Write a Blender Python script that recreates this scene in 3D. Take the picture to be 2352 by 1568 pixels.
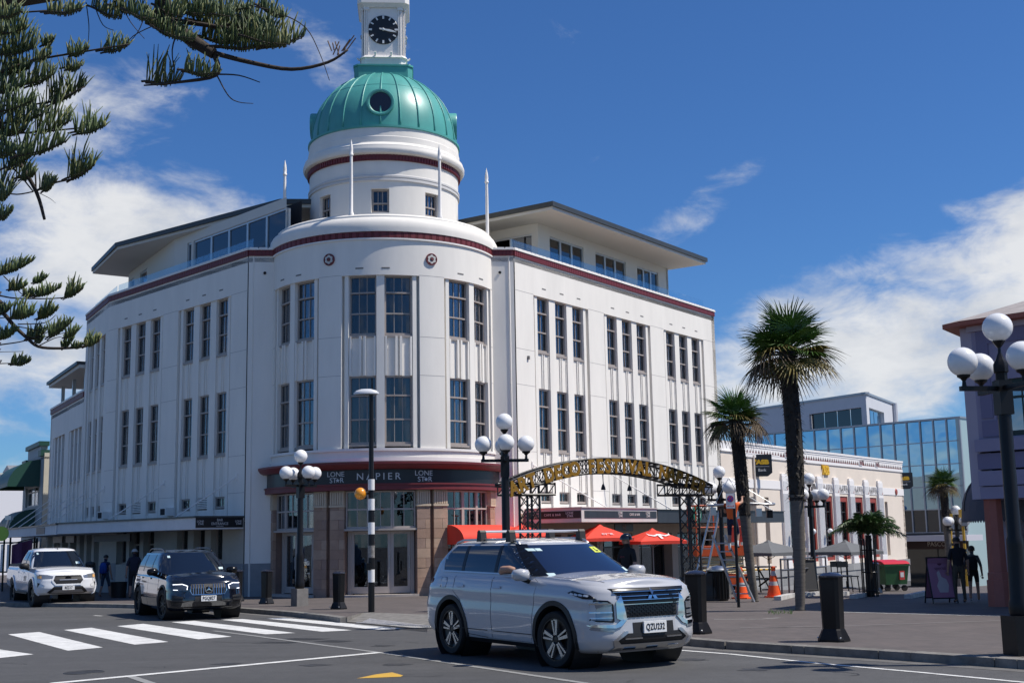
import bpy, bmesh, math, random
from mathutils import Vector, Matrix
R_ = math.radians
random.seed(7)
for o in list(bpy.data.objects): bpy.data.objects.remove(o)
SC = bpy.context.scene
COL = SC.collection
# ------------------------------------------------------------------ camera
FPX, CX, CY = 2833.0, 1176.0, 784.0           # focal length and centre for a 2352 px wide picture
PITCH, ROLL, EYE, SLOPE = math.atan(448/2833.0), -0.0188, 1.70, 0.007
FW = Vector((0, math.cos(PITCH), math.sin(PITCH)))
_u = Vector((0, -math.sin(PITCH), math.cos(PITCH))); _r = Vector((1, 0, 0))
RT = _r*math.cos(ROLL) + _u*math.sin(ROLL)
UP = -_r*math.sin(ROLL) + _u*math.cos(ROLL)
CAM = Vector((0, 0, EYE))
cd = bpy.data.cameras.new('camera'); cam = bpy.data.objects.new('camera', cd); COL.objects.link(cam)
cd.sensor_width = 36; cd.lens = 36*FPX/2352; cd.clip_start = .05; cd.clip_end = 4000
cam.matrix_world = Matrix(((RT.x, UP.x, -FW.x, 0), (RT.y, UP.y, -FW.y, 0), (RT.z, UP.z, -FW.z, EYE), (0, 0, 0, 1)))
SC.camera = cam
# ------------------------------------------------------------------ light
SUN_AZ, SUN_EL = R_(97), R_(56)               # azimuth clockwise from +Y
SC.world = bpy.data.worlds.new('World'); SC.world.use_nodes = True
def make_sky():
    nt = SC.world.node_tree; nt.nodes.clear(); N = nt.nodes.new; L = nt.links.new
    out = N('ShaderNodeOutputWorld'); bg = N('ShaderNodeBackground'); L(bg.outputs[0], out.inputs[0])
    sky = N('ShaderNodeTexSky'); sky.sky_type = 'NISHITA'; sky.sun_disc = False
    sky.sun_elevation = SUN_EL; sky.sun_rotation = SUN_AZ
    sky.air_density = 1.0; sky.dust_density = .25; sky.ozone_density = 2.2
    bg.inputs[1].default_value = .06
    tc = N('ShaderNodeTexCoord'); sep = N('ShaderNodeSeparateXYZ'); L(tc.outputs['Generated'], sep.inputs[0])
    def M(op, a, b=None, c=None, clamp=False):
        n = N('ShaderNodeMath'); n.operation = op; n.use_clamp = clamp
        for i, v in enumerate((a, b, c)):
            if v is None: continue
            if isinstance(v, (int, float)): n.inputs[i].default_value = v
            else: L(v, n.inputs[i])
        return n.outputs[0]
    X, Y, Z = sep.outputs
    az = M('ARCTAN2', X, Y); el = M('ARCSINE', Z)
    cmb = N('ShaderNodeCombineXYZ'); L(az, cmb.inputs[0]); L(M('MULTIPLY', el, 1.9), cmb.inputs[1])
    def noise(scale, det, rough, off, dist=0.0):
        mp = N('ShaderNodeMapping'); L(cmb.outputs[0], mp.inputs[0]); mp.inputs['Location'].default_value = off
        n = N('ShaderNodeTexNoise'); L(mp.outputs[0], n.inputs['Vector']); n.inputs['Scale'].default_value = scale
        n.inputs['Detail'].default_value = det; n.inputs['Roughness'].default_value = rough; n.inputs['Distortion'].default_value = dist
        return n.outputs['Fac']
    # cloud banks: soft regions in direction space (azimuth, elevation) broken up by noise
    def blob(a, e, ra, re, g=1.0, tilt=0.0):
        da = M('SUBTRACT', az, R_(a)); de = M('SUBTRACT', M('SUBTRACT', el, R_(e)), M('MULTIPLY', da, tilt))
        q = M('ADD', M('POWER', M('ABSOLUTE', M('DIVIDE', da, R_(ra))), 2.0), M('POWER', M('ABSOLUTE', M('DIVIDE', de, R_(re))), 2.0))
        return M('MULTIPLY', M('SUBTRACT', 1.0, q, clamp=True), g)
    tot = None
    for b in CLOUDS:
        v = blob(*b); tot = v if tot is None else M('MAXIMUM', tot, v)
    low = M('MULTIPLY', M('SUBTRACT', 1.0, M('DIVIDE', el, R_(15)), clamp=True), .62)      # banks of cloud towards the horizon all round
    n1 = noise(5.5, 10, .60, (3.1, .4, 0), .3); n2 = noise(17, 9, .62, (1.2, 5, 0), .5)
    away = M('MULTIPLY', M('GREATER_THAN', M('ABSOLUTE', az), R_(40)), .36)
    base = M('MAXIMUM', M('MAXIMUM', tot, low), away)
    dens = M('ADD', M('MULTIPLY', base, 1.05), M('ADD', M('MULTIPLY', M('SUBTRACT', n1, .5), 1.9), M('MULTIPLY', M('SUBTRACT', n2, .5), 1.2)))
    ramp = N('ShaderNodeMapRange'); ramp.interpolation_type = 'SMOOTHSTEP'; L(dens, ramp.inputs[0])
    ramp.inputs[1].default_value = .36; ramp.inputs[2].default_value = 1.12; ramp.inputs[4].default_value = .92
    n3 = noise(8.5, 8, .55, (8.2, 2.5, 0), .3)
    sh = N('ShaderNodeMapRange'); L(M('ADD', n3, M('MULTIPLY', dens, .10)), sh.inputs[0]); sh.inputs[1].default_value = .35; sh.inputs[2].default_value = .68
    cc = N('ShaderNodeMix'); cc.data_type = 'RGBA'; L(sh.outputs[0], cc.inputs[0])
    cc.inputs[6].default_value = (8.2, 8.8, 9.8, 1); cc.inputs[7].default_value = (13.2, 13.3, 13.4, 1)
    tint = N('ShaderNodeMix'); tint.data_type = 'RGBA'; tint.blend_type = 'MULTIPLY'; tint.inputs[0].default_value = 1
    L(sky.outputs[0], tint.inputs[6]); tint.inputs[7].default_value = SKY_TINT
    mx = N('ShaderNodeMix'); mx.data_type = 'RGBA'; L(ramp.outputs[0], mx.inputs[0]); L(tint.outputs[2], mx.inputs[6]); L(cc.outputs[2], mx.inputs[7])
    L(mx.outputs[2], bg.inputs[0])
SKY_TINT = (.60, 1.07, 1.70, 1)
CLOUDS = [(-17, 13.0, 11, 5.6, .95, -.18), (-20, 19, 7, 4.5, .80, .1), (-23, 7.5, 10, 4.8, .78, 0), (-11, 23, 4, 2.4, .46, -.5), (-24, 24, 6, 4, .6, .2),
          (17.5, 8.2, 13, 5.2, 1.0, .12), (24, 12.0, 8, 4.2, .92, .3), (8.9, 14.6, 4.2, 1.7, .58, .5), (4.6, 17.4, 1.5, .9, .42, .3)]
make_sky()
sl = bpy.data.lights.new('sun', 'SUN'); sl.energy = 5.0; sl.angle = R_(.53); sl.color = (1, .94, .85)
so = bpy.data.objects.new('sun', sl); COL.objects.link(so); so.location = (30, 0, 40)
sd = Vector((math.cos(SUN_EL)*math.sin(SUN_AZ), math.cos(SUN_EL)*math.cos(SUN_AZ), math.sin(SUN_EL)))
so.rotation_euler = sd.to_track_quat('Z', 'Y').to_euler()
SC.view_settings.view_transform = 'Standard'; SC.view_settings.look = 'None'; SC.view_settings.gamma = 1
SC.view_settings.use_curve_mapping = False; SC.view_settings.exposure = 0.06
# ------------------------------------------------------------------ pixel helpers (a pixel gives a direction; distance comes from what it touches)
def ray(u, v): return RT*(u-CX) - UP*(v-CY) + FW*FPX
def gz(x, y):                                   # the side street falls away a little beyond the corner
    e = 0.0
    if y > 38 and x > -2: w = min(1.0, (x+2)/5.0); e = .04*(min(y, 80)-38)*w*w*(3-2*w)
    return -SLOPE*(y-16)-e
def G(u, v, off=0.0):
    d = ray(u, v); t = (SLOPE*16+off-EYE)/(d.z+SLOPE*d.y)
    for _ in range(25):
        p = CAM+d*t; t += .6*(gz(p.x, p.y)+off-p.z)/(d.z+.03*d.y)
    return CAM + d*t
def GK(u, v): return G(u, v, .12)             # on the pavement
def onplane(u, v, A, D):
    d = ray(u, v); n = Vector((D[1], -D[0])); t = (n.x*A[0]+n.y*A[1])/(n.x*d.x+n.y*d.y); p = CAM + d*t
    return (p.x-A[0])*D[0]+(p.y-A[1])*D[1], p.z
def atd(u, v, y):                             # point on the ray at world depth y
    d = ray(u, v); return CAM + d*(y/d.y)
def hdir(u):
    v = CY+((u-CX)*RT.z+FPX*FW.z)/UP.z; d = ray(u, v); return Vector((d.x, d.y)).normalized()
# ------------------------------------------------------------------ materials
MATS = {}
def pm(name, col, rough=.6, metal=0.0, var=.0, scale=6.0, bump=0.0, bscale=None, coat=0.0, spec=.5, col2=None, det=5.0, stretch=None, emit=0):
    if name in MATS: return MATS[name]
    m = bpy.data.materials.new(name); m.use_nodes = True; nt = m.node_tree; b = nt.nodes['Principled BSDF']
    c = (col[0], col[1], col[2], 1)
    b.inputs['Base Color'].default_value = c; b.inputs['Roughness'].default_value = rough; b.inputs['Metallic'].default_value = metal
    b.inputs['Specular IOR Level'].default_value = spec
    if coat: b.inputs['Coat Weight'].default_value = coat; b.inputs['Coat Roughness'].default_value = .03
    if emit: b.inputs['Emission Color'].default_value = c; b.inputs['Emission Strength'].default_value = emit
    if var or bump:
        tc = nt.nodes.new('ShaderNodeTexCoord'); mp = nt.nodes.new('ShaderNodeMapping'); nt.links.new(tc.outputs['Object'], mp.inputs[0])
        if stretch: mp.inputs['Scale'].default_value = stretch
    if var:
        n = nt.nodes.new('ShaderNodeTexNoise'); n.inputs['Scale'].default_value = scale; n.inputs['Detail'].default_value = det; n.inputs['Roughness'].default_value = .65
        nt.links.new(mp.outputs[0], n.inputs['Vector'])
        r = nt.nodes.new('ShaderNodeMapRange'); r.inputs[1].default_value = .3; r.inputs[2].default_value = .7; nt.links.new(n.outputs['Fac'], r.inputs[0])
        x = nt.nodes.new('ShaderNodeMix'); x.data_type = 'RGBA'; nt.links.new(r.outputs[0], x.inputs[0])
        d = col2 if col2 else tuple(v*(1-var) for v in col)
        x.inputs[6].default_value = (d[0], d[1], d[2], 1); x.inputs[7].default_value = tuple(min(1, v*(1+var*.4)) for v in col)+(1,) if not col2 else c
        nt.links.new(x.outputs[2], b.inputs['Base Color'])
    if bump:
        n = nt.nodes.new('ShaderNodeTexNoise'); n.inputs['Scale'].default_value = bscale or scale*4; n.inputs['Detail'].default_value = 4
        nt.links.new(mp.outputs[0], n.inputs['Vector'])
        u = nt.nodes.new('ShaderNodeBump'); u.inputs['Strength'].default_value = bump; u.inputs['Distance'].default_value = .01
        nt.links.new(n.outputs['Fac'], u.inputs['Height']); nt.links.new(u.outputs[0], b.inputs['Normal'])
    MATS[name] = m; return m
def glassmat(name, tint=(.5, .55, .6), refl=.12, rough=.01, fres=1.0):
    if name in MATS: return MATS[name]
    m = bpy.data.materials.new(name); m.use_nodes = True; nt = m.node_tree; nt.nodes.clear(); N = nt.nodes.new
    o = N('ShaderNodeOutputMaterial'); mix = N('ShaderNodeMixShader'); t = N('ShaderNodeBsdfTransparent'); g = N('ShaderNodeBsdfGlossy')
    t.inputs[0].default_value = tint+(1,); g.inputs['Roughness'].default_value = rough; g.inputs['Color'].default_value = (.9, .95, 1, 1)
    fr = N('ShaderNodeFresnel'); fr.inputs[0].default_value = 1.5; ad = N('ShaderNodeMath'); ad.operation = 'MULTIPLY_ADD'; ad.inputs[1].default_value = fres; ad.inputs[2].default_value = refl; ad.use_clamp = True
    nt.links.new(fr.outputs[0], ad.inputs[0]); nt.links.new(ad.outputs[0], mix.inputs[0]); nt.links.new(t.outputs[0], mix.inputs[1]); nt.links.new(g.outputs[0], mix.inputs[2]); nt.links.new(mix.outputs[0], o.inputs[0])
    MATS[name] = m; return m
# ------------------------------------------------------------------ object helpers
def tag(o, label=None, cat=None, group=None, kind=None):
    if label: o['label'] = label
    if cat: o['category'] = cat
    if group: o['group'] = group
    if kind: o['kind'] = kind
    return o
def thing(name, label, cat, loc=(0, 0, 0), rz=0.0, group=None, scale=1.0):
    o = bpy.data.objects.new(name, None); COL.objects.link(o); o.location = loc; o.rotation_euler = (0, 0, rz); o.empty_display_size = .2
    if scale != 1.0: o.scale = (scale,)*3
    return tag(o, label, cat, group)
def kids(o): return [c for c in bpy.data.objects if c.parent == o]
def copy_tree(o, parent=None, label=None, group=None):
    cs = [c for c in CH.get(o.name, [])]
    c = o.copy(); COL.objects.link(c); c.parent = parent
    if parent is not None: c.matrix_parent_inverse = o.matrix_parent_inverse
    CH[c.name] = []
    if parent is not None: CH.setdefault(parent.name, []).append(c)
    if label: c['label'] = label
    if group: c['group'] = group
    for ch in cs: copy_tree(ch, c)
    return c
CH = {}
class MB:
    def __init__(s): s.v = []; s.f = []; s.mi = []
    def add(s, vs, fs, mi=0):
        n = len(s.v); s.v += [tuple(p) for p in vs]; s.f += [tuple(i+n for i in f) for f in fs]; s.mi += [mi]*len(fs)
    def hexa(s, p, mi=0):                      # 8 points: bottom loop 0-3, top loop 4-7
        s.add(p, [(0, 3, 2, 1), (4, 5, 6, 7), (0, 1, 5, 4), (1, 2, 6, 5), (2, 3, 7, 6), (3, 0, 4, 7)], mi)
    def box(s, x0, x1, y0, y1, z0, z1, mi=0, M=None):
        p = [Vector(q) for q in ((x0, y0, z0), (x1, y0, z0), (x1, y1, z0), (x0, y1, z0), (x0, y0, z1), (x1, y0, z1), (x1, y1, z1), (x0, y1, z1))]
        if M is not None: p = [M @ q for q in p]
        s.hexa(p, mi); return s
    def cbox(s, c, d, rz=0, mi=0, M=None):
        m = Matrix.Translation(c) @ Matrix.Rotation(rz, 4, 'Z')
        if M is not None: m = m @ M
        return s.box(-d[0]/2, d[0]/2, -d[1]/2, d[1]/2, -d[2]/2, d[2]/2, mi, m)
    def tube(s, path, r, n=8, caps=True, mi=0):
        path = [Vector(p) for p in path]; rs = r if isinstance(r, (list, tuple)) else [r]*len(path)
        vs, fs = [], []; prev = None
        for i, p in enumerate(path):
            t = (path[min(i+1, len(path)-1)]-path[max(i-1, 0)])
            if t.length < 1e-9: t = Vector((0, 0, 1))
            t.normalize()
            if prev is None:
                a = Vector((1, 0, 0)) if abs(t.x) < .9 else Vector((0, 1, 0)); a = (a-t*a.dot(t)).normalized()
            else: a = (prev-t*prev.dot(t)); a = a.normalized() if a.length > 1e-6 else prev
            prev = a; b = t.cross(a)
            for k in range(n):
                th = 2*math.pi*k/n; vs.append(p+(a*math.cos(th)+b*math.sin(th))*rs[i])
        for i in range(len(path)-1):
            for k in range(n): k2 = (k+1) % n; fs.append((i*n+k, i*n+k2, (i+1)*n+k2, (i+1)*n+k))
        if caps: fs.append(tuple(range(n-1, -1, -1))); m = (len(path)-1)*n; fs.append(tuple(m+k for k in range(n)))
        s.add(vs, fs, mi); return s
    def lathe(s, prof, n=24, c=(0, 0, 0), M=None, a0=0.0, a1=None, mi=0):
        full = a1 is None; a1 = a0+2*math.pi if full else a1; m = n if full else n+1
        vs, fs = [], []
        for (r, z) in prof:
            for k in range(m):
                th = a0+(a1-a0)*k/n; q = Vector((r*math.cos(th), r*math.sin(th), z))
                q = (M @ q) if M is not None else q
                vs.append(q+Vector(c))
        for i in range(len(prof)-1):
            for k in range(n):
                k2 = (k+1) % m if full else k+1
                fs.append((i*m+k, i*m+k2, (i+1)*m+k2, (i+1)*m+k))
        s.add(vs, fs, mi); return s
    def sphere(s, c, r, n=20, m=12, sq=1.0, mi=0):
        return s.lathe([(max(1e-4, r*math.sin(math.pi*i/m)), -r*sq*math.cos(math.pi*i/m)) for i in range(m+1)], n, c, mi=mi)
    def prism(s, poly, ax, h0, h1, mi=0, M=None):   # poly in the two axes that are not ax, extruded along ax
        n = len(poly); vs = []
        for h in (h0, h1):
            for a, b in poly:
                q = {'x': (h, a, b), 'y': (a, h, b), 'z': (a, b, h)}[ax]; q = Vector(q); vs.append(M @ q if M is not None else q)
        fs = [tuple(range(n-1, -1, -1)), tuple(range(n, 2*n))]+[(i, (i+1) % n, n+(i+1) % n, n+i) for i in range(n)]
        s.add(vs, fs, mi); return s
    def build(s, name, mat, parent=None, smooth=False, angle=None, flip=False, fix=True):
        me = bpy.data.meshes.new(name); me.from_pydata(s.v, [], s.f)
        ms = mat if isinstance(mat, (list, tuple)) else [mat]
        for m in ms: me.materials.append(m)
        if len(ms) > 1: me.polygons.foreach_set('material_index', s.mi)
        if fix:
            bm = bmesh.new(); bm.from_mesh(me); bmesh.ops.remove_doubles(bm, verts=bm.verts, dist=1e-5) if smooth else None
            bmesh.ops.recalc_face_normals(bm, faces=bm.faces); bm.to_mesh(me); bm.free()
        if smooth:
            me.polygons.foreach_set('use_smooth', [True]*len(me.polygons))
            if angle is not None:
                me.set_sharp_from_angle(angle=R_(angle))
        return link(name, me, parent)
def link(name, me, parent=None):
    o = bpy.data.objects.new(name, me); COL.objects.link(o)
    if parent is not None:
        o.parent = parent; CH.setdefault(parent.name, []).append(o)
    return o
def text_mesh(txt, size=1.0, extrude=0.0, align='CENTER', spacing=1.0, bold=0.0):
    cu = bpy.data.curves.new('t', 'FONT'); cu.body = txt; cu.size = size; cu.align_x = align; cu.align_y = 'CENTER'; cu.extrude = extrude; cu.space_character = spacing
    cu.offset = bold; cu.resolution_u = 3
    ob = bpy.data.objects.new('t', cu); COL.objects.link(ob); bpy.context.view_layer.update()
    dg = bpy.context.evaluated_depsgraph_get(); me = bpy.data.meshes.new_from_object(ob.evaluated_get(dg)); bpy.data.objects.remove(ob); bpy.data.curves.remove(cu)
    return me
def text_on(name, txt, size, mat, fn, parent, extrude=.006, spacing=1.0, bold=0.0, sx=1.0):
    """text whose local (x, y, z) is mapped by fn to world"""
    me = text_mesh(txt, size, extrude, 'CENTER', spacing, bold)
    for v in me.vertices: v.co = fn(v.co.x*sx, v.co.y, v.co.z)
    me.materials.clear(); me.materials.append(mat)
    return link(name, me, parent)
# surfaces: map (s along, z up, d outward) to world
class Flat:
    def __init__(s, A, D, N=None):
        s.A = Vector((A[0], A[1])); s.D = Vector((D[0], D[1])).normalized(); n = Vector((s.D.y, -s.D.x)); s.N = n if N is None else Vector((N[0], N[1])).normalized()
        s.step = 1e9
    def __call__(s, a, z, d=0.0): p = s.A+s.D*a+s.N*d; return Vector((p.x, p.y, z))
class Cyl:
    def __init__(s, C, ax, R, step=.16): s.C = Vector((C[0], C[1])); s.R = R; s.a = math.atan2(ax[1], ax[0]); s.step = step
    def __call__(s, a, z, d=0.0):
        th = s.a+a/s.R; r = s.R+d; return Vector((s.C.x+r*math.cos(th), s.C.y+r*math.sin(th), z))
def cuts(a, b, st):
    n = max(1, int(math.ceil((b-a)/st-1e-6))) if st < 1e8 else 1
    return [a+(b-a)*i/n for i in range(n+1)]
def sbox(mb, S, s0, s1, z0, z1, d0, d1, mi=0, taper=0.0):
    c = cuts(s0, s1, S.step); n = len(c); vs = []; fs = []
    for a in c: vs += [S(a, z0, d0), S(a, z0, d1), S(a, z1, d1-taper), S(a, z1, d0)]
    for i in range(n-1):
        k = i*4
        for j in range(4): fs.append((k+j, k+4+j, k+4+(j+1) % 4, k+(j+1) % 4))
    fs.append((0, 1, 2, 3)); k = (n-1)*4; fs.append((k+3, k+2, k+1, k)); mb.add(vs, fs, mi); return mb
def grid_wall(mb, S, s0, s1, z0, z1, ops, depth=.3, d=0.0, ends=True):
    """front skin with rectangular openings, reveals, top and end returns"""
    sb = sorted(set([s0, s1]+[x for o in ops for x in o[:2] if s0 < x < s1])); zb = sorted(set([z0, z1]+[x for o in ops for x in o[2:] if z0 < x < z1]))
    def quad(a, b, za, zc, d0=d):
        c = cuts(a, b, S.step)
        for i in range(len(c)-1): mb.add([S(c[i], za, d0), S(c[i+1], za, d0), S(c[i+1], zc, d0), S(c[i], zc, d0)], [(0, 1, 2, 3)])
    for i in range(len(sb)-1):
        for j in range(len(zb)-1):
            ms, mz = (sb[i]+sb[i+1])/2, (zb[j]+zb[j+1])/2
            if any(o[0] < ms < o[1] and o[2] < mz < o[3] for o in ops): continue
            quad(sb[i], sb[i+1], zb[j], zb[j+1])
    for (a, b, za, zc) in ops:
        for x in (a, b): mb.add([S(x, za, d), S(x, za, d-depth), S(x, zc, d-depth), S(x, zc, d)], [(0, 1, 2, 3)])
        for z in (za, zc):
            c = cuts(a, b, S.step)
            for i in range(len(c)-1): mb.add([S(c[i], z, d), S(c[i+1], z, d), S(c[i+1], z, d-depth), S(c[i], z, d-depth)], [(0, 1, 2, 3)])
    return mb
def wbar(S, s0, s1, z0, z1, d0, d1, name, mat, parent): return sbox(MB(), S, s0, s1, z0, z1, d0, d1).build(name, mat, parent)
# ------------------------------------------------------------------ ground, road, pavement
def asphalt():
    m = bpy.data.materials.new('asphalt'); m.use_nodes = True; nt = m.node_tree; b = nt.nodes['Principled BSDF']; N = nt.nodes.new; L = nt.links.new
    tc = N('ShaderNodeTexCoord')
    def nz(sc, det, stretch=None):
        mp = N('ShaderNodeMapping'); L(tc.outputs['Object'], mp.inputs[0])
        if stretch: mp.inputs['Scale'].default_value = stretch; mp.inputs['Rotation'].default_value = (0, 0, R_(46))
        n = N('ShaderNodeTexNoise'); n.inputs['Scale'].default_value = sc; n.inputs['Detail'].default_value = det; n.inputs['Roughness'].default_value = .7; L(mp.outputs[0], n.inputs['Vector']); return n.outputs['Fac']
    def mrange(i, a, c, d, e):
        r = N('ShaderNodeMapRange'); L(i, r.inputs[0]); r.inputs[1].default_value = a; r.inputs[2].default_value = c; r.inputs[3].default_value = d; r.inputs[4].default_value = e; return r.outputs[0]
    def mul(a, c):
        n = N('ShaderNodeMath'); n.operation = 'MULTIPLY'; L(a, n.inputs[0]); L(c, n.inputs[1]); return n.outputs[0]
    big = mrange(nz(.35, 5, (.25, 1.6, 1)), .3, .7, .74, 1.14); grit = mrange(nz(70, 3), .25, .75, .55, 1.45); mid = mrange(nz(3.5, 6), .3, .7, .88, 1.12)
    v = mul(mul(big, grit), mid)
    cr = N('ShaderNodeMix'); cr.data_type = 'RGBA'; cr.blend_type = 'MULTIPLY'; cr.inputs[0].default_value = 1; cr.inputs[6].default_value = (.074, .074, .075, 1)
    cmb = N('ShaderNodeCombineColor'); [L(v, cmb.inputs[i]) for i in range(3)]; L(cmb.outputs[0], cr.inputs[7]); L(cr.outputs[2], b.inputs['Base Color'])
    b.inputs['Roughness'].default_value = .82
    bp = N('ShaderNodeBump'); bp.inputs['Strength'].default_value = .5; bp.inputs['Distance'].default_value = .012; L(nz(90, 3), bp.inputs['Height']); L(bp.outputs[0], b.inputs['Normal'])
    return m
def pavermat():
    m = bpy.data.materials.new('brick_paving'); m.use_nodes = True; nt = m.node_tree; b = nt.nodes['Principled BSDF']; N = nt.nodes.new; L = nt.links.new
    tc = N('ShaderNodeTexCoord'); mp = N('ShaderNodeMapping'); L(tc.outputs['Object'], mp.inputs[0]); mp.inputs['Rotation'].default_value = (0, 0, R_(47))
    br = N('ShaderNodeTexBrick'); L(mp.outputs[0], br.inputs['Vector']); br.inputs['Scale'].default_value = 1.0
    br.inputs['Brick Width'].default_value = .23; br.inputs['Row Height'].default_value = .115; br.inputs['Mortar Size'].default_value = .005
    br.inputs['Color1'].default_value = (.118, .098, .092, 1); br.inputs['Color2'].default_value = (.092, .080, .076, 1); br.inputs['Mortar'].default_value = (.07, .062, .058, 1); br.inputs['Bias'].default_value = 0
    n = N('ShaderNodeTexNoise'); n.inputs['Scale'].default_value = 1.2; n.inputs['Detail'].default_value = 8; n.inputs['Roughness'].default_value = .7; L(tc.outputs['Object'], n.inputs['Vector'])
    r = N('ShaderNodeMapRange'); L(n.outputs['Fac'], r.inputs[0]); r.inputs[1].default_value = .3; r.inputs[2].default_value = .7; r.inputs[3].default_value = .82; r.inputs[4].default_value = 1.15
    x = N('ShaderNodeMix'); x.data_type = 'RGBA'; x.blend_type = 'MULTIPLY'; x.inputs[0].default_value = 1; L(br.outputs['Color'], x.inputs[6]); L(r.outputs[0], x.inputs[7]); L(x.outputs[2], b.inputs['Base Color'])
    b.inputs['Roughness'].default_value = .8
    bp = N('ShaderNodeBump'); bp.inputs['Strength'].default_value = .25; bp.inputs['Distance'].default_value = .01; L(br.outputs['Fac'], bp.inputs['Height']); bp.invert = True; L(bp.outputs[0], b.inputs['Normal'])
    return m
ASPH = asphalt(); PAVE = pavermat()
KERB = pm('kerb_concrete', (.20, .19, .175), .85, var=.4, scale=5, bump=.4, bscale=40)
WORN = None
def paintmat(name, col, wear=.5, sc=9.0):
    m = bpy.data.materials.new(name); m.use_nodes = True; nt = m.node_tree; b = nt.nodes['Principled BSDF']; N = nt.nodes.new; L = nt.links.new
    tc = N('ShaderNodeTexCoord'); mp = N('ShaderNodeMapping'); L(tc.outputs['Object'], mp.inputs[0]); mp.inputs['Rotation'].default_value = (0, 0, R_(46)); mp.inputs['Scale'].default_value = (.35, 2.2, 1)
    n = N('ShaderNodeTexNoise'); n.inputs['Scale'].default_value = sc; n.inputs['Detail'].default_value = 9; n.inputs['Roughness'].default_value = .75; L(mp.outputs[0], n.inputs['Vector'])
    r = N('ShaderNodeMapRange'); L(n.outputs['Fac'], r.inputs[0]); r.inputs[1].default_value = wear-.14; r.inputs[2].default_value = wear+.14
    x = N('ShaderNodeMix'); x.data_type = 'RGBA'; L(r.outputs[0], x.inputs[0]); x.inputs[6].default_value = (.16, .16, .155, 1); x.inputs[7].default_value = col+(1,); L(x.outputs[2], b.inputs['Base Color'])
    b.inputs['Roughness'].default_value = .7; return m
WHITEP = paintmat('road_paint_white', (.74, .74, .72), .41); FAINTP = paintmat('road_paint_faint', (.36, .36, .35), .5, 14); YELP = paintmat('road_paint_yellow', (.62, .36, .03), .38)
gm = MB(); xs = [-400, -60, -30, -15, -2]+[-2+i for i in range(1, 9)]+[10, 20, 30, 60, 400]; ys = [-80, -20, 0, 20, 38, 44, 50, 56, 62, 68, 74, 80, 120, 900]
for i in range(len(xs)-1):
    for j in range(len(ys)-1):
        q = [(xs[i], ys[j]), (xs[i+1], ys[j]), (xs[i+1], ys[j+1]), (xs[i], ys[j+1])]; gm.add([(x, y, gz(x, y)) for x, y in q], [(0, 1, 2, 3)])
ROAD = tag(gm.build('road', ASPH), 'grey asphalt road with zebra crossing and painted lines', 'road', kind='structure')
def sheet(name, pts, mat, off, parent=None):
    mb = MB(); mb.add([(p[0], p[1], gz(p[0], p[1])+off) for p in pts], [tuple(range(len(pts)))])
    o = mb.build(name, mat, parent, fix=False)
    if o.data.polygons[0].normal.z < 0: o.data.flip_normals()
    return o
def gq(*uv): return [G(u, v) for u, v in uv]
# zebra bars
c3 = lambda x, y: (.3749*x, 980+.3749*y)
c6 = lambda x, y: (571.7+.3749*x, 980+.3749*y)
bars = [[(-150, 1490), (-75, 1480), (77, 1502), (-25, 1513)], [c3(50, 1270), c3(240, 1255), c3(630, 1350), c3(415, 1370)], [c3(392, 1243), c3(560, 1229), c3(1032, 1316), c3(825, 1333)],
        [c3(716, 1219), c3(880, 1205), c3(1420, 1284), c3(1215, 1300)], [(393.6, 1428), (446, 1425), (678.5, 1453), (610, 1456)], [(508, 1422.5), (555, 1420.5), (808.6, 1446.7), (740, 1450)],
        [(611, 1419.8), (652, 1418.2), (930.9, 1442.6), (868, 1445.6)], [(712, 1418), (750, 1416.4), (1010, 1438.4), (955, 1441.4)]]
for q in bars: sheet('zebra_stripe', gq(*q), WHITEP, .004, ROAD)
def stripe(name, pts, w, mat, off=.005):
    P = [G(u, v) for u, v in pts]; mb = MB(); L_, R2 = [], []
    for i, p in enumerate(P):
        t = (P[min(i+1, len(P)-1)]-P[max(i-1, 0)]); n = Vector((-t.y, t.x, 0)).normalized()*w/2
        a, b = p+n, p-n; L_.append((a.x, a.y, gz(a.x, a.y)+off)); R2.append((b.x, b.y, gz(b.x, b.y)+off))
    n = len(P); mb.add(L_+R2, [(n+i, n+i+1, i+1, i) for i in range(n-1)]); return mb.build(name, mat, ROAD)
stripe('stop_line', [(120, 1569), (872, 1498)], .17, WHITEP, .006)
stripe('lane_line', [(490, 1448), (572, 1458), (720, 1478), (879, 1499), (1094, 1531), (1334, 1567), (1500, 1594)], .10, FAINTP)
stripe('lane_line', [(300, 1553), (380, 1580)], .12, FAINTP)
stripe('edge_line', [(1540, 1491), (1682, 1502), (1878, 1522.6), (2107, 1543), (2420, 1573)], .09, WHITEP)
stripe('edge_line', [(-60, 1387), (199, 1389), (310, 1392.5), (472, 1406), (588, 1403.5)][:3], .10, WHITEP)
stripe('edge_line', [(440, 1407.5), (520, 1405.5), (590, 1403)], .10, WHITEP)
stripe('lane_dash', [(216, 1413), (234, 1414)], .10, WHITEP)
sheet('arrow_mark', gq((819, 1557.5), (864, 1548), (901, 1543.5), (926, 1550.5), (920, 1553.5)), YELP, .004, ROAD)
mh = MB(); c = G(193, 1543.5); mh.lathe([(.0001, .004), (.23, .004), (.235, .008), (.265, .008), (.27, .0)], 28, (c.x, c.y, gz(c.x, c.y))); mh.build('manhole_cover', pm('manhole_iron', (.05, .05, .05), .6, metal=.3, var=.6, scale=16), ROAD)
for (u, v, w, d) in ((690, 1467, .55, .3), (640, 1475, .5, .2), (765, 1472, .35, .3)):
    p = G(u, v); sheet('road_patch', [(p.x-w, p.y), (p.x+w*.4, p.y-d), (p.x+w, p.y), (p.x-w*.3, p.y+d)], pm('tar_patch', (.03, .03, .03), .6, var=.5, scale=9), .003, ROAD)
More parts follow.
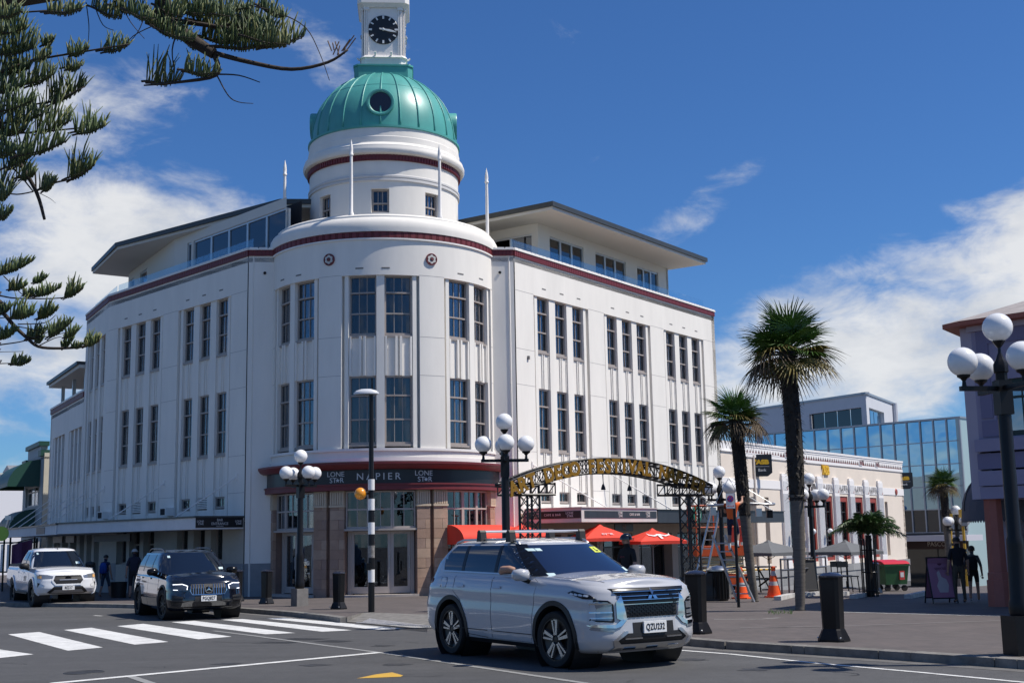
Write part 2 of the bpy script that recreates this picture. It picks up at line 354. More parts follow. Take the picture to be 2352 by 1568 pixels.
# pavement: kerb line along the parade, then up the side street (top edge pixels on the raised pavement)
kl = [GK(u, v) for u, v in ((-700, 1373), (-300, 1378), (0, 1382), (210, 1384.5), (296, 1386), (440, 1389.5), (558, 1394), (680, 1403), (760, 1411), (797, 1416))]
kr = [GK(u, v) for u, v in ((1130, 1430), (1300, 1440.5), (1480, 1452), (1600, 1463.5), (1682, 1470), (1862, 1480.4), (2107, 1494.5), (2352, 1510), (2900, 1546))]
rin = [GK(838, 1405), GK(1090, 1414)]
path = [(p.x, p.y) for p in kl+rin+kr]
top = [(60, 8), (60, 38), (-2, 38), (-2, 140), (-160, 140)]
PAV = tag(sheet('pavement', path+top, PAVE, .12), 'grey brown brick paving with kerb at the street corner', 'pavement', kind='structure')
fm = MB(); fx = [-2+.5*i for i in range(13)]+[10, 30, 60]; fy = [38+3*i for i in range(15)]+[140]
for i in range(len(fx)-1):
    for j in range(len(fy)-1):
        q = [(fx[i], fy[j]), (fx[i+1], fy[j]), (fx[i+1], fy[j+1]), (fx[i], fy[j+1])]; fm.add([(x, y, gz(x, y)+.12) for x, y in q], [(0, 1, 2, 3)])
fm.build('pavement_slope', PAVE, PAV)
for i in range(len(path)-1):
    a, b = Vector(path[i]), Vector(path[i+1]); t = (b-a); n = Vector((t.y, -t.x)).normalized()     # outward to the road
    if n.y > 0: n = -n
    if 9 <= i <= 11: continue                                                          # lowered kerb at the crossing
    drop = False
    L = t.length; k = 0; u = 0.0
    while u < L-1e-3:
        e = min(u+1.2, L); q0, q1 = a+t/L*u, a+t/L*(e-.012); mb = MB()
        hi = .124 if not drop else .03
        P = []
        for (q, dd) in ((q0, .0), (q0, .15), (q1, .15), (q1, 0)):
            w = q+n*(dd) if dd else q-n*.0; P.append((w.x, w.y, gz(w.x, w.y)-.02))
        mb.hexa(P+[(x, y, z+.02+hi-(.012 if j in (1, 2) else 0)) for j, (x, y, z) in enumerate(P)]); mb.build('kerb_stone', KERB, PAV); u = e
rm = MB(); ro = [kl[-1], rin[0], rin[1], kr[0]]
rm.add([(p.x, p.y, gz(p.x, p.y)+z) for p, z in zip(ro, (.015, .12, .12, .015))]+[(p.x, p.y, gz(p.x, p.y)+z) for p, z in ((ro[0], .12), (ro[3], .12))], [(0, 1, 2, 3), (4, 1, 0), (5, 2, 3)])
rm.build('kerb_ramp', KERB, PAV, fix=False)
def rampz(p):
    a, b = ro[0], ro[3]; t = Vector((b.x-a.x, b.y-a.y)).normalized(); n = Vector((-t.y, t.x)); dd = abs((Vector((p.x, p.y))-Vector((a.x, a.y))).dot(n)); D = abs((Vector((rin[0].x, rin[0].y))-Vector((a.x, a.y))).dot(n)); return .015+.105*min(1, dd/D)
# ramp with ribbed tactile paving at the crossing
tp = MB(); A0, A1, B1, B0 = GK(818, 1420.5), GK(990, 1436), GK(985, 1424), GK(850, 1413)
for i in range(46):
    t = i/46
    for k in range(9):
        s0, s1 = k/9, (k+.72)/9
        p = A0.lerp(A1, t); q = B0.lerp(B1, t); p2 = A0.lerp(A1, t+.011); q2 = B0.lerp(B1, t+.011)
        a, b, c, d = p.lerp(q, s0), p.lerp(q, s1), p2.lerp(q2, s1), p2.lerp(q2, s0); z = lambda w: (w.x, w.y, gz(w.x, w.y)+rampz(w)+.0); zz = lambda w: (w.x, w.y, gz(w.x, w.y)+rampz(w)+.012)
        tp.hexa([z(a), z(d), z(c), z(b), zz(a), zz(d), zz(c), zz(b)])
tag(tp.build('tactile_paving', pm('tactile', (.42, .42, .44), .6, var=.3, scale=8), PAV), kind='stuff')
# pale concrete strips set into the paving
def strip(pts, w, name='paving_strip', mat=None, off=.124):
    P = [GK(u, v) for u, v in pts]; mb = MB(); A, B = [], []
    for i, p in enumerate(P):
        t = (P[min(i+1, len(P)-1)]-P[max(i-1, 0)]); n = Vector((-t.y, t.x, 0)).normalized()*w/2; a, b = p+n, p-n
        A.append((a.x, a.y, gz(a.x, a.y)+off)); B.append((b.x, b.y, gz(b.x, b.y)+off))
    n = len(P); mb.add(A+B, [(n+i, n+i+1, i+1, i) for i in range(n-1)]); return mb.build(name, mat or CONC, PAV)
CONC = pm('pale_concrete', (.30, .29, .28), .8, var=.3, scale=6)
strip([(1640, 1421.5), (1750, 1421), (1790, 1418)], .10)
strip([(1748, 1439.4), (1886, 1440), (2110, 1404), ][:2], .05, mat=pm('faint_joint', (.17, .155, .15), .8))
strip([(1886, 1405.2), (1938, 1405), (2120, 1409.5), (2333, 1415)], .07, mat=WHITEP)
strip([(1700, 1441), (1939, 1437), (2140, 1430), (2333, 1423)], .12, mat=MATS['faint_joint'])
strip([(1000, 1402), (1080, 1398)], .08, mat=MATS['faint_joint'])

# cracks, tar seams, a drain and stains on the carriageway
rg_ = random.Random(21); TAR = MATS['tar_patch']
for k in range(16):
    u0, v0 = rg_.uniform(-100, 2300), rg_.uniform(1455, 1566); pts = [(u0, v0)]
    for i in range(rg_.randint(3, 7)): pts.append((pts[-1][0]+rg_.uniform(-20, 60), pts[-1][1]+rg_.uniform(-3, 4)))
    stripe('road_crack', pts, rg_.uniform(.008, .02), TAR, .0035)
STAIN = pm('oil_stain', (.045, .045, .046), .6, var=.5, scale=3)
for k in range(7):
    p = G(rg_.uniform(100, 2200), rg_.uniform(1470, 1560)); n = 14; sheet('oil_stain', [(p.x+rg_.uniform(.10, .26)*math.cos(2*math.pi*i/n), p.y+rg_.uniform(.10, .26)*math.sin(2*math.pi*i/n)) for i in range(n)], STAIN, .0028, ROAD)
def gutter(pts):
    P = [(p.x, p.y) for p in pts]
    for a, b in zip(P, P[1:]):
        a, b = Vector(a), Vector(b); t = b-a; n = Vector((t.y, -t.x)).normalized(); n = -n if n.y > 0 else n
        sheet('gutter', [a+n*.16, b+n*.16, b+n*.46, a+n*.46], pm('gutter_concrete', (.14, .135, .13), .8, var=.35, scale=4), .003, ROAD)
gutter(kr[2:]); gutter(kl[3:])
# ------------------------------------------------------------------ the domed corner building
dR, dL, dB = hdir(3178), hdir(-1550), hdir(-440)
BIS = (dR+dL).normalized(); QV = Vector((BIS.y, -BIS.x))
DC = Vector((-4.42074, 42.29152)); PLc = Vector((-8.82263, 40.64775)); PRc = Vector((.10356, 41.33699)); PBc = PLc+dL*10.34
nR = Vector((dR.y, -dR.x)); nL = Vector((-dL.y, dL.x)); nB = Vector((-dB.y, dB.x))
SR = Flat(PRc, dR); SL = Flat(PLc, dL, nL); SB = Flat(PBc, dB, nB); SCh = Flat(PLc, (PRc-PLc), -BIS); DR = 3.9; SD = Cyl(DC, -BIS, DR, .14)
WHT = pm('white_render', (.815, .78, .72), .75, var=.07, scale=1.1, bump=.12, bscale=30, stretch=(1.5, 1.5, .35))
WHT2 = pm('white_trim', (.83, .80, .76), .6, var=.05, scale=2)
RED = pm('dark_red_paint', (.165, .022, .026), .5, var=.15, scale=3)
FRM = pm('taupe_window_paint', (.36, .315, .285), .5, var=.08, scale=8)
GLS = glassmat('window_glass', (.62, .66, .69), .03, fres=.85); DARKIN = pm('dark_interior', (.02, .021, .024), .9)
BLIND = pm('window_blind', (.34, .36, .38), .8)
CURT = pm('curtain_cloth', (.66, .65, .63), .9, var=.25, scale=3, stretch=(40, 40, .3))
GREY = pm('grey_dado', (.23, .245, .26), .7, var=.12, scale=3)
BLK = pm('black_sign', (.012, .012, .014), .35); LETT = pm('silver_letter', (.62, .62, .62), .5); CREAMW = pm('cream_render', (.60, .55, .47), .75, var=.08, scale=2)
ROOFD = pm('dark_roof_metal', (.045, .05, .052), .45, var=.2, scale=4)
BLD = thing('domed_building', 'white three storey corner building with green dome and clock tower', 'building', (DC.x, DC.y, gz(DC.x, DC.y)))
BLD_INV = Matrix.Translation((-DC.x, -DC.y, -gz(DC.x, DC.y)))
_build0 = MB.build
class Rooted:
    """parent that sits at a point: children meshes are given in world coordinates"""
def P_(o, parent):
    o.matrix_parent_inverse = Matrix.Translation(-Vector(parent.location)) if parent.type == 'EMPTY' else Matrix.Identity(4); return o
def WB(mb, name, mat, parent, **k):      # world-coordinates part of a thing rooted by an Empty
    o = mb.build(name, mat, parent, **k)
    if parent is not None and parent.type == 'EMPTY': o.matrix_parent_inverse = Matrix.Rotation(-parent.rotation_euler.z, 4, 'Z') @ Matrix.Translation(-Vector(parent.location))
    return o
def WT(name, txt, size, mat, fn, parent, **k):
    o = text_on(name, txt, size, mat, fn, parent, **k)
    if parent is not None and parent.type == 'EMPTY': o.matrix_parent_inverse = Matrix.Rotation(-parent.rotation_euler.z, 4, 'Z') @ Matrix.Translation(-Vector(parent.location))
    return o
rnd = random.Random(3)
def window(S, s0, s1, z0, z1, d, parent, rows=(.28, .36, .36), cols=2, frame=FRM, each=False, curtain=None, sill=True, glass=None, fw=.055):
    """rows from the top down; frame with bars, panes as sub-parts"""
    mb = MB(); g = glass or GLS
    sbox(mb, S, s0, s0+fw, z0, z1, d-.03, d+.05); sbox(mb, S, s1-fw, s1, z0, z1, d-.03, d+.05)
    sbox(mb, S, s0+fw, s1-fw, z1-fw, z1, d-.03, d+.05); sbox(mb, S, s0+fw, s1-fw, z0, z0+fw*1.3, d-.03, d+.06)
    H = z1-z0-2.3*fw; zc = z1-fw; cells = []
    for i, r in enumerate(rows):
        zb = zc-H*r
        if i < len(rows)-1: sbox(mb, S, s0+fw, s1-fw, zb-.022, zb+.028, d-.02, d+(.085 if (i == 0 and len(rows) == 3) else .045)); cells.append((zb+.028, zc))
        else: cells.append((zb, zc))
        zc = zb-.022
    W = s1-s0-2*fw
    for (a, b) in cells:
        for c in range(1, cols): x = s0+fw+W*c/cols; sbox(mb, S, x-.011, x+.011, a, b, d-.012, d+.02)
    w = WB(mb, 'window', frame, parent)
    for (a, b) in cells:
        n = cols if each else 1
        for c in range(n): WB(sbox(MB(), S, s0+fw+W*c/n, s0+fw+W*(c+1)/n, a, b, d-.006, d), 'pane', g, w)
    if sill: WB(sbox(MB(), S, s0-.04, s1+.04, z0-.07, z0-.002, d-.02, d+.13), 'sill', frame, w)
    if curtain and rnd.random() < .45:
        fr_ = rnd.choice((.3, .3, .5, .62)); WB(sbox(MB(), S, s0+.03, s1-.03, z1-(z1-z0)*fr_, z1-.03, d-.085, d-.08), 'blind', BLIND, w)
    if curtain:
        cm = MB(); k = curtain
        for (a, b) in ((s0+.03, s0+.03+(s1-s0)*k), (s1-.03-(s1-s0)*k, s1-.03)):
            n = 9; vs = []
            for i in range(n+1):
                x = a+(b-a)*i/n; dd = d-.14+(.03 if i % 2 else -.03); vs += [S(x, z0+.02, dd), S(x, z1-.02, dd)]
            cm.add(vs, [(2*i, 2*i+2, 2*i+3, 2*i+1) for i in range(n)])
        WB(cm, 'curtain', CURT, w, fix=False)
    return w
ZUP, ZLO = (8.05, 10.02), (4.60, 6.78)
def bay(S, s0, parent, uppers, small=True, zlow=2.45, wd=-.20):
    """a recessed bay of three windows per storey between fluted spandrels; s0 = start, 3.66 m wide"""
    pr, sp = MB(), MB()
    st = [s0+.12, s0+.12+.17, 0]; op = [(s0+.29+i*1.16, s0+.29+i*1.16+.76) for i in range(3)]
    ztop = uppers[-1][1]
    strips = [(s0+.12, s0+.29), (op[0][1], op[1][0]), (op[1][1], op[2][0]), (op[2][1], op[2][1]+.17)]
    for (a, b) in strips: WB(sbox(MB(), S, a, b, zlow, ztop, -.5, -.05), 'pier', WHT, parent)
    for (a, b) in ((s0, s0+.12), (s0+3.54, s0+3.66)): WB(sbox(MB(), S, a, b, zlow, ztop, -.5, -.20), 'pier_groove', WHT, parent)
    levels = sorted([z for u in uppers for z in u]+([2.80, 3.22] if small else []))
    # spandrels between window levels
    gaps = []; zs = zlow
    for i in range(0, len(levels), 2): gaps.append((zs, levels[i])); zs = levels[i+1]
    for (a, b) in op:
        for (za, zb) in gaps:
            sp = sbox(MB(), S, a, b, za, zb-.0, -.5, -.12)
            m = (a+b)/2
            if zb-za > .6:
                sbox(sp, S, m-.085, m-.035, za, zb-.003, -.121, -.085); sbox(sp, S, m+.035, m+.085, za, zb-.003, -.121, -.085); sbox(sp, S, a+.02, a+.05, za, zb-.003, -.121, -.095); sbox(sp, S, b-.05, b-.02, za, zb-.003, -.121, -.095)
            WB(sp, 'spandrel', WHT, parent)
    for i, (a, b) in enumerate(op):
        for (za, zb) in uppers: window(S, a+.0, b-.0, za+.03, zb, wd, parent, curtain=rnd.choice([.3, .36, .44, .25, .48, .2]))
        if small: window(S, a, b, 2.83, 3.22, wd, parent, rows=(1,), cols=2, sill=False, curtain=rnd.choice([None, .2]))
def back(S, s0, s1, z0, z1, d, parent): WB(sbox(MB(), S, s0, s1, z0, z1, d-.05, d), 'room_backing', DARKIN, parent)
def fluted(S, s0, s1, z0, z1, parent, pitch=.125, d=0.0):
    mb = sbox(MB(), S, s0, s1, z0, z1, d-.05, d+.02); n = max(1, int((s1-s0)/pitch))
    for i in range(n):
        a = s0+(s1-s0)*i/n; sbox(mb, S, a+.012, a+(s1-s0)/n-.012, z0, z1, d+.02, d+.05)
    WB(mb, 'fluted_band', RED, parent)
def copings(S, s0, s1, parent, z=11.41, d=0.0):
    mb = sbox(MB(), S, s0, s1, z, z+.05, d-.45, d+.075); n = int((s1-s0)/.25)
    for i in range(max(1, n)):
        a = s0+(s1-s0)*i/max(1, n); sbox(mb, S, a+.02, a+(s1-s0)/max(1, n)-.02, z+.05, z+.09, d-.44, d+.06)
    WB(mb, 'coping', WHT2, parent)
def joints(S, s0, s1, zs, parent, ops, d=0.003):
    mb = MB()
    for z in zs:
        segs = [(s0, s1)]
        for o in ops:
            segs = [q for (a, b) in segs for q in (((a, min(b, o[0])), (max(a, o[1]), b)) if o[0] < b and o[1] > a else ((a, b),)) if q[1]-q[0] > .02]
        for (a, b) in segs: sbox(mb, S, a, b, z-.007, z+.007, -.02, d)
    tag(WB(mb, 'render_joint', pm('joint_grey', (.42, .40, .385), .8), parent), kind='stuff')
# right wing
UPS = [ZLO, ZUP]
rb = [1.18, 5.97, 10.78]; ops = [(a, a+3.66, 2.45, ZUP[1]) for a in rb]
wl = grid_wall(MB(), SR, .06, 15.62, 2.45, 11.21, ops, .5); sbox(wl, SR, 15.32, 15.62, -.4, 2.45, -.5, -.002)
WB(wl, 'facade_wall', WHT, BLD)
WB(sbox(MB(), SR, -.12, .06, 2.0, 11.21, -.6, -.10), 'facade_groove', WHT, BLD)
for a in rb: bay(SR, a, BLD, UPS)
back(SR, .5, 15.3, 2.46, 11.1, -.9, BLD)
fluted(SR, .0, 15.62, 11.21, 11.41, BLD); copings(SR, 0, 15.64, BLD)
joints(SR, .06, 15.62, (3.3, 4.55, 6.80, 8.03, 10.04), BLD, ops)
end = Flat(PRc+dR*15.62, -nR, dR); WB(sbox(MB(), end, 0, 13, -.4, 11.45, -.3, 0), 'end_wall', WHT, BLD)
vm = MB()
for a in rb:
    for i in range(3): sbox(vm, SR, a+.55+i*1.16, a+.80+i*1.16, 10.30, 10.345, -.01, .004)
sbox(vm, SR, .72, .80, 7.70, 7.82, -.01, .06)
for a in (1.1, 5.88, ): 
    for i in range(3): sbox(vm, SL, a+.55+i*1.16, a+.80+i*1.16, 10.30, 10.345, -.01, .004)
for th in (-10.2, 2.1, 41, 57, -44, -58): sbox(vm, SD, R_(th)*DR-.13, R_(th)*DR+.13, 10.20, 10.245, -.01, .006)
WB(vm, 'vent_slot', pm('vent_grey', (.16, .15, .145), .7), BLD)
# left wing up to the bend, then the bent bay
lb = [1.10, 5.90]; ops = [(a, a+3.66, 2.40, ZUP[1]) for a in lb]
WB(grid_wall(MB(), SL, .06, 10.34, 2.40, 11.21, ops, .5), 'facade_wall', WHT, BLD)
WB(sbox(MB(), SL, -.12, .06, -.4, 11.21, -.6, -.10), 'facade_groove', WHT, BLD)
for a in lb: bay(SL, a, BLD, UPS, zlow=2.40)
back(SL, .5, 10.2, 2.41, 11.1, -.9, BLD); fluted(SL, 0, 10.34, 11.21, 11.41, BLD); copings(SL, 0, 10.34, BLD); joints(SL, .06, 10.34, (3.3, 4.52, 6.78, 8.03, 10.04), BLD, ops)
ops = [(.55, 4.21, 2.40, ZUP[1])]
WB(grid_wall(MB(), SB, 0, 4.68, 2.40, 11.21, ops, .5), 'facade_wall', WHT, BLD)
bay(SB, .55, BLD, UPS, zlow=2.40); back(SB, .3, 4.5, 2.41, 11.1, -.9, BLD); fluted(SB, 0, 4.68, 11.21, 11.41, BLD); copings(SB, 0, 4.70, BLD)
e2 = Flat(PBc+dB*4.68, -nB, dB); WB(sbox(MB(), e2, 0, 9, 2.4, 11.45, -.3, 0), 'end_wall', WHT, BLD)
# chamfer strips either side of the drum
LCH = (PRc-PLc).length; hw = math.sqrt(DR*DR-1.3*1.3); mid = LCH/2+.04
WB(sbox(MB(), SCh, .0, mid-hw+.25, 1.0, 11.21, -.5, 0), 'corner_wall', WHT, BLD); WB(sbox(MB(), SCh, mid+hw-.25, LCH, -.4, 11.21, -.5, 0), 'corner_wall', WHT, BLD)
WB(sbox(MB(), SCh, 0, mid-hw+.25, -.4, 1.0, -.5, .002), 'corner_dado', GREY, BLD)
for (a, b) in ((0, mid-hw+.12), (mid+hw-.12, LCH)): fluted(SCh, a, b, 11.21, 11.41, BLD); copings(SCh, a, b, BLD)
for x in (mid-hw-.30, mid+hw+.28): WB(MB().lathe([(.001, 0), (.045, 0), (.05, .02)], 12, SCh(x, 10.62, .012), Matrix.Rotation(math.atan2(-BIS.y, -BIS.x), 4, 'Z') @ Matrix.Rotation(R_(90), 4, 'Y')), 'drain_hole', DARKIN, BLD)
# roof deck
rp = [PLc, PRc, PRc+dR*15.6, PRc+dR*15.6-nR*13, PBc+dB*4.68-nB*9, PBc+dB*4.68, PBc]
mb = MB(); mb.prism([(p.x, p.y) for p in rp], 'z', 11.0, 11.15); WB(mb, 'roof_deck', pm('roof_grey', (.25, .25, .25), .8), BLD)
# ---- drum
aa = lambda deg: R_(deg)*DR
TH0, TH1 = -82, 82
dbays = [(-49.5, ), (-.4, ), (49.5, )]
ops = [(aa(c[0]-18.5), aa(c[0]+18.5), 4.50, ZUP[1]-.02) for c in dbays]
WB(grid_wall(MB(), SD, aa(TH0), aa(TH1), 4.06, 11.21, ops, .5), 'drum_wall', WHT, BLD, smooth=True, angle=40)
for k, c in enumerate(dbays):
    c = c[0]; pr, sp = MB(), MB()
    for (a, b, dd) in ((-18.5, -17.2, -.2), (-17.2, -15.3, -.05), (-1.9, 1.9, -.05), (15.3, 17.2, -.05), (17.2, 18.5, -.2)): WB(sbox(MB(), SD, aa(c+a), aa(c+b), 4.5, ZUP[1]-.02, -.5, dd), 'pier', WHT, BLD, smooth=True, angle=40)
    for (a, b) in ((-15.3, -1.9), (1.9, 15.3)):
        sp = sbox(MB(), SD, aa(c+a), aa(c+b), ZLO[1], ZUP[0], -.5, -.14)
        m = aa(c+(a+b)/2)
        for (x0, x1) in ((m-.11, m-.035), (m+.035, m+.11), (aa(c+a)+.02, aa(c+a)+.08), (aa(c+b)-.08, aa(c+b)-.02)): sbox(sp, SD, x0, x1, ZLO[1]+.01, ZUP[0]-.01, -.15, -.06)
        WB(sp, 'spandrel', WHT, BLD, smooth=True, angle=40)
        window(SD, aa(c+a), aa(c+b), ZUP[0]+.03, ZUP[1]-.02, -.22, BLD, cols=3, each=True, curtain=(None if k == 1 else .3))
        window(SD, aa(c+a), aa(c+b), ZLO[0]+.03, ZLO[1], -.22, BLD, cols=3, each=True, curtain=(.2 if k == 1 else .4))
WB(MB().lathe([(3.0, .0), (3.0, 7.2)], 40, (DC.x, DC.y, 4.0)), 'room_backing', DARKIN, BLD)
joints(SD, aa(TH0), aa(TH1), (6.80, 8.03, 10.02), BLD, [(o[0], o[1]) for o in ops])
mb = MB()
for (z0, z1, dd) in ((4.42, 4.50, .05), (4.10, 4.22, .04)): sbox(mb, SD, aa(-80), aa(80), z0, z1, -.1, dd)
WB(mb, 'base_moulding', WHT2, BLD, smooth=True, angle=40)
def ring(S, r0, r1, z0, z1, name, mat, a0=-82, a1=82): return WB(sbox(MB(), S, aa(a0), aa(a1), z0, z1, r0, r1), name, mat, BLD, smooth=True, angle=40)
# red band with panels, rounded parapet above
mb = sbox(MB(), SD, aa(-84), aa(84), 11.20, 11.41, -.1, .02); n = 48
for i in range(n):
    t0 = -83+166*i/n; w = 166/n
    for (a, b) in ((.04, .70), (.76, .84), (.88, .96)): sbox(mb, SD, aa(t0+w*a), aa(t0+w*b), 11.205, 11.405, .02, .045)
WB(mb, 'fluted_band', RED, BLD, smooth=True, angle=30)
ring(SD, -.1, .05, 11.15, 11.20, 'band_fillet', WHT2)
bx_ = math.atan2(-BIS.y, -BIS.x)
WB(MB().lathe([(3.5, 11.41), (3.97, 11.41), (3.98, 11.55), (3.97, 11.70), (3.90, 11.84), (3.80, 11.92), (3.80, 11.97), (3.74, 12.03), (3.45, 12.05), (3.40, 11.9), (3.3, 11.6)], 72, (DC.x, DC.y, 0), a0=bx_-R_(112), a1=bx_+R_(112)), 'drum_parapet', WHT, BLD, smooth=True, angle=35)
WB(MB().lathe([(.01, 11.72), (3.5, 11.72)], 40, (DC.x, DC.y, 0)), 'drum_roof', MATS['roof_grey'], BLD)
# roundels
def roundel(th):
    M = Matrix.Rotation(bx_+R_(th), 4, 'Z') @ Matrix.Rotation(R_(90), 4, 'Y'); p = SD(aa(th), 10.57, .0)
    o = WB(MB().lathe([(.001, .03), (.165, .03), (.165, .05), (.19, .05), (.195, .03), (.195, -.04)], 28, p, M), 'roundel', RED, BLD)
    d_ = MB(); pet = []
    for i in range(48):
        t = 2*math.pi*i/48; r = .118+.032*abs(math.cos(t*3)); pet.append((r*math.cos(t), r*math.sin(t)))
    d_.prism(pet, 'z', .02, .05, 0, Matrix.Translation(p) @ M); WB(d_, 'petals', pm('roundel_grey', (.55, .53, .50), .6), o)
    c_ = MB(); c_.lathe([(.001, .075), (.042, .07), (.045, .03)], 16, p, M); WB(c_, 'boss', RED, o)
    c_ = MB(); c_.lathe([(.052, .03), (.052, .062), (.066, .062), (.066, .03)], 16, p, M); WB(c_, 'ring', pm('roundel_dark', (.05, .03, .03), .6), o)
for th in (-75, -25.2, 24.2, 74): roundel(th)
# ---- shop fascia round the drum
ring(SD, -.3, .20, 3.21, 3.41, 'fascia_lower', RED, -81, 81); ring(SD, -.3, .14, 3.41, 3.84, 'sign_band', BLK, -81, 81)
WB(MB().lathe([(3.7, 3.84), (4.02+.14, 3.84), (4.02+.24, 3.90), (4.02+.30, 4.0), (4.02+.30, 4.06), (3.7, 4.09)], 64, (DC.x, DC.y, 0), a0=bx_-R_(83), a1=bx_+R_(83)), 'fascia_cornice', RED, BLD, smooth=True, angle=30)
ring(SD, .20, .235, 3.36, 3.395, 'fascia_bead', RED, -81, 81)
def ontoD(th, z, dd=.148): return lambda x, y, e: SD(aa(th)+x, z+y, dd+e)
WT('lettering', 'NAPIER', .30, LETT, ontoD(-1.3, 3.61), BLD, spacing=1.45)
def lonestar(fn, size, parent, mat=None):
    m = mat or LETT
    WT('lettering', 'LONE', size, m, lambda x, y, e: fn(x, y+size*.43, e), parent); WT('lettering', 'ST', size, m, lambda x, y, e: fn(x-size*.36, y-size*.43, e), parent); WT('lettering', 'R', size, m, lambda x, y, e: fn(x+size*.92, y-size*.43, e), parent)
    st = MB(); pts = []
    for i in range(10): r = size*(.34 if i % 2 == 0 else .14); t = math.pi/2+i*math.pi/5; pts.append((r*math.cos(t)+size*.32, r*math.sin(t)-size*.42))
    st.add([fn(a, b, -.004) for a, b in pts]+[fn(a, b, .006) for a, b in pts], [tuple(range(10, 20))]+[(i, (i+1) % 10, 10+(i+1) % 10, 10+i) for i in range(10)]); WB(st, 'star', m, parent)
for th in (-20.6, 18.8): lonestar(ontoD(th, 3.61), .22, BLD)
# ---- sandstone ground floor
ZG = gz(DC.x, 39)+.12
STONES = [pm('sandstone_%d' % i, c, .8, var=.22, scale=2.5, bump=.25, bscale=18) for i, c in enumerate(((.40, .27, .195), (.36, .235, .17), (.43, .305, .225), (.33, .225, .175)))]
CAPM = pm('capital_cream', (.56, .46, .34), .7, var=.12, scale=5)
STD = pm('stone_dark', (.20, .125, .095), .8, var=.2, scale=4)
for (a, b) in ((-74.2, -73.2), (-26.3, -24.3), (22.5, 24.5), (69.8, 71.2)): WB(sbox(MB(), SD, aa(a), aa(b), ZG-.3, 3.2, -.5, -.12), 'pilaster_groove', STD, BLD)
pil = [(-82, -74), (-73.4, -66.6), (-33.2, -26.2), (-24.4, -17.4), (16.2, 22.6), (24.4, 31.6), (63.2, 70), (71, 82)]
for pi_, (a, b) in enumerate(pil):
    pm_ = WB(sbox(MB(), SD, aa(a)+.01, aa(b)-.01, ZG-.3, 2.70, -.30, -.03), 'pilaster', MATS['stone_dark'], BLD)
    z = ZG-.05; i = 0
    while z < 2.66:
        h = .30; z1 = min(z+h, 2.70); cutp = (a+b)/2+(.9 if i % 2 else -.9)
        for (u0, u1) in (((a, cutp), (cutp, b)) if (b-a) > 5 and i % 2 else ((a, b),)):
            WB(sbox(MB(), SD, aa(u0)+.004, aa(u1)-.004, z+.004, z1-.004, -.1, rnd.uniform(-.004, .006)), 'stone_block', rnd.choice(STONES), pm_)
        z = z1; i += 1
    cp = sbox(MB(), SD, aa(a)-.02, aa(b)+.02, 2.70, 2.76, -.2, .035); sbox(cp, SD, aa(a), aa(b), 2.76, 3.20, -.2, .0)
    n = 6
    for k in range(n): t0 = aa(a)+(aa(b)-aa(a))*(k+.15)/n; sbox(cp, SD, t0, t0+(aa(b)-aa(a))*.7/n, 2.77, 3.16, .0, .03)
    WB(cp, 'capital', CAPM, pm_)
SHOPF = pm('shopfront_paint', (.42, .37, .335), .5); 
for ci, (a, b) in enumerate(((-66.4, -33.4), (-17.2, 16.0), (32, 63))):
    m = (a+b)/2; s0, s1 = aa(a), aa(b)
    nw = 3
    for k in range(nw): window(SD, s0+(s1-s0)*k/nw+.004, s0+(s1-s0)*(k+1)/nw-.004, 2.03, 3.19, -.16, BLD, rows=(.5, .5), cols=2, frame=SHOPF, each=True, sill=False, fw=.05)
    WB(sbox(MB(), SD, s0-.03, s1+.03, 1.97, 2.03, -.3, -.02), 'transom_sill', SHOPF, BLD)
    # recessed doors
    w3 = (s1-s0-.24)/3
    for k in range(3 if ci != 0 else 2):
        wk = w3 if ci else (s1-s0-.5)/2; x0 = s0+(.12 if ci else .25)+wk*k; x1 = x0+wk-.006; zb, zt = ZG+.10, 1.96; fr = .10
        dmb = MB(); sbox(dmb, SD, x0, x0+fr, zb, zt, -.40, -.33); sbox(dmb, SD, x1-fr, x1, zb, zt, -.40, -.33); sbox(dmb, SD, x0+fr, x1-fr, zt-fr, zt, -.40, -.33); sbox(dmb, SD, x0+fr, x1-fr, zb, zb+.20, -.40, -.33)
        dr = WB(dmb, 'door', SHOPF, BLD); WB(sbox(MB(), SD, x0+fr, x1-fr, zb+.20, zt-fr, -.37, -.36), 'pane', GLS, dr)
        WB(MB().tube([SD(x1-fr*.5, zb+.75, -.29), SD(x1-fr*.5, zb+1.15, -.29)], .012, 6), 'handle', pm('steel', (.55, .55, .55), .3, metal=1), dr)
    jm = MB(); sbox(jm, SD, s0, s0+(.12 if ci else .25), ZG, 1.97, -.45, -.30); sbox(jm, SD, s1-(.12 if ci else .25), s1, ZG, 1.97, -.45, -.30); WB(jm, 'door_frame', SHOPF, BLD)
    WB(sbox(MB(), SD, s0-.05, s1+.05, ZG-.1, ZG+.07, -.6, .06), 'door_step', pm('step_stone', (.45, .40, .36), .8, var=.2, scale=4), BLD)
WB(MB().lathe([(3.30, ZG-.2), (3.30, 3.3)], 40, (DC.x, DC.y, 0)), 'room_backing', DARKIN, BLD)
for (u, v) in ((794, 1129), (1087, 1129)): pass
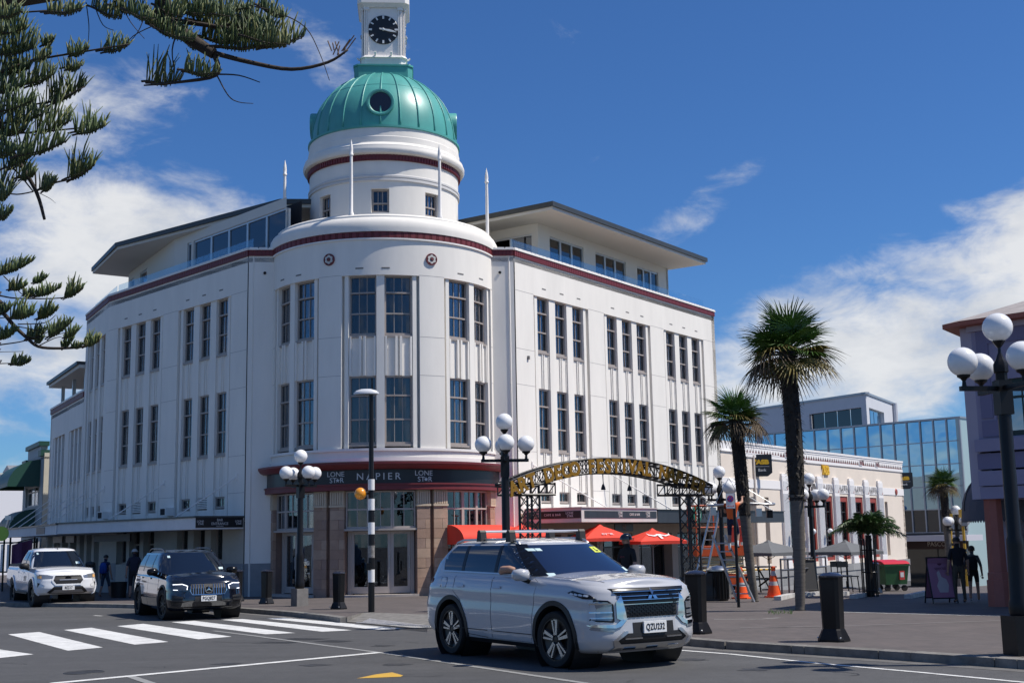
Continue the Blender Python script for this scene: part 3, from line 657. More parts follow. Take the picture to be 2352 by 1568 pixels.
# ---- attic drum, dome, clock tower
def lat(prof, name, mat, n=72, parent=None, **k): return WB(MB().lathe(prof, n, (DC.x, DC.y, 0)), name, mat, parent or BLD, smooth=True, angle=k.get('angle', 30))
SA = Cyl(DC, -BIS, 2.60, .12); ab = lambda deg: R_(deg)*2.60
wang = (-49, -1.5, 40, 92, -95)
ops = [(ab(t-6.6), ab(t+6.6), 12.38, 13.20) for t in wang]
WB(grid_wall(MB(), SA, ab(-130), ab(130), 11.6, 13.5, ops, .25), 'attic_wall', WHT, BLD, smooth=True, angle=40)
for t in wang: window(SA, ab(t-6.4), ab(t+6.4), 12.39, 13.19, -.16, BLD, rows=(.62, .38), cols=3, each=True, sill=False, fw=.05)
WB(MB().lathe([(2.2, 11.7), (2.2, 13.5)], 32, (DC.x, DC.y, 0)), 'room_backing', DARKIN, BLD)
lat([(2.60, 13.46), (2.655, 13.48), (2.655, 13.55), (2.63, 13.57), (2.66, 13.60), (2.66, 13.66), (2.61, 13.69), (2.61, 14.19)], 'attic_moulding', pm('grey_moulding', (.60, .59, .58), .7))
lat([(2.61, 13.685), (2.615, 14.19)], 'attic_frieze', WHT)
mb = MB(); mb.lathe([(2.62, 14.17), (2.66, 14.17), (2.66, 14.38), (2.6, 14.40)], 72, (DC.x, DC.y, 0)); SA2 = Cyl(DC, -BIS, 2.66, .12)
for i in range(150): t0 = R_(360*i/150)*2.66; sbox(mb, SA2, t0+.02, t0+.085, 14.19, 14.36, -.01, .03)
WB(mb, 'dentil_band', RED, BLD)
lat([(2.60, 14.36), (2.72, 14.37), (2.80, 14.40), (2.84, 14.47), (2.84, 14.56), (2.80, 14.64), (2.80, 14.68), (2.77, 14.70), (2.70, 14.75), (2.67, 14.80), (2.67, 15.0), (2.65, 15.02), (2.63, 15.34)], 'attic_cornice', WHT)
GRN = pm('green_dome_paint', (.085, .355, .315), .38, var=.16, scale=1.6, bump=.22, bscale=4, spec=.5, stretch=(1, 1, .5))
DOMEC, DH = 15.42, 2.62
def dr_(z):  # dome radius at height above base
    t = max(0, min(1, (z-DOMEC)/DH)); return 2.56*math.sqrt(max(0.0, 1-t**2.15))
prof = [(2.60, 15.30), (2.68, 15.33), (2.68, 15.40), (2.58, 15.42)]+[(dr_(DOMEC+DH*math.sin(math.pi/2*i/20)), DOMEC+DH*math.sin(math.pi/2*i/20)) for i in range(0, 19)]+[(.9, DOMEC+DH*.985)]
DOME = lat(prof, 'dome', GRN, 72, angle=35)
NR = 24
for i in range(NR):
    th = bx_+R_(360*(i+.5)/NR) ; pts = []
    th = bx_+R_(360*i/NR-1.2)
    for k in range(15):
        z = DOMEC+DH*math.sin(math.pi/2*k/15.5)*.985; r = dr_(z)+.008; pts.append((DC.x+r*math.cos(th), DC.y+r*math.sin(th), z))
    WB(MB().tube(pts, [.030]*15, 6), 'rib', GRN, DOME, smooth=True)
for (zz) in (17.05,):
    WB(MB().lathe([(dr_(zz)+.001, zz-.012), (dr_(zz)+.010, zz), (dr_(zz+.02)+.001, zz+.014)], 72, (DC.x, DC.y, 0)), 'seam', GRN, DOME, smooth=True)
for t in (-1.2, 88.5, -91.5, 180):       # round dormer windows
    th = bx_+R_(t); zc = 16.22; nv = Vector((math.cos(th), math.sin(th), 0)); p = Vector((DC.x, DC.y, zc))+nv*2.05
    M = Matrix.Rotation(th, 4, 'Z') @ Matrix.Rotation(R_(90), 4, 'Y')
    o = WB(MB().lathe([(.36, .30), (.36, .50), (.40, .54), (.455, .54), (.475, .50), (.475, -.2)], 36, p, M), 'dormer', GRN, DOME, smooth=True, angle=30)
    WB(MB().lathe([(.001, .47), (.365, .47)], 28, p, M), 'pane', pm('dormer_glass', (.025, .018, .022), .08, spec=.7), o)
# clock tower turned to face down the street corner
TM = Matrix.Translation((DC.x, DC.y, 0)) @ Matrix.Rotation(bx_+R_(90), 4, 'Z')      # local -y faces out
def oct_(w, ch): return [(-w+ch, -w), (w-ch, -w), (w, -w+ch), (w, w-ch), (w-ch, w), (-w+ch, w), (-w, w-ch), (-w, -w+ch)]
def tower(name, w, ch, z0, z1, mat, parent=BLD, w1=None):
    a, b = oct_(w, ch), oct_(w1 or w, ch); mb = MB(); vs = [TM @ Vector((x, y, z0)) for x, y in a]+[TM @ Vector((x, y, z1)) for x, y in b]
    mb.add(vs, [tuple(range(7, -1, -1)), tuple(range(8, 16))]+[(i, (i+1) % 8, 8+(i+1) % 8, 8+i) for i in range(8)]); return WB(mb, name, mat, parent)
tower('dome_curb', 1.02, .16, 17.35, 18.10, GRN); tower('dome_curb_cap', 1.05, .16, 18.10, 18.16, GRN)
CT = tower('clock_tower', .735, .14, 18.16, 20.55, WHT2)
tower('base_step', .80, .15, 18.16, 18.24, WHT2, CT); tower('base_step', .84, .15, 18.50, 18.58, WHT2, CT, .80); tower('base_step', .78, .15, 18.24, 18.50, WHT2, CT)
fl = MB()
for k in range(4):
    Mk = TM @ Matrix.Rotation(R_(90*k), 4, 'Z')
    for i in range(22): x = -.56+1.12*i/21; fl.box(x-.014, x+.014, -.80, -.77, 18.27, 18.46, 0, Mk)
    for sx in (-1, 1):
        for j in range(3): fl.box(sx*.60+(j-1)*.055-.018, sx*.60+(j-1)*.055+.018, -.775, -.72, 18.60, 20.30, 0, Mk)
        fl.box(sx*.60-.10, sx*.60+.10, -.80, -.72, 20.28, 20.40, 0, Mk)
WB(fl, 'pilaster_fluting', WHT2, CT)
tower('tower_cornice', .80, .14, 20.38, 20.50, WHT2, CT, .90); tower('tower_cornice', .92, .15, 20.50, 21.00, WHT2, CT); tower('tower_cap', .86, .15, 21.0, 21.12, GRN, CT, .80)
WB(MB().lathe([(.70, 21.1), (.62, 21.4), (.4, 21.65), (.05, 21.8), (.03, 22.6), (.001, 22.62)], 32, (DC.x, DC.y, 0)), 'tower_cupola', GRN, CT, smooth=True, angle=30)
DIAL = pm('dial_black', (.012, .012, .014), .4); HAND = pm('dial_white', (.75, .75, .75), .5)
for k in range(4):
    Mk = TM @ Matrix.Rotation(R_(90*k), 4, 'Z') @ Matrix.Translation((0, -.735, 19.55)) @ Matrix.Rotation(R_(90), 4, 'X')   # local z out, y up
    dl = WB(MB().lathe([(.001, .04), (.52, .04), (.535, .03), (.535, -.02)], 48, (0, 0, 0), Mk), 'clock_dial', DIAL, CT)
    for h in range(12):
        r0, r1 = .40, .515; w = .033 if h % 3 == 0 else .024; Mh = Mk @ Matrix.Rotation(-R_(30*h), 4, 'Z'); WB(MB().box(-w, w, r0, r1, .035, .052, 0, Mh), 'hour_mark', HAND, dl)
    for (ang, ln, nm, zz) in ((30*3+8.2, .38, 'hour_hand', .055), (6*17.2, .48, 'minute_hand', .075)):
        Mh = Mk @ Matrix.Rotation(-R_(ang), 4, 'Z'); hm = MB(); hm.prism([(-.018, -.14), (.018, -.14), (.03, .06), (.035, ln*.55), (.008, ln), (-.008, ln), (-.035, ln*.55), (-.03, .06)], 'z', zz, zz+.014, 0, Mh); WB(hm, nm, HAND, dl)
    WB(MB().lathe([(.001, .11), (.045, .10), (.05, .03)], 16, (0, 0, 0), Mk), 'hub', HAND, dl)
    for sx in (-.28, .28):
        WB(MB().tube([Mk @ Vector((sx, -.97, -.05)), Mk @ Vector((sx, -.94, .16)), Mk @ Vector((sx, -.88, .2))], .035, 8), 'floodlight', WHT2, CT)
# flag staffs with spear tips
for th, zb in ((-65, 11.95), (-15.4, 12.03), (31.3, 12.03), (79, 11.95)):
    r = 3.66; t = bx_+R_(th); x, y = DC.x+r*math.cos(t), DC.y+r*math.sin(t); h = 2.55
    f_ = WB(MB().lathe([(.001, 0), (.09, 0), (.09, .05), (.058, .14), (.055, h*.45), (.045, h*.78)], 12, (x, y, zb)), 'flag_staff', WHT2, BLD, smooth=True, angle=40)
    WB(MB().lathe([(.045, h*.78), (.07, h*.79), (.07, h*.81), (.052, h*.82), (.062, h*.86), (.045, h*.92), (.004, h)], 12, (x, y, zb)), 'spear_tip', WHT2, f_, smooth=True, angle=40)
# ---- penthouses
ZE = 13.25; SOF = pm('soffit_cream', (.62, .59, .53), .7, stretch=None); PENW = pm('penthouse_wall', (.66, .63, .57), .7); ALU = pm('aluminium_frame', (.55, .57, .58), .35, metal=.6)
PGL = glassmat('penthouse_glass', (.10, .12, .16), .06); BAL = glassmat('balustrade_glass', (.86, .92, .94), .02, fres=.25)
def hz(u, v, z): d = ray(u, v); p = CAM+d*((z-EYE)/d.z); return Vector((p.x, p.y))
eR = [SR(1.62, 0, -3.6), SR(1.62, 0, .60), SR(13.35, 0, .80), SR(13.35, 0, -9)]; eR.append(SR(1.62, 0, -9)); eR = [eR[1], eR[2], eR[3], eR[4]]
mb = MB(); mb.prism([(p.x, p.y) for p in eR], 'z', ZE-.16, ZE-.02); WB(mb, 'eave_soffit', SOF, BLD)
ctr = sum((Vector((p.x, p.y)) for p in eR), Vector((0, 0)))/4
def roofcap(poly, name, rise=.9, gut=.10):
    c = sum(poly, Vector((0, 0)))/len(poly); mb = MB(); n = len(poly)
    lo = [p+(p-c).normalized()*gut for p in poly]; mid = lo; hi = [c+(p-c)*.35 for p in poly]
    vs = [(p.x, p.y, ZE-.05) for p in lo]+[(p.x, p.y, ZE+.12) for p in lo]+[(p.x, p.y, ZE+rise) for p in hi]
    fs = [(i, (i+1) % n, n+(i+1) % n, n+i) for i in range(n)]+[(n+i, n+(i+1) % n, 2*n+(i+1) % n, 2*n+i) for i in range(n)]+[tuple(range(2*n, 3*n)), tuple(range(n-1, -1, -1))]
    mb.add(vs, fs); WB(mb, name, ROOFD, BLD)
roofcap([Vector((p.x, p.y)) for p in eR], 'penthouse_roof', .55)
def pent(S, s0, s1, d, specs, zb=11.15, zt=ZE-.16):
    ops = [(a, b, 11.2, 12.75) for a, b, c in specs]
    wb = grid_wall(MB(), S, s0, s1, zb, zt, ops, .2, d); WB(wb, 'penthouse_wall', PENW, BLD)
    for a, b, c in specs:
        w = b-a
        for i in range(c):
            x0, x1 = a+w*i/c, a+w*(i+1)/c-.005; fm = MB()
            for q in ((x0, x0+.05, 11.2, 12.75), (x1-.05, x1, 11.2, 12.75)): sbox(fm, S, *q, d-.12, d-.04)
            sbox(fm, S, x0+.05, x1-.05, 12.68, 12.75, d-.12, d-.04); sbox(fm, S, x0+.05, x1-.05, 11.2, 11.28, d-.12, d-.04)
            f_ = WB(fm, 'glazed_door', ALU, BLD); WB(sbox(MB(), S, x0+.05, x1-.05, 11.28, 12.68, d-.09, d-.08), 'pane', PGL, f_)
    back(S, s0+.05, s1-.05, 11.15, zt-.02, d-.6, BLD)
pent(SR, 2.9, 13.1, -.90, [(3.7, 6.1, 3), (7.0, 9.4, 3), (10.35, 12.2, 3)])
SRe = Flat(PRc+dR*2.9-nR*.9, -nR, -dR)
pent(SRe, 0, 5.5, 0, [(.25, 4.2, 4)])
WB(sbox(MB(), Flat(PRc+dR*13.1-nR*.9, -nR, dR), 0, 8, 11.15, ZE-.16, -.2, 0), 'penthouse_wall', PENW, BLD)
for (S, s0, s1, n) in ((SR, .25, 15.2, 9), (SL, .2, 10.2, 6), (SB, .1, 4.5, 3)):
    for i in range(n): a = s0+(s1-s0)*i/n; WB(sbox(MB(), S, a+.01, a+(s1-s0)/n-.01, 11.42, 11.90, -.30, -.285), 'balustrade_pane', BAL, BLD)
eL = [hz(640, 466, ZE), hz(433, 522, ZE), hz(270, 564, ZE), hz(213, 620, ZE)]; inn = [SB(4.2, 0, -5.5), SL(3.5, 0, -6.0), SL(-1.0, 0, -2.3)]
eL = eL+[Vector((p.x, p.y)) for p in inn]
mb = MB(); mb.prism([(p.x, p.y) for p in eL], 'z', ZE-.16, ZE-.02); WB(mb, 'eave_soffit', SOF, BLD); roofcap(eL, 'penthouse_roof', .5)
pent(SL, -1.3, 6.33, -.62, [(-1.25, 4.9, 5), (5.05, 5.35, 1)])
_a, _b = SL(6.33, 0, -.62), SL(12.94, 0, -2.07); _d = Vector((_b.x-_a.x, _b.y-_a.y)).normalized(); SLb = Flat(Vector((_a.x, _a.y)), _d, Vector((-_d.y, _d.x)))
pent(SLb, 0, 6.9, 0, [(3.9, 5.0, 1), (5.9, 6.6, 1)])
# ---- canopies over the footpaths
def canopy(S, s0, s1, d, z0, z1, mats, name, cap=.09):
    o = WB(sbox(MB(), S, s0, s1, z0, z1, .01, d), name, mats[0], BLD); WB(sbox(MB(), S, s0-.05, s1+.05, z1, z1+cap, .01, d+.05), 'canopy_edge', mats[1], o); return o
PINKW = pm('canopy_offwhite', (.62, .56, .54), .6, var=.08, scale=3); DKBL = pm('canopy_dark', (.030, .034, .042), .4, var=.3, scale=6, stretch=(1, 1, .2))
CR_ = canopy(SR, .42, 5.55, 2.2, 2.13, 2.60, (PINKW, PINKW), 'canopy', .02)
WB(sbox(MB(), SR, .60, 5.50, 2.26, 2.50, 2.2, 2.215), 'canopy_sign', DKBL, CR_)
Sc = Flat(Vector((SR(.42, 0, 2.2).x, SR(.42, 0, 2.2).y)), -nR, -dR)      # end face: s runs from the outer corner to the wall
WB(sbox(MB(), Sc, .02, 2.15, 2.26, 2.50, 0, .012), 'canopy_sign', BLK, CR_)
fn = lambda c: (lambda x, y, e: SR(c+x, 2.38+y, 2.218+e))
for c in (2.9, 4.85): lonestar(fn(c), .12, CR_)
WT('lettering', 'CAFE & BAR', .12, LETT, fn(3.9), CR_, spacing=1.15)
fe = lambda c: (lambda x, y, e: Sc(c-x, 2.38+y, .014+e))
for c in (.45, 1.75): lonestar(fe(c), .115, CR_)
WT('lettering', 'CAFE & BAR', .105, LETT, fe(1.12), CR_, spacing=1.2)
CK_ = canopy(SR, 5.62, 17.1, 2.2, 2.10, 2.56, (DKBL, DKBL), 'canopy', .02)
# green round cafe emblem hung at the dark canopy
ep = SR(8.6, 2.40, 2.26); EM = Matrix.Translation(ep) @ Matrix(((dR.x, 0, nR.x, 0), (dR.y, 0, nR.y, 0), (0, 1, 0, 0), (0, 0, 0, 1)))
em = WB(MB().lathe([(.001, .03), (.33, .03), (.33, -.03), (.001, -.03)], 36, (0, 0, 0), EM), 'round_sign', pm('emblem_green', (.0, .12, .07), .5), CK_)
wm = MB(); wm.lathe([(.22, .031), (.22, .034), (.235, .034), (.235, .031)], 36, (0, 0, 0), EM)
for i in range(7): y = -.16+.05*i; wm.box(-.15+.03*abs(3-i), -.03, y, y+.022, .031, .036, 0, EM); wm.box(.03, .15-.03*abs(3-i), y, y+.022, .031, .036, 0, EM)
wm.lathe([(.001, .036), (.045, .036)], 16, (0, 0, 0), EM @ Matrix.Translation((0, .03, 0))); WB(wm, 'emblem', HAND, em)
SQ = canopy(SL, .09, 10.45, 1.75, 2.12, 2.48, (pm('verandah_white', (.66, .66, .67), .7, var=.1, scale=2), ROOFD), 'verandah', .06)
VW = MATS['verandah_white']
SQ2 = canopy(SB, -.38, 13.4, 1.75, 2.10, 2.46, (VW, ROOFD), 'verandah', .06)
Se = Flat(Vector((SL(.09, 0, 1.75).x, SL(.09, 0, 1.75).y)), -nL, -dL)
WB(sbox(MB(), Se, .01, 1.72, 2.17, 2.48, 0, .015), 'verandah_sign', BLK, SQ)
fe2 = lambda c, z: (lambda x, y, e: Se(c+x, z+y, .016+e))
if (Se(1, 0)-Se(0, 0)).x < 0: fe2 = lambda c, z: (lambda x, y, e: Se(c-x, z+y, .016+e))
for c in (.17, 1.55): lonestar(fe2(c, 2.325), .095, SQ)
WT('lettering', 'BAR', .12, LETT, fe2(.87, 2.405), SQ); WT('lettering', 'ENTRANCE', .12, LETT, fe2(.87, 2.29), SQ); WT('lettering', 'MARINE PARADE', .035, LETT, fe2(.87, 2.215), SQ)
WB(sbox(MB(), SB, 2.2, 4.3, 2.16, 2.42, 1.75, 1.765), 'verandah_sign', pm('sign_slate', (.06, .065, .085), .5), SQ2)
# rods holding the canopies
for (S, ss, d, zt) in ((SL, (.56, 5.47, 10.3), 1.6, 3.82), (SB, (3.6, 6.6, 9.6, 12.4), 1.6, 3.8), (SR, (.9, 5.5, 10.2, 14.9), 2.0, 4.1)):
    for s_ in ss:
        dx = 1.9 if S is SR else 1.35
        r_ = WB(MB().tube([S(s_, zt, .02), S(s_+(dx if S is SR else dx*.9), 2.50, d)], .022, 6), 'canopy_rod', WHT2, BLD)
        WB(sbox(MB(), S, s_-.05, s_+.05, zt-.1, zt+.12, 0, .03), 'rod_plate', WHT2, r_)
for (S, s_, d) in ((SL, 4.75, 0), (SL, 9.7, 0)):
    o = WB(sbox(MB(), S, s_, s_+.42, 2.66, 2.94, -.05, .32), 'air_conditioner', WHT2, BLD); WB(sbox(MB(), S, s_+.05, s_+.37, 2.69, 2.91, .32, .33), 'fan_grille', DARKIN, o)
for (S, s_) in ((SL, 2.55), (SL, 7.35)):
    for k in range(6): WB(sbox(MB(), S, s_+.02, s_+.74, 2.85+.06*k, 2.885+.06*k, -.19, -.10), 'louvre', WHT2, BLD)
# ---- ground floor under the canopies
ZL = -.15
def lower(S, s0, s1, ops, mat, parent, z1=2.45, dado=None, depth=.32):
    WB(grid_wall(MB(), S, s0, s1, ZL-1.0, z1, ops, depth), 'shop_wall', mat, parent)
    back(S, s0, s1, ZL-.5, z1, -1.2, parent)
    if dado:
        mb = MB(); segs = [(s0, s1)]
        for o in ops:
            if o[2] < dado: segs = [q for (a, b) in segs for q in (((a, min(b, o[0])), (max(a, o[1]), b)) if o[0] < b and o[1] > a else ((a, b),)) if q[1]-q[0] > .02]
        for (a, b) in segs: sbox(mb, S, a, b, ZL-.5, dado, -.1, .004)
        WB(mb, 'dado', GREY, parent)
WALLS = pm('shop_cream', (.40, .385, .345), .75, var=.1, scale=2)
op1 = [(1.39+i*1.16, 2.15+i*1.16, 1.06, 2.42) for i in range(3)]; op2 = [(6.15, 6.95, ZL, 2.3), (7.25, 8.05, ZL, 2.3), (8.3, 9.1, .95, 2.3)]
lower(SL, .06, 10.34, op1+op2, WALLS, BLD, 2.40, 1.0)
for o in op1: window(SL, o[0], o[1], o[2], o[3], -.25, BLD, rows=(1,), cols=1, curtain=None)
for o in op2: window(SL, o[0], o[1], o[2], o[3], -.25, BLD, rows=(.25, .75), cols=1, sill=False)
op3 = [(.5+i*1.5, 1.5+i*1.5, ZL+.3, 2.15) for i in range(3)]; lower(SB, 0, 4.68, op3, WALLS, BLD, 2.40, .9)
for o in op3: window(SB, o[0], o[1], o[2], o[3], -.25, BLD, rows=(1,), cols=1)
for (S, a, b, t) in ((SL, 6.1, 9.0, None), (SB, .4, 2.2, None), (SB, 3.0, 5.2, None)):
    WB(sbox(MB(), S, a, b, 1.80, 2.06, .9, .96), 'hanging_sign', pm('dark_brown_sign', (.03, .02, .02), .5), BLD)
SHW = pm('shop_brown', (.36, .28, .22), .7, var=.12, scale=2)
op4 = [(.5, 2.6, ZL, 1.75), (3.0, 5.0, ZL, 1.75), (5.4, 7.6, ZL, 1.75), (8.1, 10.8, ZL, 1.75), (11.3, 14.9, ZL, 1.75)]
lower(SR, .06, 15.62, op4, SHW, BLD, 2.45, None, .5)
for o in op4: window(SR, o[0], o[1], o[2], o[3], -.42, BLD, rows=(.25, .75), cols=3, sill=False, frame=pm('dark_frame', (.03, .03, .03), .5), fw=.07)
WB(sbox(MB(), SR, 4.2, 5.5, 1.82, 2.08, 1.2, 1.24), 'hanging_sign', BLK, BLD); lonestar(lambda x, y, e: SR(4.85+x, 1.95+y, 1.243+e), .11, BLD, pm('dim_letter', (.25, .23, .2), .6))
# red hooped awning on the drum's right bay
RDC = pm('red_canvas', (.78, .055, .028), .75, var=.10, scale=3, bump=.08)
aw = MB(); nseg, na = 10, 9; A0, A1 = 31, 76; vs = []
for i in range(nseg+1):
    th = A0+(A1-A0)*i/nseg
    for k in range(na+1):
        t = math.pi/2*k/na; vs.append(SD(aa(th), 1.62+.48*math.cos(t) if True else 0, .04+.95*math.sin(t)))
    vs.append(SD(aa(th), 1.50, .99))
w_ = na+2; aw.add(vs, [(i*w_+k, (i+1)*w_+k, (i+1)*w_+k+1, i*w_+k+1) for i in range(nseg) for k in range(w_-1)])
for i in (0, nseg): aw.add([SD(aa(A0 if i == 0 else A1), 1.50, .04)]+vs[i*w_:(i+1)*w_], [(0, k+1, k+2) for k in range(w_-1)])
AW = WB(aw, 'awning', RDC, BLD, fix=False, smooth=True, angle=40)
WT('lettering', 'LONE STAR', .10, HAND, lambda x, y, e: SD(aa(38)+x, 1.56+y, .992+e), AW)
# ---- wing: lower building continuing along the parade
WNG = thing('terrace_wing', 'lower white two storey wing with roof terrace and red band', 'building', SB(8.8, gz(-18, 55), 0))
ops = [(4.95, 8.0, 2.4, 6.70), (9.05, 12.1, 2.4, 6.70)]
WB(grid_wall(MB(), SB, 4.70, 12.96, 2.4, 7.92, ops, .5), 'facade_wall', WHT, WNG)
for (a, b, _, _) in ops:
    pr, sp = MB(), MB(); w = (b-a)
    for k in range(4): x = a+(w-.3)*k/3; WB(sbox(MB(), SB, x, x+.3, 2.4, 6.70, -.5, -.05), 'pier', WHT, WNG)
    for k in range(3):
        x0, x1 = a+(w-.3)*k/3+.3, a+(w-.3)*(k+1)/3; sp = sbox(MB(), SB, x0, x1, 2.4, 4.42, -.5, -.12); sbox(sp, SB, (x0+x1)/2-.03, (x0+x1)/2+.03, 2.4, 4.41, -.121, -.08); WB(sp, 'spandrel', WHT, WNG); window(SB, x0, x1, 4.45, 6.70, -.20, WNG)
back(SB, 4.8, 12.9, 2.41, 7.9, -.9, WNG); fluted(SB, 4.70, 12.96, 7.92, 8.14, WNG); copings(SB, 4.72, 12.96, WNG, 8.14)
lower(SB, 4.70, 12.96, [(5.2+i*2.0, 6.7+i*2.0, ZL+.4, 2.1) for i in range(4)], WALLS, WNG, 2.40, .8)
WB(sbox(MB(), Flat(Vector((SB(12.96, 0).x, SB(12.96, 0).y)), -nB, dB), 0, 9, -.5, 8.2, -.3, -.001), 'end_wall', WHT, WNG)
mb = MB(); mb.prism([(SB(a, 0, d).x, SB(a, 0, d).y) for a, d in ((4.7, 0), (12.9, 0), (12.9, -9), (4.7, -9))], 'z', 7.7, 7.85); WB(mb, 'roof_deck', MATS['roof_grey'], WNG)
mb = MB(); sbox(mb, SB, 4.7, 12.5, 9.30, 9.44, -4.5, .35); WB(mb, 'terrace_roof', ROOFD, WNG); WB(sbox(MB(), SB, 4.7, 12.4, 9.16, 9.298, -4.4, .25), 'terrace_soffit', SOF, WNG)
for s_ in (5.83, 8.71, 11.57): WB(sbox(MB(), SB, s_-.07, s_+.07, 7.85, 9.16, -.35, -.2), 'terrace_post', ALU, WNG)
for i in range(5): WB(sbox(MB(), SB, 4.9+i*1.6, 6.45+i*1.6, 8.2, 8.7, -.6, -.585), 'balustrade_pane', BAL, WNG)
# ------------------------------------------------------------------ bank with zigzag parapet
ZB = -1.35; BLW = pm('bank_cream', (.76, .665, .565), .75, var=.06, scale=1.5); BLT = pm('bank_white', (.80, .775, .76), .7); GRAN = [pm('granite_%d' % i, c, .7, var=.15, scale=14) for i, c in enumerate(((.30, .30, .295), (.265, .265, .262), (.33, .33, .325)))]
RDB = pm('bank_red', (.30, .05, .035), .55); DKF = pm('dark_frame', (.03, .03, .03), .5)
on = lambda u, v: onplane(u, v, PRc, dR)
sE = on(2070, 1062)[0]; BK = thing('bank_building', 'cream bank with white fluted pilasters and red zigzag parapet', 'building', SR((15.7+sE)/2, -.9, 0))
pls = []
for (a, b, y) in ((1788.3, 1803.6, 1100), (1841, 1855, 1100), (1870, 1884, 1103), (1908.5, 1921, 1105), (1944, 1956, 1108), (1978.6, 1990, 1111), (2010.5, 2022, 1113)):
    pls.append((on(a, y)[0]+.15, on(b, y)[0]+.05))
ops = []; ZW = (.20, 3.50)
for i in range(6): ops.append((pls[i][1]+.12, pls[i+1][0]-.12, ZW[0], ZW[1]))
sl_ = [(1720, 1728, 1130, 1290), (1755, 1763, 1137, 1290), (2031, 2036, 1140, 1225)]
slots = []
for (a, b, y0, y1) in sl_: slots.append((on(a, y0)[0], on(b, y0)[0]+.1, .25, 3.3))
sm = [(on(1722, 1185)[0]-1.6, on(1722, 1185)[0]-1.1, .25, 1.6)]
WB(grid_wall(MB(), SR, 15.66, sE, -.03, 5.25, ops+slots+sm, .4), 'facade_wall', BLW, BK)
WB(sbox(MB(), SR, 15.66, sE, 5.2, 5.73, -.5, -.03), 'parapet', BLT, BK); WB(sbox(MB(), SR, 15.66, pls[0][0], 5.25, 5.30, -.4, .06), 'parapet_sill', BLT, BK)
WB(sbox(MB(), SR, pls[0][0]-5.0, sE+.02, 5.66, 5.76, -.5, .10), 'parapet_cap', BLT, BK); WB(sbox(MB(), SR, pls[0][0]-5.0, sE, 5.10, 5.25, 0, .05), 'parapet_ledge', BLT, BK)
z0 = pls[0][0]-5.0; n = int((sE-z0)/.32); grp = [on(1805, 1050)[0], on(1974, 1060)[0], on(2011, 1063)[0]]
zz_ = MB(); zr = MB(); sbox(zr, SR, z0, sE, 5.25, 5.5, -.04, .012)
for i in range(n):
    a = z0+(sE-z0)*i/n; w = (sE-z0)/n
    if any(abs(a-g_) < .35 for g_ in grp): continue
    zz_.add([SR(a, 5.62, .05), SR(a+w, 5.62, .05), SR(a+w, 5.48, .05), SR(a+w*.5, 5.26, .05), SR(a, 5.48, .05)]+[SR(a, 5.62, .0), SR(a+w, 5.62, .0), SR(a+w, 5.48, .0), SR(a+w*.5, 5.26, .0), SR(a, 5.48, .0)], [(0, 1, 2, 3, 4), (5, 6, 1, 0), (1, 6, 7, 2), (2, 7, 8, 3), (3, 8, 9, 4), (4, 9, 5, 0)])
WB(zr, 'zigzag_ground', RED, BK); tag(WB(zz_, 'zigzag_moulding', BLT, BK, fix=False), kind='stuff'); WB(sbox(MB(), SR, z0, sE, 5.56, 5.66, 0, .07), 'parapet_roll', BLT, BK)
for g_ in grp:
    o = WB(sbox(MB(), SR, g_-.22, g_+.22, 5.24, 5.52, 0, .08), 'parapet_block', BLT, BK); mb = MB()
    for k in range(5): sbox(mb, SR, g_-.17+.075*k, g_-.13+.075*k, 5.27, 5.49, .08, .088)
    WB(mb, 'block_flutes', RED, o)
for i, (a, b) in enumerate(pls):
    p_ = WB(sbox(MB(), SR, a, b, -.03, 4.36, -.1, .12), 'pilaster', BLT, BK); WB(sbox(MB(), SR, a+.03, b-.03, 4.36, 4.46, -.1, .09), 'pilaster_cap', BLT, p_); WB(sbox(MB(), SR, a-.01, b+.01, -.03, .30, -.1, .135), 'pilaster_foot', BLT, p_)
    mb = MB(); w = b-a
    for k in range(6): sbox(mb, SR, a+w*(k+.2)/6, a+w*(k+.75)/6, .34, 3.5, .12, .135)
    WB(mb, 'fluting', pm('bank_greywhite', (.60, .60, .61), .7), p_)
    mb = MB(); sbox(mb, SR, a+.10, b-.10, 3.68, 4.10, .12, .132); WB(mb, 'carved_panel', MATS['bank_greywhite'], p_); mb = MB(); mb.add([SR(b-.22, 3.68, .134), SR(b-.10, 3.68, .134), SR(b-.10, 3.86, .134)], [(0, 1, 2)]); WB(mb, 'carved_motif', RDB, p_, fix=False)
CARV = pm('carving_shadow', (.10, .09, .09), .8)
for i, (a, b, za, zb) in enumerate(ops):
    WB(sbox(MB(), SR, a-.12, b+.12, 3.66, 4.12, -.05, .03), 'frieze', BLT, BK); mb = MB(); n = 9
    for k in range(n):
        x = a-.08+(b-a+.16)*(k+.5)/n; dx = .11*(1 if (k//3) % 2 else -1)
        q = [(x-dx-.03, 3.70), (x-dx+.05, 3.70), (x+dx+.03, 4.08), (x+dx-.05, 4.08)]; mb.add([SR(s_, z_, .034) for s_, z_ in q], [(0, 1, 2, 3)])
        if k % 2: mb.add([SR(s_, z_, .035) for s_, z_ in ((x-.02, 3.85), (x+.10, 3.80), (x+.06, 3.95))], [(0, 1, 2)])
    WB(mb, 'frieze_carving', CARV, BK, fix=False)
    fm = MB(); sbox(fm, SR, a, a+.14, za, zb, -.38, -.04); sbox(fm, SR, b-.14, b, za, zb, -.38, -.04); sbox(fm, SR, a+.14, b-.14, zb-.28, zb, -.38, -.04); sbox(fm, SR, a+.14, b-.14, za, za+.16, -.38, -.02)
    WB(fm, 'red_surround', RDB, BK); window(SR, a+.14, b-.14, za+.16, zb-.28, -.16, BK, rows=(.18, .30, .22, .16, .14), cols=2, frame=DKF, sill=False, fw=.05)
back(SR, 15.8, sE-.2, -.02, 5.2, -.8, BK)
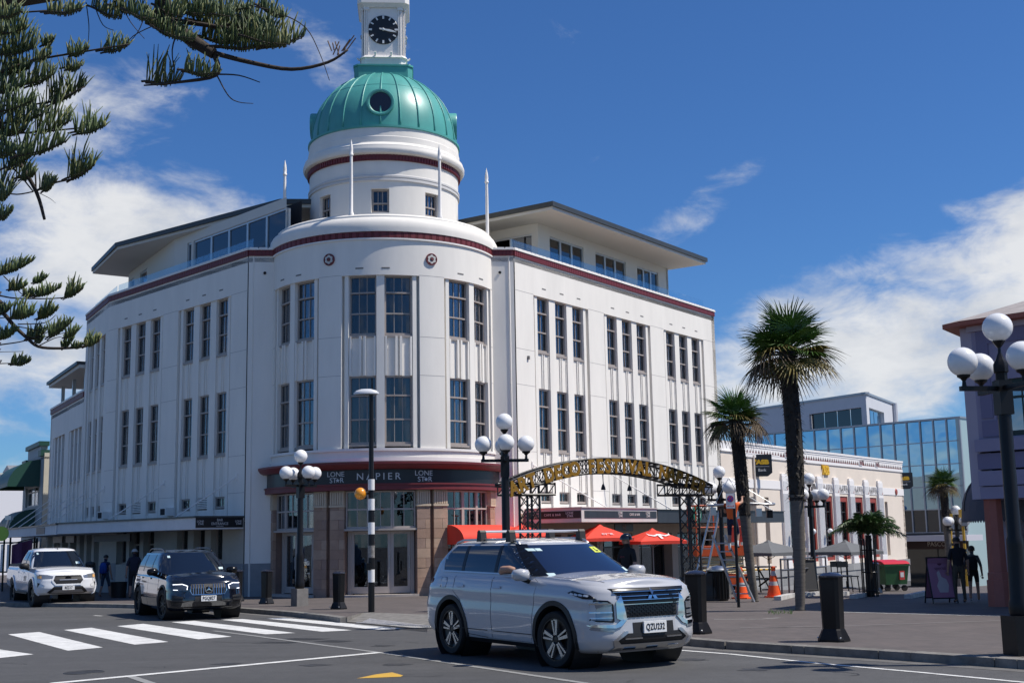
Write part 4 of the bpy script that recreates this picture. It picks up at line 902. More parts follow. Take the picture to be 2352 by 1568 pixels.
mb = MB(); sbox(mb, SR, 15.66, pls[0][0], 3.70, 4.10, 0, .03); WB(mb, 'string_band', BLT, BK); mb = MB(); sbox(mb, SR, pls[-1][1], sE, 3.70, 4.10, 0, .03); WB(mb, 'string_band', BLT, BK)
for u in (1704, 2057):
    s_ = on(u, 1133)[0]; em = WB(MB().lathe([(.001, .06), (.16, .05), (.2, .0)], 16, (0, 0, 0), Matrix.Translation(SR(s_, 3.9, .03)) @ Matrix(((dR.x, 0, nR.x, 0), (dR.y, 0, nR.y, 0), (0, 1, 0, 0), (0, 0, 0, 1)))), 'carved_mask', RDB, BK)
for k, h in enumerate((.36, .42, .52)):          # granite courses
    zt = -.03-sum((.36, .42, .52)[:k]); s_ = 15.66+(.55 if k % 2 else 0)
    edge = [15.66]
    while s_ < sE: edge.append(s_) if s_ > 15.7 else None; s_ += 1.1
    edge.append(sE)
    for j in range(len(edge)-1): WB(sbox(MB(), SR, edge[j]+.006, edge[j+1]-.006, zt-h+.006, zt-.004, -.3, .10 if k else .14), 'granite_block', rnd.choice(GRAN), BK)
WB(sbox(MB(), SR, 15.66, sE, -1.6, -.04, -.35, .085), 'plinth', pm('granite_joint', (.12, .12, .12), .8), BK)
YEL = pm('sign_yellow', (.72, .42, .01), .45); sA = on(1894, 1080)[0]
WT('lettering', "'ASB", .62, YEL, lambda x, y, e: SR(sA+x, 4.78+y, .03+e), BK, extrude=.06, bold=.03, sx=.62*1.3)
for u in (1808, 1850, 1889.5):
    s_ = on(u, 1210)[0]; p = SR(s_, 1.68, .40); o = WB(MB().tube([SR(s_, 1.45, .22), SR(s_, 1.45, .40), SR(s_, 1.58, .40)], .025, 6), 'wall_lamp', DKF, BK); WB(MB().sphere(p, .14, 14, 8), 'globe', pm('globe_opal', (.80, .80, .80), .25, spec=.5), o, smooth=True)
WB(MB().tube([SR(on(1733, 1150)[0], -.5, .06), SR(on(1733, 1150)[0], 5.2, .06)], .05, 8), 'downpipe', BLW, BK)
eb = Flat(Vector((SR(sE, 0).x, SR(sE, 0).y)), -nR, dR); WB(sbox(MB(), eb, 0, 12, -1.6, 5.73, -.3, -.002), 'end_wall', BLW, BK)
mb = MB(); mb.prism([(SR(a, 0, d).x, SR(a, 0, d).y) for a, d in ((15.7, -.3), (sE-.1, -.3), (sE-.1, -12), (15.7, -12))], 'z', 5.0, 5.15); WB(mb, 'roof_deck', MATS['roof_grey'], BK)
# projecting bank signs
def bank_sign(u, vt, vb, y, name_w):
    c = atd(u, (vt+vb)/2, y); h = (vb-vt)/2833*y; w = name_w/2833*y
    S = Flat(Vector((c.x, c.y))-Vector((1, .05)).normalized()*w/2, Vector((1, .05)))
    o = tag_part = None
    z0, z1 = c.z-h/2, c.z+h/2; mb = MB(); poly = [(0, z0), (w*.78, z0), (w, z0+h*.16), (w, z1), (0, z1)]
    mb.add([S(a, b, 0) for a, b in poly]+[S(a, b, -.22) for a, b in poly], [(0, 1, 2, 3, 4), (9, 8, 7, 6, 5)]+[(i, 5+i, 5+(i+1) % 5, (i+1) % 5) for i in range(5)])
    o = WB(mb, 'projecting_sign', BLK, BK); WT('lettering', "'ASB", h*.27, YEL, lambda x, y_, e: S(w*.50+x, z1-h*.36+y_, .006+e), o, sx=1.25, bold=.02)
    WB(sbox(MB(), S, w*.16, w*.86, z0+h*.44, z0+h*.452, 0, .006), 'rule', HAND, o); WT('lettering', 'Bank', h*.19, HAND, lambda x, y_, e: S(w*.5+x, z0+h*.28+y_, .006+e), o)
    return o
p_ = SR(20.0, 0, 1.0); sg = bank_sign(1750, 1043, 1093, p_.y, 47); bank_sign(2077, 1085, 1122, SR(sE+.6, 0, .4).y, 40)
# ------------------------------------------------------------------ mirrored office building across the next street
OA = SR(sE+7, 0, 9.0); OA = Vector((OA.x, OA.y))
SO = Flat(OA, dL, nL)       # s runs to the left (away)
ono = lambda u, v: onplane(u, v, OA, dL)
s1 = ono(1740, 1005)[0]; s0 = ono(2206, 962)[0]; zt = ono(2050, 973)[1]
OB = thing('mirror_glass_office', 'office building clad in blue mirrored glass panes above dark shops', 'building', SO((s0+s1)/2, -2.5, 0))
MIR = bpy.data.materials.new('mirror_glass'); MIR.use_nodes = True; _b = MIR.node_tree.nodes['Principled BSDF']; _b.inputs['Base Color'].default_value = (.30, .47, .60, 1); _b.inputs['Metallic'].default_value = 1; _b.inputs['Roughness'].default_value = .03
_n = MIR.node_tree.nodes.new('ShaderNodeTexNoise'); _n.inputs['Scale'].default_value = .35; _t = MIR.node_tree.nodes.new('ShaderNodeTexCoord'); MIR.node_tree.links.new(_t.outputs['Object'], _n.inputs['Vector']); _bp = MIR.node_tree.nodes.new('ShaderNodeBump'); _bp.inputs['Strength'].default_value = .12; _bp.inputs['Distance'].default_value = .3; MIR.node_tree.links.new(_n.outputs['Fac'], _bp.inputs['Height']); MIR.node_tree.links.new(_bp.outputs[0], _b.inputs['Normal'])
DGL = pm('dark_glass', (.02, .03, .035), .06, spec=.8); MUL = pm('mullion_grey', (.38, .40, .42), .4, metal=.5)
mx = [2206-30.5*i for i in range(16)]; ss = [ono(u, 1000)[0] for u in mx]
rows = [zt, zt-1.45, zt-2.95, zt-4.4, zt-5.9, zt-7.4]
WB(sbox(MB(), SO, ss[0], ss[-1], -3.4, zt, -.4, -.06), 'wall_backing', pm('slab_grey', (.12, .12, .12), .8), OB)
WB(sbox(MB(), SO, ss[0]-.1, ss[-1], zt, zt+.12, -9, .08), 'roof_edge', MUL, OB)
WB(sbox(MB(), Flat(Vector((SO(ss[0]-.05, 0).x, SO(ss[0]-.05, 0).y)), -nL, -dL), -.05, 9, -3.4, zt, -.3, -.01), 'side_wall', pm('pale_green_glass', (.36, .47, .48), .2), OB)
for i in range(len(ss)-1):
    for j in range(5):
        o = WB(sbox(MB(), SO, ss[i]+.05, ss[i+1]-.05, rows[j+1]+.03, rows[j]-.03, -.06, rnd.uniform(-.012, .0)), 'pane', MIR if j < 4 else DGL, OB)
for s_ in ss: WB(sbox(MB(), SO, s_-.045, s_+.045, rows[-1], zt, -.06, .08), 'mullion', MUL, OB)
for z_ in rows[1:]: WB(sbox(MB(), SO, ss[0], ss[-1], z_-.03, z_+.03, -.06, .05), 'rail', MUL, OB)
zc0, zc1 = ono(2160, 1241)[1], ono(2160, 1228)[1]
WB(sbox(MB(), SO, ss[0]-1, ss[8], zc0, zc1, 0, 2.2), 'street_canopy', pm('canopy_lilac', (.55, .54, .58), .6), OB)
for k in range(6): WB(sbox(MB(), SO, ss[0]+k*2.2, ss[0]+k*2.2+2.1, -3.4, zc0-.5, -.06, .0), 'shopfront', DGL, OB)
WB(sbox(MB(), SO, ss[0], ss[6], zc0-.55, zc0-.02, -.05, .05), 'shop_fascia', pm('fascia_maroon', (.035, .008, .010), .5), OB)
sP, zP = ono(2159, 1249); WT('lettering', 'PASCOES', .42, pm('pale_letter', (.5, .45, .4), .6), lambda x, y, e: SO(sP-x, zP+y, .07+e), OB)
# white box storey behind it
cw = atd(1988, 905, 112); WC = Vector((cw.x, cw.y)); WL = Flat(WC, hdir(-470), None); WL = Flat(WC, hdir(-470), Vector((-hdir(-470).y, hdir(-470).x))); WR = Flat(WC, hdir(2780))
WH = thing('white_roof_storey', 'white box shaped upper storey with wide dark windows behind glass office', 'building', (WC.x, WC.y, 0))
ww = pm('white_panel', (.62, .63, .66), .6, var=.05, scale=1); lenL = onplane(1735, 938, WC, hdir(-470))[0]; lenR = onplane(2052, 931, WC, hdir(2780))[0]
wa, wb_ = onplane(1978, 935, WC, hdir(-470))[0], onplane(1858, 945, WC, hdir(-470))[0]; zwt, zwb = onplane(1978, 935, WC, hdir(-470))[1], onplane(1978, 975, WC, hdir(-470))[1]
WB(grid_wall(MB(), WL, 0, lenL, 4, cw.z, [(wa, wb_, zwb, zwt)], .4), 'wall', ww, WH)
ra, rb_ = onplane(1996, 937, WC, hdir(2780))[0], onplane(2030, 944, WC, hdir(2780))[0]
WB(grid_wall(MB(), WR, 0, lenR, 4, cw.z, [(ra, rb_, zwb, zwt)], .4), 'wall', ww, WH)
for k in range(4): WB(sbox(MB(), WL, wa+(wb_-wa)*k/4+.05, wa+(wb_-wa)*(k+1)/4-.05, zwb, zwt, -.35, -.3), 'window', DGL, WH); WB(sbox(MB(), WR, ra+(rb_-ra)*k/4+.1, ra+(rb_-ra)*(k+1)/4-.1, zwb, zwt, -.35, -.3), 'window', MIR, WH)
WB(sbox(MB(), WL, -.1, lenL, cw.z, cw.z+.2, -.4, .1), 'roof_edge', MUL, WH); WB(sbox(MB(), WR, 0, lenR, cw.z, cw.z+.2, -.4, .1), 'roof_edge', MUL, WH); WB(MB().tube([WR(lenR-.3, 8, .2), WR(lenR-.3, cw.z+.1, .2)], .25, 8), 'flue', ww, WH)
# ------------------------------------------------------------------ purple corner building with arcade
pc = GK(2262, 1393); PA = Vector((pc.x+.20, pc.y)); fd = -dL       # front runs right and towards us
SP = Flat(PA, fd, Vector((fd.y, -fd.x)))
PB_ = thing('lilac_arcade_building', 'lilac corner building with red roof edge over an arcade of salmon pillars', 'building', (PA.x, PA.y, gz(PA.x, PA.y)+.12))
LIL = pm('lilac_paint', (.30, .265, .37), .7, var=.06, scale=2); LILD = pm('deep_lilac_paint', (.185, .165, .265), .7); LILP = pm('pale_lilac_paint', (.42, .37, .45), .7); TERR = pm('terracotta_edge', (.36, .10, .06), .6); SALM = pm('salmon_pillar', (.36, .115, .085), .65, var=.12, scale=3)
onp = lambda u, v: onplane(u, v, PA, fd)
zbot = onp(2250, 1146)[1]; ztop = onp(2222, 752)[1]; W_ = 9.0; s0 = -.05
zA, zB_, zC = onp(2250, 1010)[1], onp(2250, 1038)[1], onp(2250, 1078)[1]
zw1, zw0 = onp(2290, 872)[1], onp(2290, 1003)[1]; sw = onp(2288, 950)[0]
wins = [(sw, sw+1.1, zw0, zw1), (sw+2.2, sw+3.3, zw0, zw1), (sw+4.4, sw+5.5, zw0, zw1)]
WB(grid_wall(MB(), SP, s0, W_, zA, ztop, wins, .25), 'upper_wall', LIL, PB_)
for w_ in wins: window(SP, w_[0], w_[1], w_[2], w_[3], -.12, PB_, rows=(.3, .7), cols=2, frame=pm('dark_green_frame', (.012, .035, .03), .5), fw=.09, sill=False, glass=glassmat('blue_glass', (.15, .2, .25), .25))
back(SP, s0, W_, zbot, ztop, -.5, PB_)
st_ = MB(); sbox(st_, SP, .06, .32, zA+.45, ztop-.12, 0, .03); WB(st_, 'border_stripe', LILD, PB_); WB(sbox(MB(), SP, .32, W_, ztop-.42, ztop-.12, 0, .03), 'border_stripe', LILD, PB_); WB(sbox(MB(), SP, .06, .55, zA+.05, zA+.40, 0, .035), 'border_step', LILD, PB_)
WB(sbox(MB(), SP, onp(2338, 838)[0], onp(2338, 838)[0]+.22, onp(2338, 838)[1]-.1, onp(2338, 838)[1]+.1, 0, .03), 'red_tile', TERR, PB_)
WB(sbox(MB(), SP, s0-.06, W_, ztop-.12, ztop, -.3, .08), 'white_fascia', LILP, PB_)
for (a, b, d, m) in ((zB_, zA, .12, LIL), (zC, zB_-.04, .04, LILD), (zbot+.28, zC-.04, .06, LIL), (zbot, zbot+.26, .02, LIL)): WB(sbox(MB(), SP, s0-.05, W_, a, b, -.4, d), 'arcade_beam', m, PB_)
chs = Flat(Vector((SP(s0, 0, 0).x, SP(s0, 0, 0).y)), Vector((-.6, .9)), Vector((-.9, -.6))); WB(sbox(MB(), chs, 0, .28, zbot, ztop, -.3, 0), 'corner_chamfer', LILP, PB_)
sid = Flat(Vector((chs(.28, 0).x, chs(.28, 0).y)), dR, Vector((-dR.y, dR.x))); WB(sbox(MB(), sid, 0, 7.5, zbot, ztop, -.3, 0), 'side_wall', LIL, PB_)
rp = [SP(-.38, 0, .35), SP(W_, 0, .35), SP(W_, 0, -7), SP(-.38, 0, -7)]; rp = [chs(.5, 0, .30), SP(-.1, 0, .38), SP(W_, 0, .38), SP(W_, 0, -8), sid(7.5, 0, .3)]
mb = MB(); n = len(rp); c_ = Vector((SP(W_*.6, 0, -4.2).x, SP(W_*.6, 0, -4.2).y)); lo = [Vector((p.x, p.y)) for p in rp]
mb.add([(p.x, p.y, ztop) for p in lo]+[(p.x, p.y, ztop+.10) for p in lo], [tuple(range(n-1, -1, -1)), tuple(range(n, 2*n))]+[(i, (i+1) % n, n+(i+1) % n, n+i) for i in range(n)]); WB(mb, 'eave', TERR, PB_)
mb = MB(); mb.add([(p.x, p.y, ztop+.102) for p in lo]+[(c_.x, c_.y, ztop+2.0)], [(i, (i+1) % n, n) for i in range(n)]); WB(mb, 'roof', pm('roof_tile_pale', (.42, .38, .36), .8, var=.3, scale=3, stretch=(1, 1, 8)), PB_)
def pillar(s_, d_):
    c = SP(s_, 0, d_); zb = gz(c.x, c.y)+.12; mb = MB(); r = .205
    mb.lathe([(r+.05, zb), (r+.05, zb+.55), (r+.02, zb+.56), (r+.02, zb+.70), (r, zb+.72), (r*.92, zbot)], 8, (c.x, c.y, 0)); return WB(mb, 'pillar', SALM, PB_)
for (s_, d_) in ((.02, -.25), (3.3, -.25), (6.6, -.25)): pillar(s_, d_)
WB(sbox(MB(), SP, -.25, .1, -.4, zbot, -1.6, -1.2), 'inner_pier', LILP, PB_)
WB(sbox(MB(), SP, .5, W_, -.4, zbot, -3.4, -3.2), 'shop_back_wall', pm('shop_dim', (.10, .08, .08), .8), PB_); WB(sbox(MB(), SP, -.1, W_, zbot-.02, zbot+.1, -7, -.41), 'arcade_ceiling', LILP, PB_)
for k, (a, z_, w_, h_, c) in enumerate(((.75, 1.35, .5, .3, (.55, .06, .02)), (.8, .85, .45, .12, (.45, .40, .32)), (.8, .55, .45, .2, (.35, .30, .22)), (.85, .05, .4, .35, (.5, .05, .03)), (.8, -.3, .5, .3, (.30, .17, .08)), (1.6, .6, .8, .9, (.4, .12, .05)), (2.8, .5, .8, 1.2, (.2, .25, .3)))):
    WB(sbox(MB(), SP, a, a+w_, z_-.1, z_+h_-.1, -1.5, -1.0), 'shop_display', pm('goods_%d' % k, c, .6), PB_)
# hooped grey awning on the side street face
am = MB(); ac = SP(-.35, 0, -1.9); az0 = onp(2200, 1190)[1]-.05; rr, hh = 1.05, 1.02; n1, n2 = 16, 8; a0_ = math.radians(95); vs = []
for i in range(n1+1):
    th = math.radians(80)+math.radians(200)*i/n1
    for k in range(n2+1): t = math.pi/2*k/n2; vs.append((ac.x+rr*math.cos(th)*math.cos(t), ac.y+rr*math.sin(th)*math.cos(t), az0+.22+hh*math.sin(t)))
m_ = n2+1; am.add(vs, [(i*m_+k, (i+1)*m_+k, (i+1)*m_+k+1, i*m_+k+1) for i in range(n1) for k in range(n2)])
for i in range(n1*3):                             # scalloped valance
    t0, t1 = [math.radians(80)+math.radians(200)*(i+q)/(n1*3) for q in (0, 1)]; tm = (t0+t1)/2
    am.add([(ac.x+rr*math.cos(t)*q, ac.y+rr*math.sin(t)*q, z) for t, z, q in ((t0, az0+.22, 1), (t1, az0+.22, 1), (t1, az0+.02, 1.01), (tm, az0-.05, 1.01), (t0, az0+.02, 1.01))], [(0, 1, 2, 3, 4)])
AWG = WB(am, 'awning', pm('grey_canvas', (.11, .115, .14), .85), PB_, fix=False)
for i in range(0, n1+1, 4):
    th = math.radians(80)+math.radians(200)*i/n1; WB(MB().tube([(ac.x+rr*1.005*math.cos(th)*math.cos(math.pi/2*k/8), ac.y+rr*1.005*math.sin(th)*math.cos(math.pi/2*k/8), az0+.22+hh*1.005*math.sin(math.pi/2*k/8)) for k in range(9)], .018, 5), 'awning_seam', DKF, AWG)
# ------------------------------------------------------------------ buildings at the far left
GB = thing('green_trim_shop', 'two storey shop with dark green awnings and cream side wall', 'building', SB(16.5, -.3, 0))
GRNW = pm('pale_green_wall', (.33, .38, .40), .7); GRNT = pm('green_trim', (.015, .07, .05), .5); CRM = pm('cream_side', (.62, .57, .46), .75, var=.06, scale=2)
onb = lambda u, v: onplane(u, v, PBc, dB)
gs0 = 14.6; zt1 = onb(92, 1043)[1]; zt2 = onb(85, 1028)[1]; gs1 = onb(54, 1100)[0]
WB(sbox(MB(), Flat(Vector((SB(gs0, 0).x, SB(gs0, 0).y)), -nB, -dB), .02, 9, -1, zt1, -.3, 0), 'side_wall', CRM, GB)
zwa, zwb = onb(72, 1163)[1], onb(72, 1118)[1]
WB(grid_wall(MB(), SB, gs0, gs1, -1, zt1-.1, [(gs0+1.2, gs1-1.0, zwa, zwb)], .3), 'facade', GRNW, GB); window(SB, gs0+1.2, gs1-1.0, zwa, zwb, -.15, GB, rows=(.25, .75), cols=4, frame=pm('white_frame', (.6, .6, .6), .5)); back(SB, gs0+.2, gs1-.1, -1, zt1-.2, -.6, GB)
WB(sbox(MB(), SB, gs0+.9, gs1-1.4, zt1-.1, zt2, -.3, .02), 'parapet', GRNW, GB); WB(sbox(MB(), SB, gs0+.7, gs1-1.3, zt2, zt2+.22, -.35, .15), 'parapet_trim', GRNT, GB); WB(sbox(MB(), SB, gs0+.05, gs0+.9, zt1-.15, zt1+.15, -.35, .15), 'parapet_trim', GRNT, GB); WB(sbox(MB(), SB, gs1-1.4, gs1, zt1-.3, zt1-.05, -.35, .12), 'parapet_trim', GRNT, GB)
def hood(S, a, b, z0, h, d, name, parent, mat):
    mb = MB(); vs = []; n = 10
    for i in range(2):
        for k in range(n+1): t = math.pi/2*k/n; vs.append(S((a, b)[i], z0+h*math.cos(t), .02+d*math.sin(t)))
    mb.add(vs, [(k, n+1+k, n+2+k, k+1) for k in range(n)]); mb.add([S(a, z0, .02)]+vs[:n+1], [(0, k+1, k+2) for k in range(n)]); mb.add([S(b, z0, .02)]+vs[n+1:], [(0, k+1, k+2) for k in range(n)]); return WB(mb, name, mat, parent, fix=False)
zh = onb(62, 1125)[1]; hood(SB, gs0+.9, gs1-.6, zh, onb(75, 1080)[1]-zh+.4, 1.5, 'awning', GB, GRNT); zh2 = onb(62, 1216)[1]; hood(SB, gs0+2.0, gs1-.3, zh2, 1.0, 1.2, 'awning', GB, GRNT)
WB(sbox(MB(), SB, gs0+.2, gs1, -1.0, 1.9, 0, .02), 'shop_window', DGL, GB)
mb = MB(); mb.prism([(SB(a, 0, d).x, SB(a, 0, d).y) for a, d in ((gs0, 0), (gs1, 0), (gs1, -8.5), (gs0, -8.5))], 'z', zt1-.3, zt1-.2); WB(mb, 'roof', ROOFD, GB)
wc = atd(58, 1092, 96); FW_ = thing('white_warehouse', 'plain white walled building with grey gabled roof beyond green trimmed shop', 'building', (wc.x-12, wc.y, -1))
SW = Flat(Vector((wc.x-22, wc.y-18)), Vector((.80, .60))); ztw = wc.z; WB(sbox(MB(), SW, 0, 28, -2, ztw, -10, 0), 'wall', pm('white_wall_far', (.74, .74, .76), .7), FW_); WB(sbox(MB(), SW, 0, 28, ztw, ztw+.12, -10, .1), 'roof_trim', pm('pale_trim', (.55, .58, .55), .6), FW_); WB(sbox(MB(), SW, 0, 28, ztw-4.3, ztw-4.0, 0, .12), 'string_course', MATS['white_wall_far'], FW_)
gp = atd(16, 1068, 108); mb = MB(); gzt = gp.z; mb.add([(gp.x-1.2, gp.y, ztw-.5), (gp.x+1.2, gp.y, ztw-.5), (gp.x, gp.y, gzt), (gp.x+10.8, gp.y+3, ztw-.5), (gp.x+9.5, gp.y+4, gzt)], [(0, 1, 2), (1, 3, 4, 2)]); WB(mb, 'gable_roof', pm('grey_iron_roof', (.36, .37, .39), .6, var=.3, scale=10, stretch=(6, .2, .2)), FW_, fix=False)
# ------------------------------------------------------------------ vehicles
def interp(tab, x):
    if x <= tab[0][0]: return tab[0][1]
    for (a, va), (b, vb) in zip(tab, tab[1:]):
        if x <= b:
            t = (x-a)/(b-a); t = t*t*(3-2*t) if len(tab) > 4 else t; return va+(vb-va)*t
    return tab[-1][1]
def clip_poly(sub, clip):
    out = sub
    n = len(clip)
    for i in range(n):
        (x1, y1), (x2, y2) = clip[i], clip[(i+1) % n]; inp, out = out, []
        if not inp: break
        f = lambda p: (x2-x1)*(p[1]-y1)-(y2-y1)*(p[0]-x1)
        for j in range(len(inp)):
            p, q = inp[j], inp[(j+1) % len(inp)]; fp, fq = f(p), f(q)
            if fp >= -1e-12: out.append(p)
            if (fp > 0 and fq < 0) or (fp < 0 and fq > 0): t = fp/(fp-fq); out.append((p[0]+(q[0]-p[0])*t, p[1]+(q[1]-p[1])*t))
    return out
def patch(mb, polys, fn, off=.004, depth=.02, res=.08, mi=0):
    if isinstance(polys[0][0], (int, float)): polys = [polys]
    for poly in polys:
        A = sum(poly[i][0]*poly[(i+1) % len(poly)][1]-poly[(i+1) % len(poly)][0]*poly[i][1] for i in range(len(poly)))
        if A < 0: poly = poly[::-1]
        xs = [p[0] for p in poly]; ys = [p[1] for p in poly]; x0, x1, y0, y1 = min(xs), max(xs), min(ys), max(ys)
        nx, ny = max(1, int(math.ceil((x1-x0)/res))), max(1, int(math.ceil((y1-y0)/res))); idx = {}; vs = []; fs = []
        def vid(p):
            k = (round(p[0], 5), round(p[1], 5))
            if k not in idx: idx[k] = len(vs); vs.append(fn(p[0], p[1], off))
            return idx[k]
        for i in range(nx):
            for j in range(ny):
                a, b, c, d = x0+(x1-x0)*i/nx, x0+(x1-x0)*(i+1)/nx, y0+(y1-y0)*j/ny, y0+(y1-y0)*(j+1)/ny
                q = clip_poly([(a, c), (b, c), (b, d), (a, d)], poly)
                if len(q) >= 3:
                    f = []
                    for p in q:
                        k = vid(p)
                        if k not in f: f.append(k)
                    if len(f) >= 3: fs.append(tuple(f))
        mb.add(vs, fs, mi)
        if depth:
            n = len(poly); pts = []
            for i in range(n):
                p, q = poly[i], poly[(i+1) % n]; m = max(1, int(math.dist(p, q)/res)); pts += [(p[0]+(q[0]-p[0])*k/m, p[1]+(q[1]-p[1])*k/m) for k in range(m)]
            v2 = [fn(p[0], p[1], off) for p in pts]+[fn(p[0], p[1], off-depth) for p in pts]; m = len(pts); mb.add(v2, [(i, (i+1) % m, m+(i+1) % m, m+i) for i in range(m)], mi)
    return mb
def ribbon(mb, pts, fn, w=.008, off=.002, res=.06):
    P = []
    for p, q in zip(pts, pts[1:]):
        m = max(1, int(math.dist(p, q)/res)); P += [(p[0]+(q[0]-p[0])*k/m, p[1]+(q[1]-p[1])*k/m) for k in range(m)]
    P.append(pts[-1]); vs = []
    for i, p in enumerate(P):
        a, b = P[max(0, i-1)], P[min(len(P)-1, i+1)]; t = Vector((b[0]-a[0], b[1]-a[1])); t.normalize(); n = Vector((-t.y, t.x))*w/2
        vs += [fn(p[0]+n.x, p[1]+n.y, off), fn(p[0]-n.x, p[1]-n.y, off)]
    mb.add(vs, [(2*i, 2*i+2, 2*i+3, 2*i+1) for i in range(len(P)-1)]); return mb
class CarShape:
    def __init__(s, c): s.c = c
    # ---- lower body
    def W(s, t): return s.c['W']*interp(s.c['wprof'], t)
    def xf(s, t): return s.c['XF']+interp(s.c['fprof'], t)
    def xr(s, t): return s.c['XR']-interp(s.c['rprof'], t)
    def zt(s, x): return interp(s.c['ztop'], x)
    def zb(s, x): return interp(s.c['zbot'], x)
    def yat(s, x, t):
        w = s.W(t); c = s.c; xf, xr = s.xf(t), s.xr(t)
        n = c['n']; k = 1.0
        if x > xf-c['cf']: q = min(1.0, (x-(xf-c['cf']))/c['cf']); k = max(0.0, 1-q**n)**(1/n)
        elif x < xr+c['cr']: q = min(1.0, ((xr+c['cr'])-x)/c['cr']); k = max(0.0, 1-q**n)**(1/n)
        m = (c['XF']+c['XR'])/2; L = (c['XF']-c['XR'])/2
        return w*k*(1-c.get('bow', .03)*((x-m)/L)**2)
    def outline(s, t):
        c = s.c; n = c['n']; w = s.W(t); xf, xr = s.xf(t), s.xr(t); xs = []
        NF, NS, NR = c.get('NF', 14), c.get('NS', 64), 12
        for i in range(NF+1): a = math.pi/2*i/NF; xs.append((xf-c['cf'])+c['cf']*math.cos(a)**(2/n))
        A, B = xf-c['cf'], xr+c['cr']
        for i in range(1, NS): xs.append(A+(B-A)*i/NS)
        for i in range(NR+1): a = math.pi/2*i/NR; xs.append((xr+c['cr'])-c['cr']*math.sin(a)**(2/n))
        pts = []
        for i, x in enumerate(xs):
            if i <= NF:
                a = math.pi/2*i/NF; k = math.sin(a)**(2/n) if i else 0
            elif i >= NF+NS:
                a = math.pi/2*(i-NF-NS)/NR; k = math.cos(a)**(2/n) if i < len(xs)-1 else 0
            else: k = 1
            m = (c['XF']+c['XR'])/2; L = (c['XF']-c['XR'])/2
            pts.append((x, w*k*(1-c.get('bow', .03)*((x-m)/L)**2)))
        return pts
    def body(s, NT=24):
        mb = MB(); ts = [i/NT for i in range(NT+1)]; ts = sorted(set(ts+[.03, .97])); rings = []
        for t in ts:
            o = s.outline(t); half = [(x, y, s.zb(x)+t*(s.zt(x)-s.zb(x))) for x, y in o]
            rings.append(half)
        n = len(rings[0])
        for sg in (1, -1):
            vs = [(x, sg*y, z) for r in rings for x, y, z in r]; mb.add(vs, [(j*n+i, j*n+i+1, (j+1)*n+i+1, (j+1)*n+i) for j in range(len(ts)-1) for i in range(n-1)])
        for r, cr in ((rings[-1], s.c.get('crown', .05)), (rings[0], 0)):
            K = 10; vs = []
            for (x, y, z) in r:
                for k in range(K+1): q = -1+2*k/K; vs.append((x, y*q, z+cr*(1-q*q)*min(1, y/(s.c['W']*.5))))
            mb.add(vs, [(i*(K+1)+k, (i+1)*(K+1)+k, (i+1)*(K+1)+k+1, i*(K+1)+k+1) for i in range(n-1) for k in range(K)])
        return mb
    def side(s, sg): 
        def f(x, z, off):
            t = max(0, min(1, (z-s.zb(x))/(s.zt(x)-s.zb(x)))); y = s.yat(x, t); e = .01
            y2 = s.yat(x-e, t); y1 = s.yat(x+e, t); dy = (y1-y2)/(2*e); t2 = min(1, t+.03); dz = (s.yat(x, t2)-y)/max(1e-3, (t2-t)*(s.zt(x)-s.zb(x))) if t2 > t else 0
            nv = Vector((-dy, 1, -dz)).normalized(); p = Vector((x, y, z))+nv*off; return Vector((p.x, sg*p.y, p.z))
        return f
    def front(s, y, z, off):
        c = s.c; n = c['n']; x = c['XF']
        for _ in range(5):
            t = max(0, min(1, (z-s.zb(x))/(s.zt(x)-s.zb(x)))); w = s.W(t)*(1-c.get('bow', .03)); xf = s.xf(t); x = xf-c['cf']+c['cf']*max(0.0, 1-min(1, abs(y)/w)**n)**(1/n)
        return Vector((x+off, y*(1+off*.15), z))
    def hood(s, x, y, off):
        w = s.yat(x, 1.0); q = max(-1, min(1, y/max(.05, w))); return Vector((x, y, s.zt(x)+s.c.get('crown', .05)*(1-q*q)+off))
    # ---- greenhouse: horizontal slices
    def gt(s, z): return max(0, min(1, (z-s.c['gz0'])/(s.c['gz1']-s.c['gz0'])))
    def gyat(s, x, t):
        c = s.c; w = interp(c['gw'], t); xf, xr = interp(c['gf'], t), interp(c['gr'], t); n = c['gn']; k = 1
        if x > xf-c['gc']: q = min(1, (x-(xf-c['gc']))/c['gc']); k = max(0, 1-q**n)**(1/n)
        elif x < xr+c['gcr']: q = min(1, ((xr+c['gcr'])-x)/c['gcr']); k = max(0, 1-q**n)**(1/n)
        return w*k
    def ghouse(s, NT=12):
        c = s.c; mb = MB(); rings = []; NF, NS, NR = 9, 14, 9; n_ = c['gn']
        ts = [i/NT for i in range(NT+1)]
        for t in ts:
            w = interp(c['gw'], t); xf, xr = interp(c['gf'], t), interp(c['gr'], t); z = c['gz0']+t*(c['gz1']-c['gz0']); r = []
            for i in range(NF+1): a = math.pi/2*i/NF; r.append((xf-c['gc']+c['gc']*math.cos(a)**(2/n_), w*(math.sin(a)**(2/n_) if i else 0), z))
            A, B = xf-c['gc'], xr+c['gcr']
            for i in range(1, NS): r.append((A+(B-A)*i/NS, w, z))
            for i in range(NR+1): a = math.pi/2*i/NR; r.append((xr+c['gcr']-c['gcr']*math.sin(a)**(2/n_), w*(math.cos(a)**(2/n_) if i < NR else 0), z))
            rings.append(r)
        n = len(rings[0])
        for sg in (1, -1): mb.add([(x, sg*y, z) for r in rings for x, y, z in r], [(j*n+i, j*n+i+1, (j+1)*n+i+1, (j+1)*n+i) for j in range(NT) for i in range(n-1)])
        K = 12; vs = []; r = rings[-1]; cr = c['gcrown']; x0, x1 = r[0][0], r[-1][0]
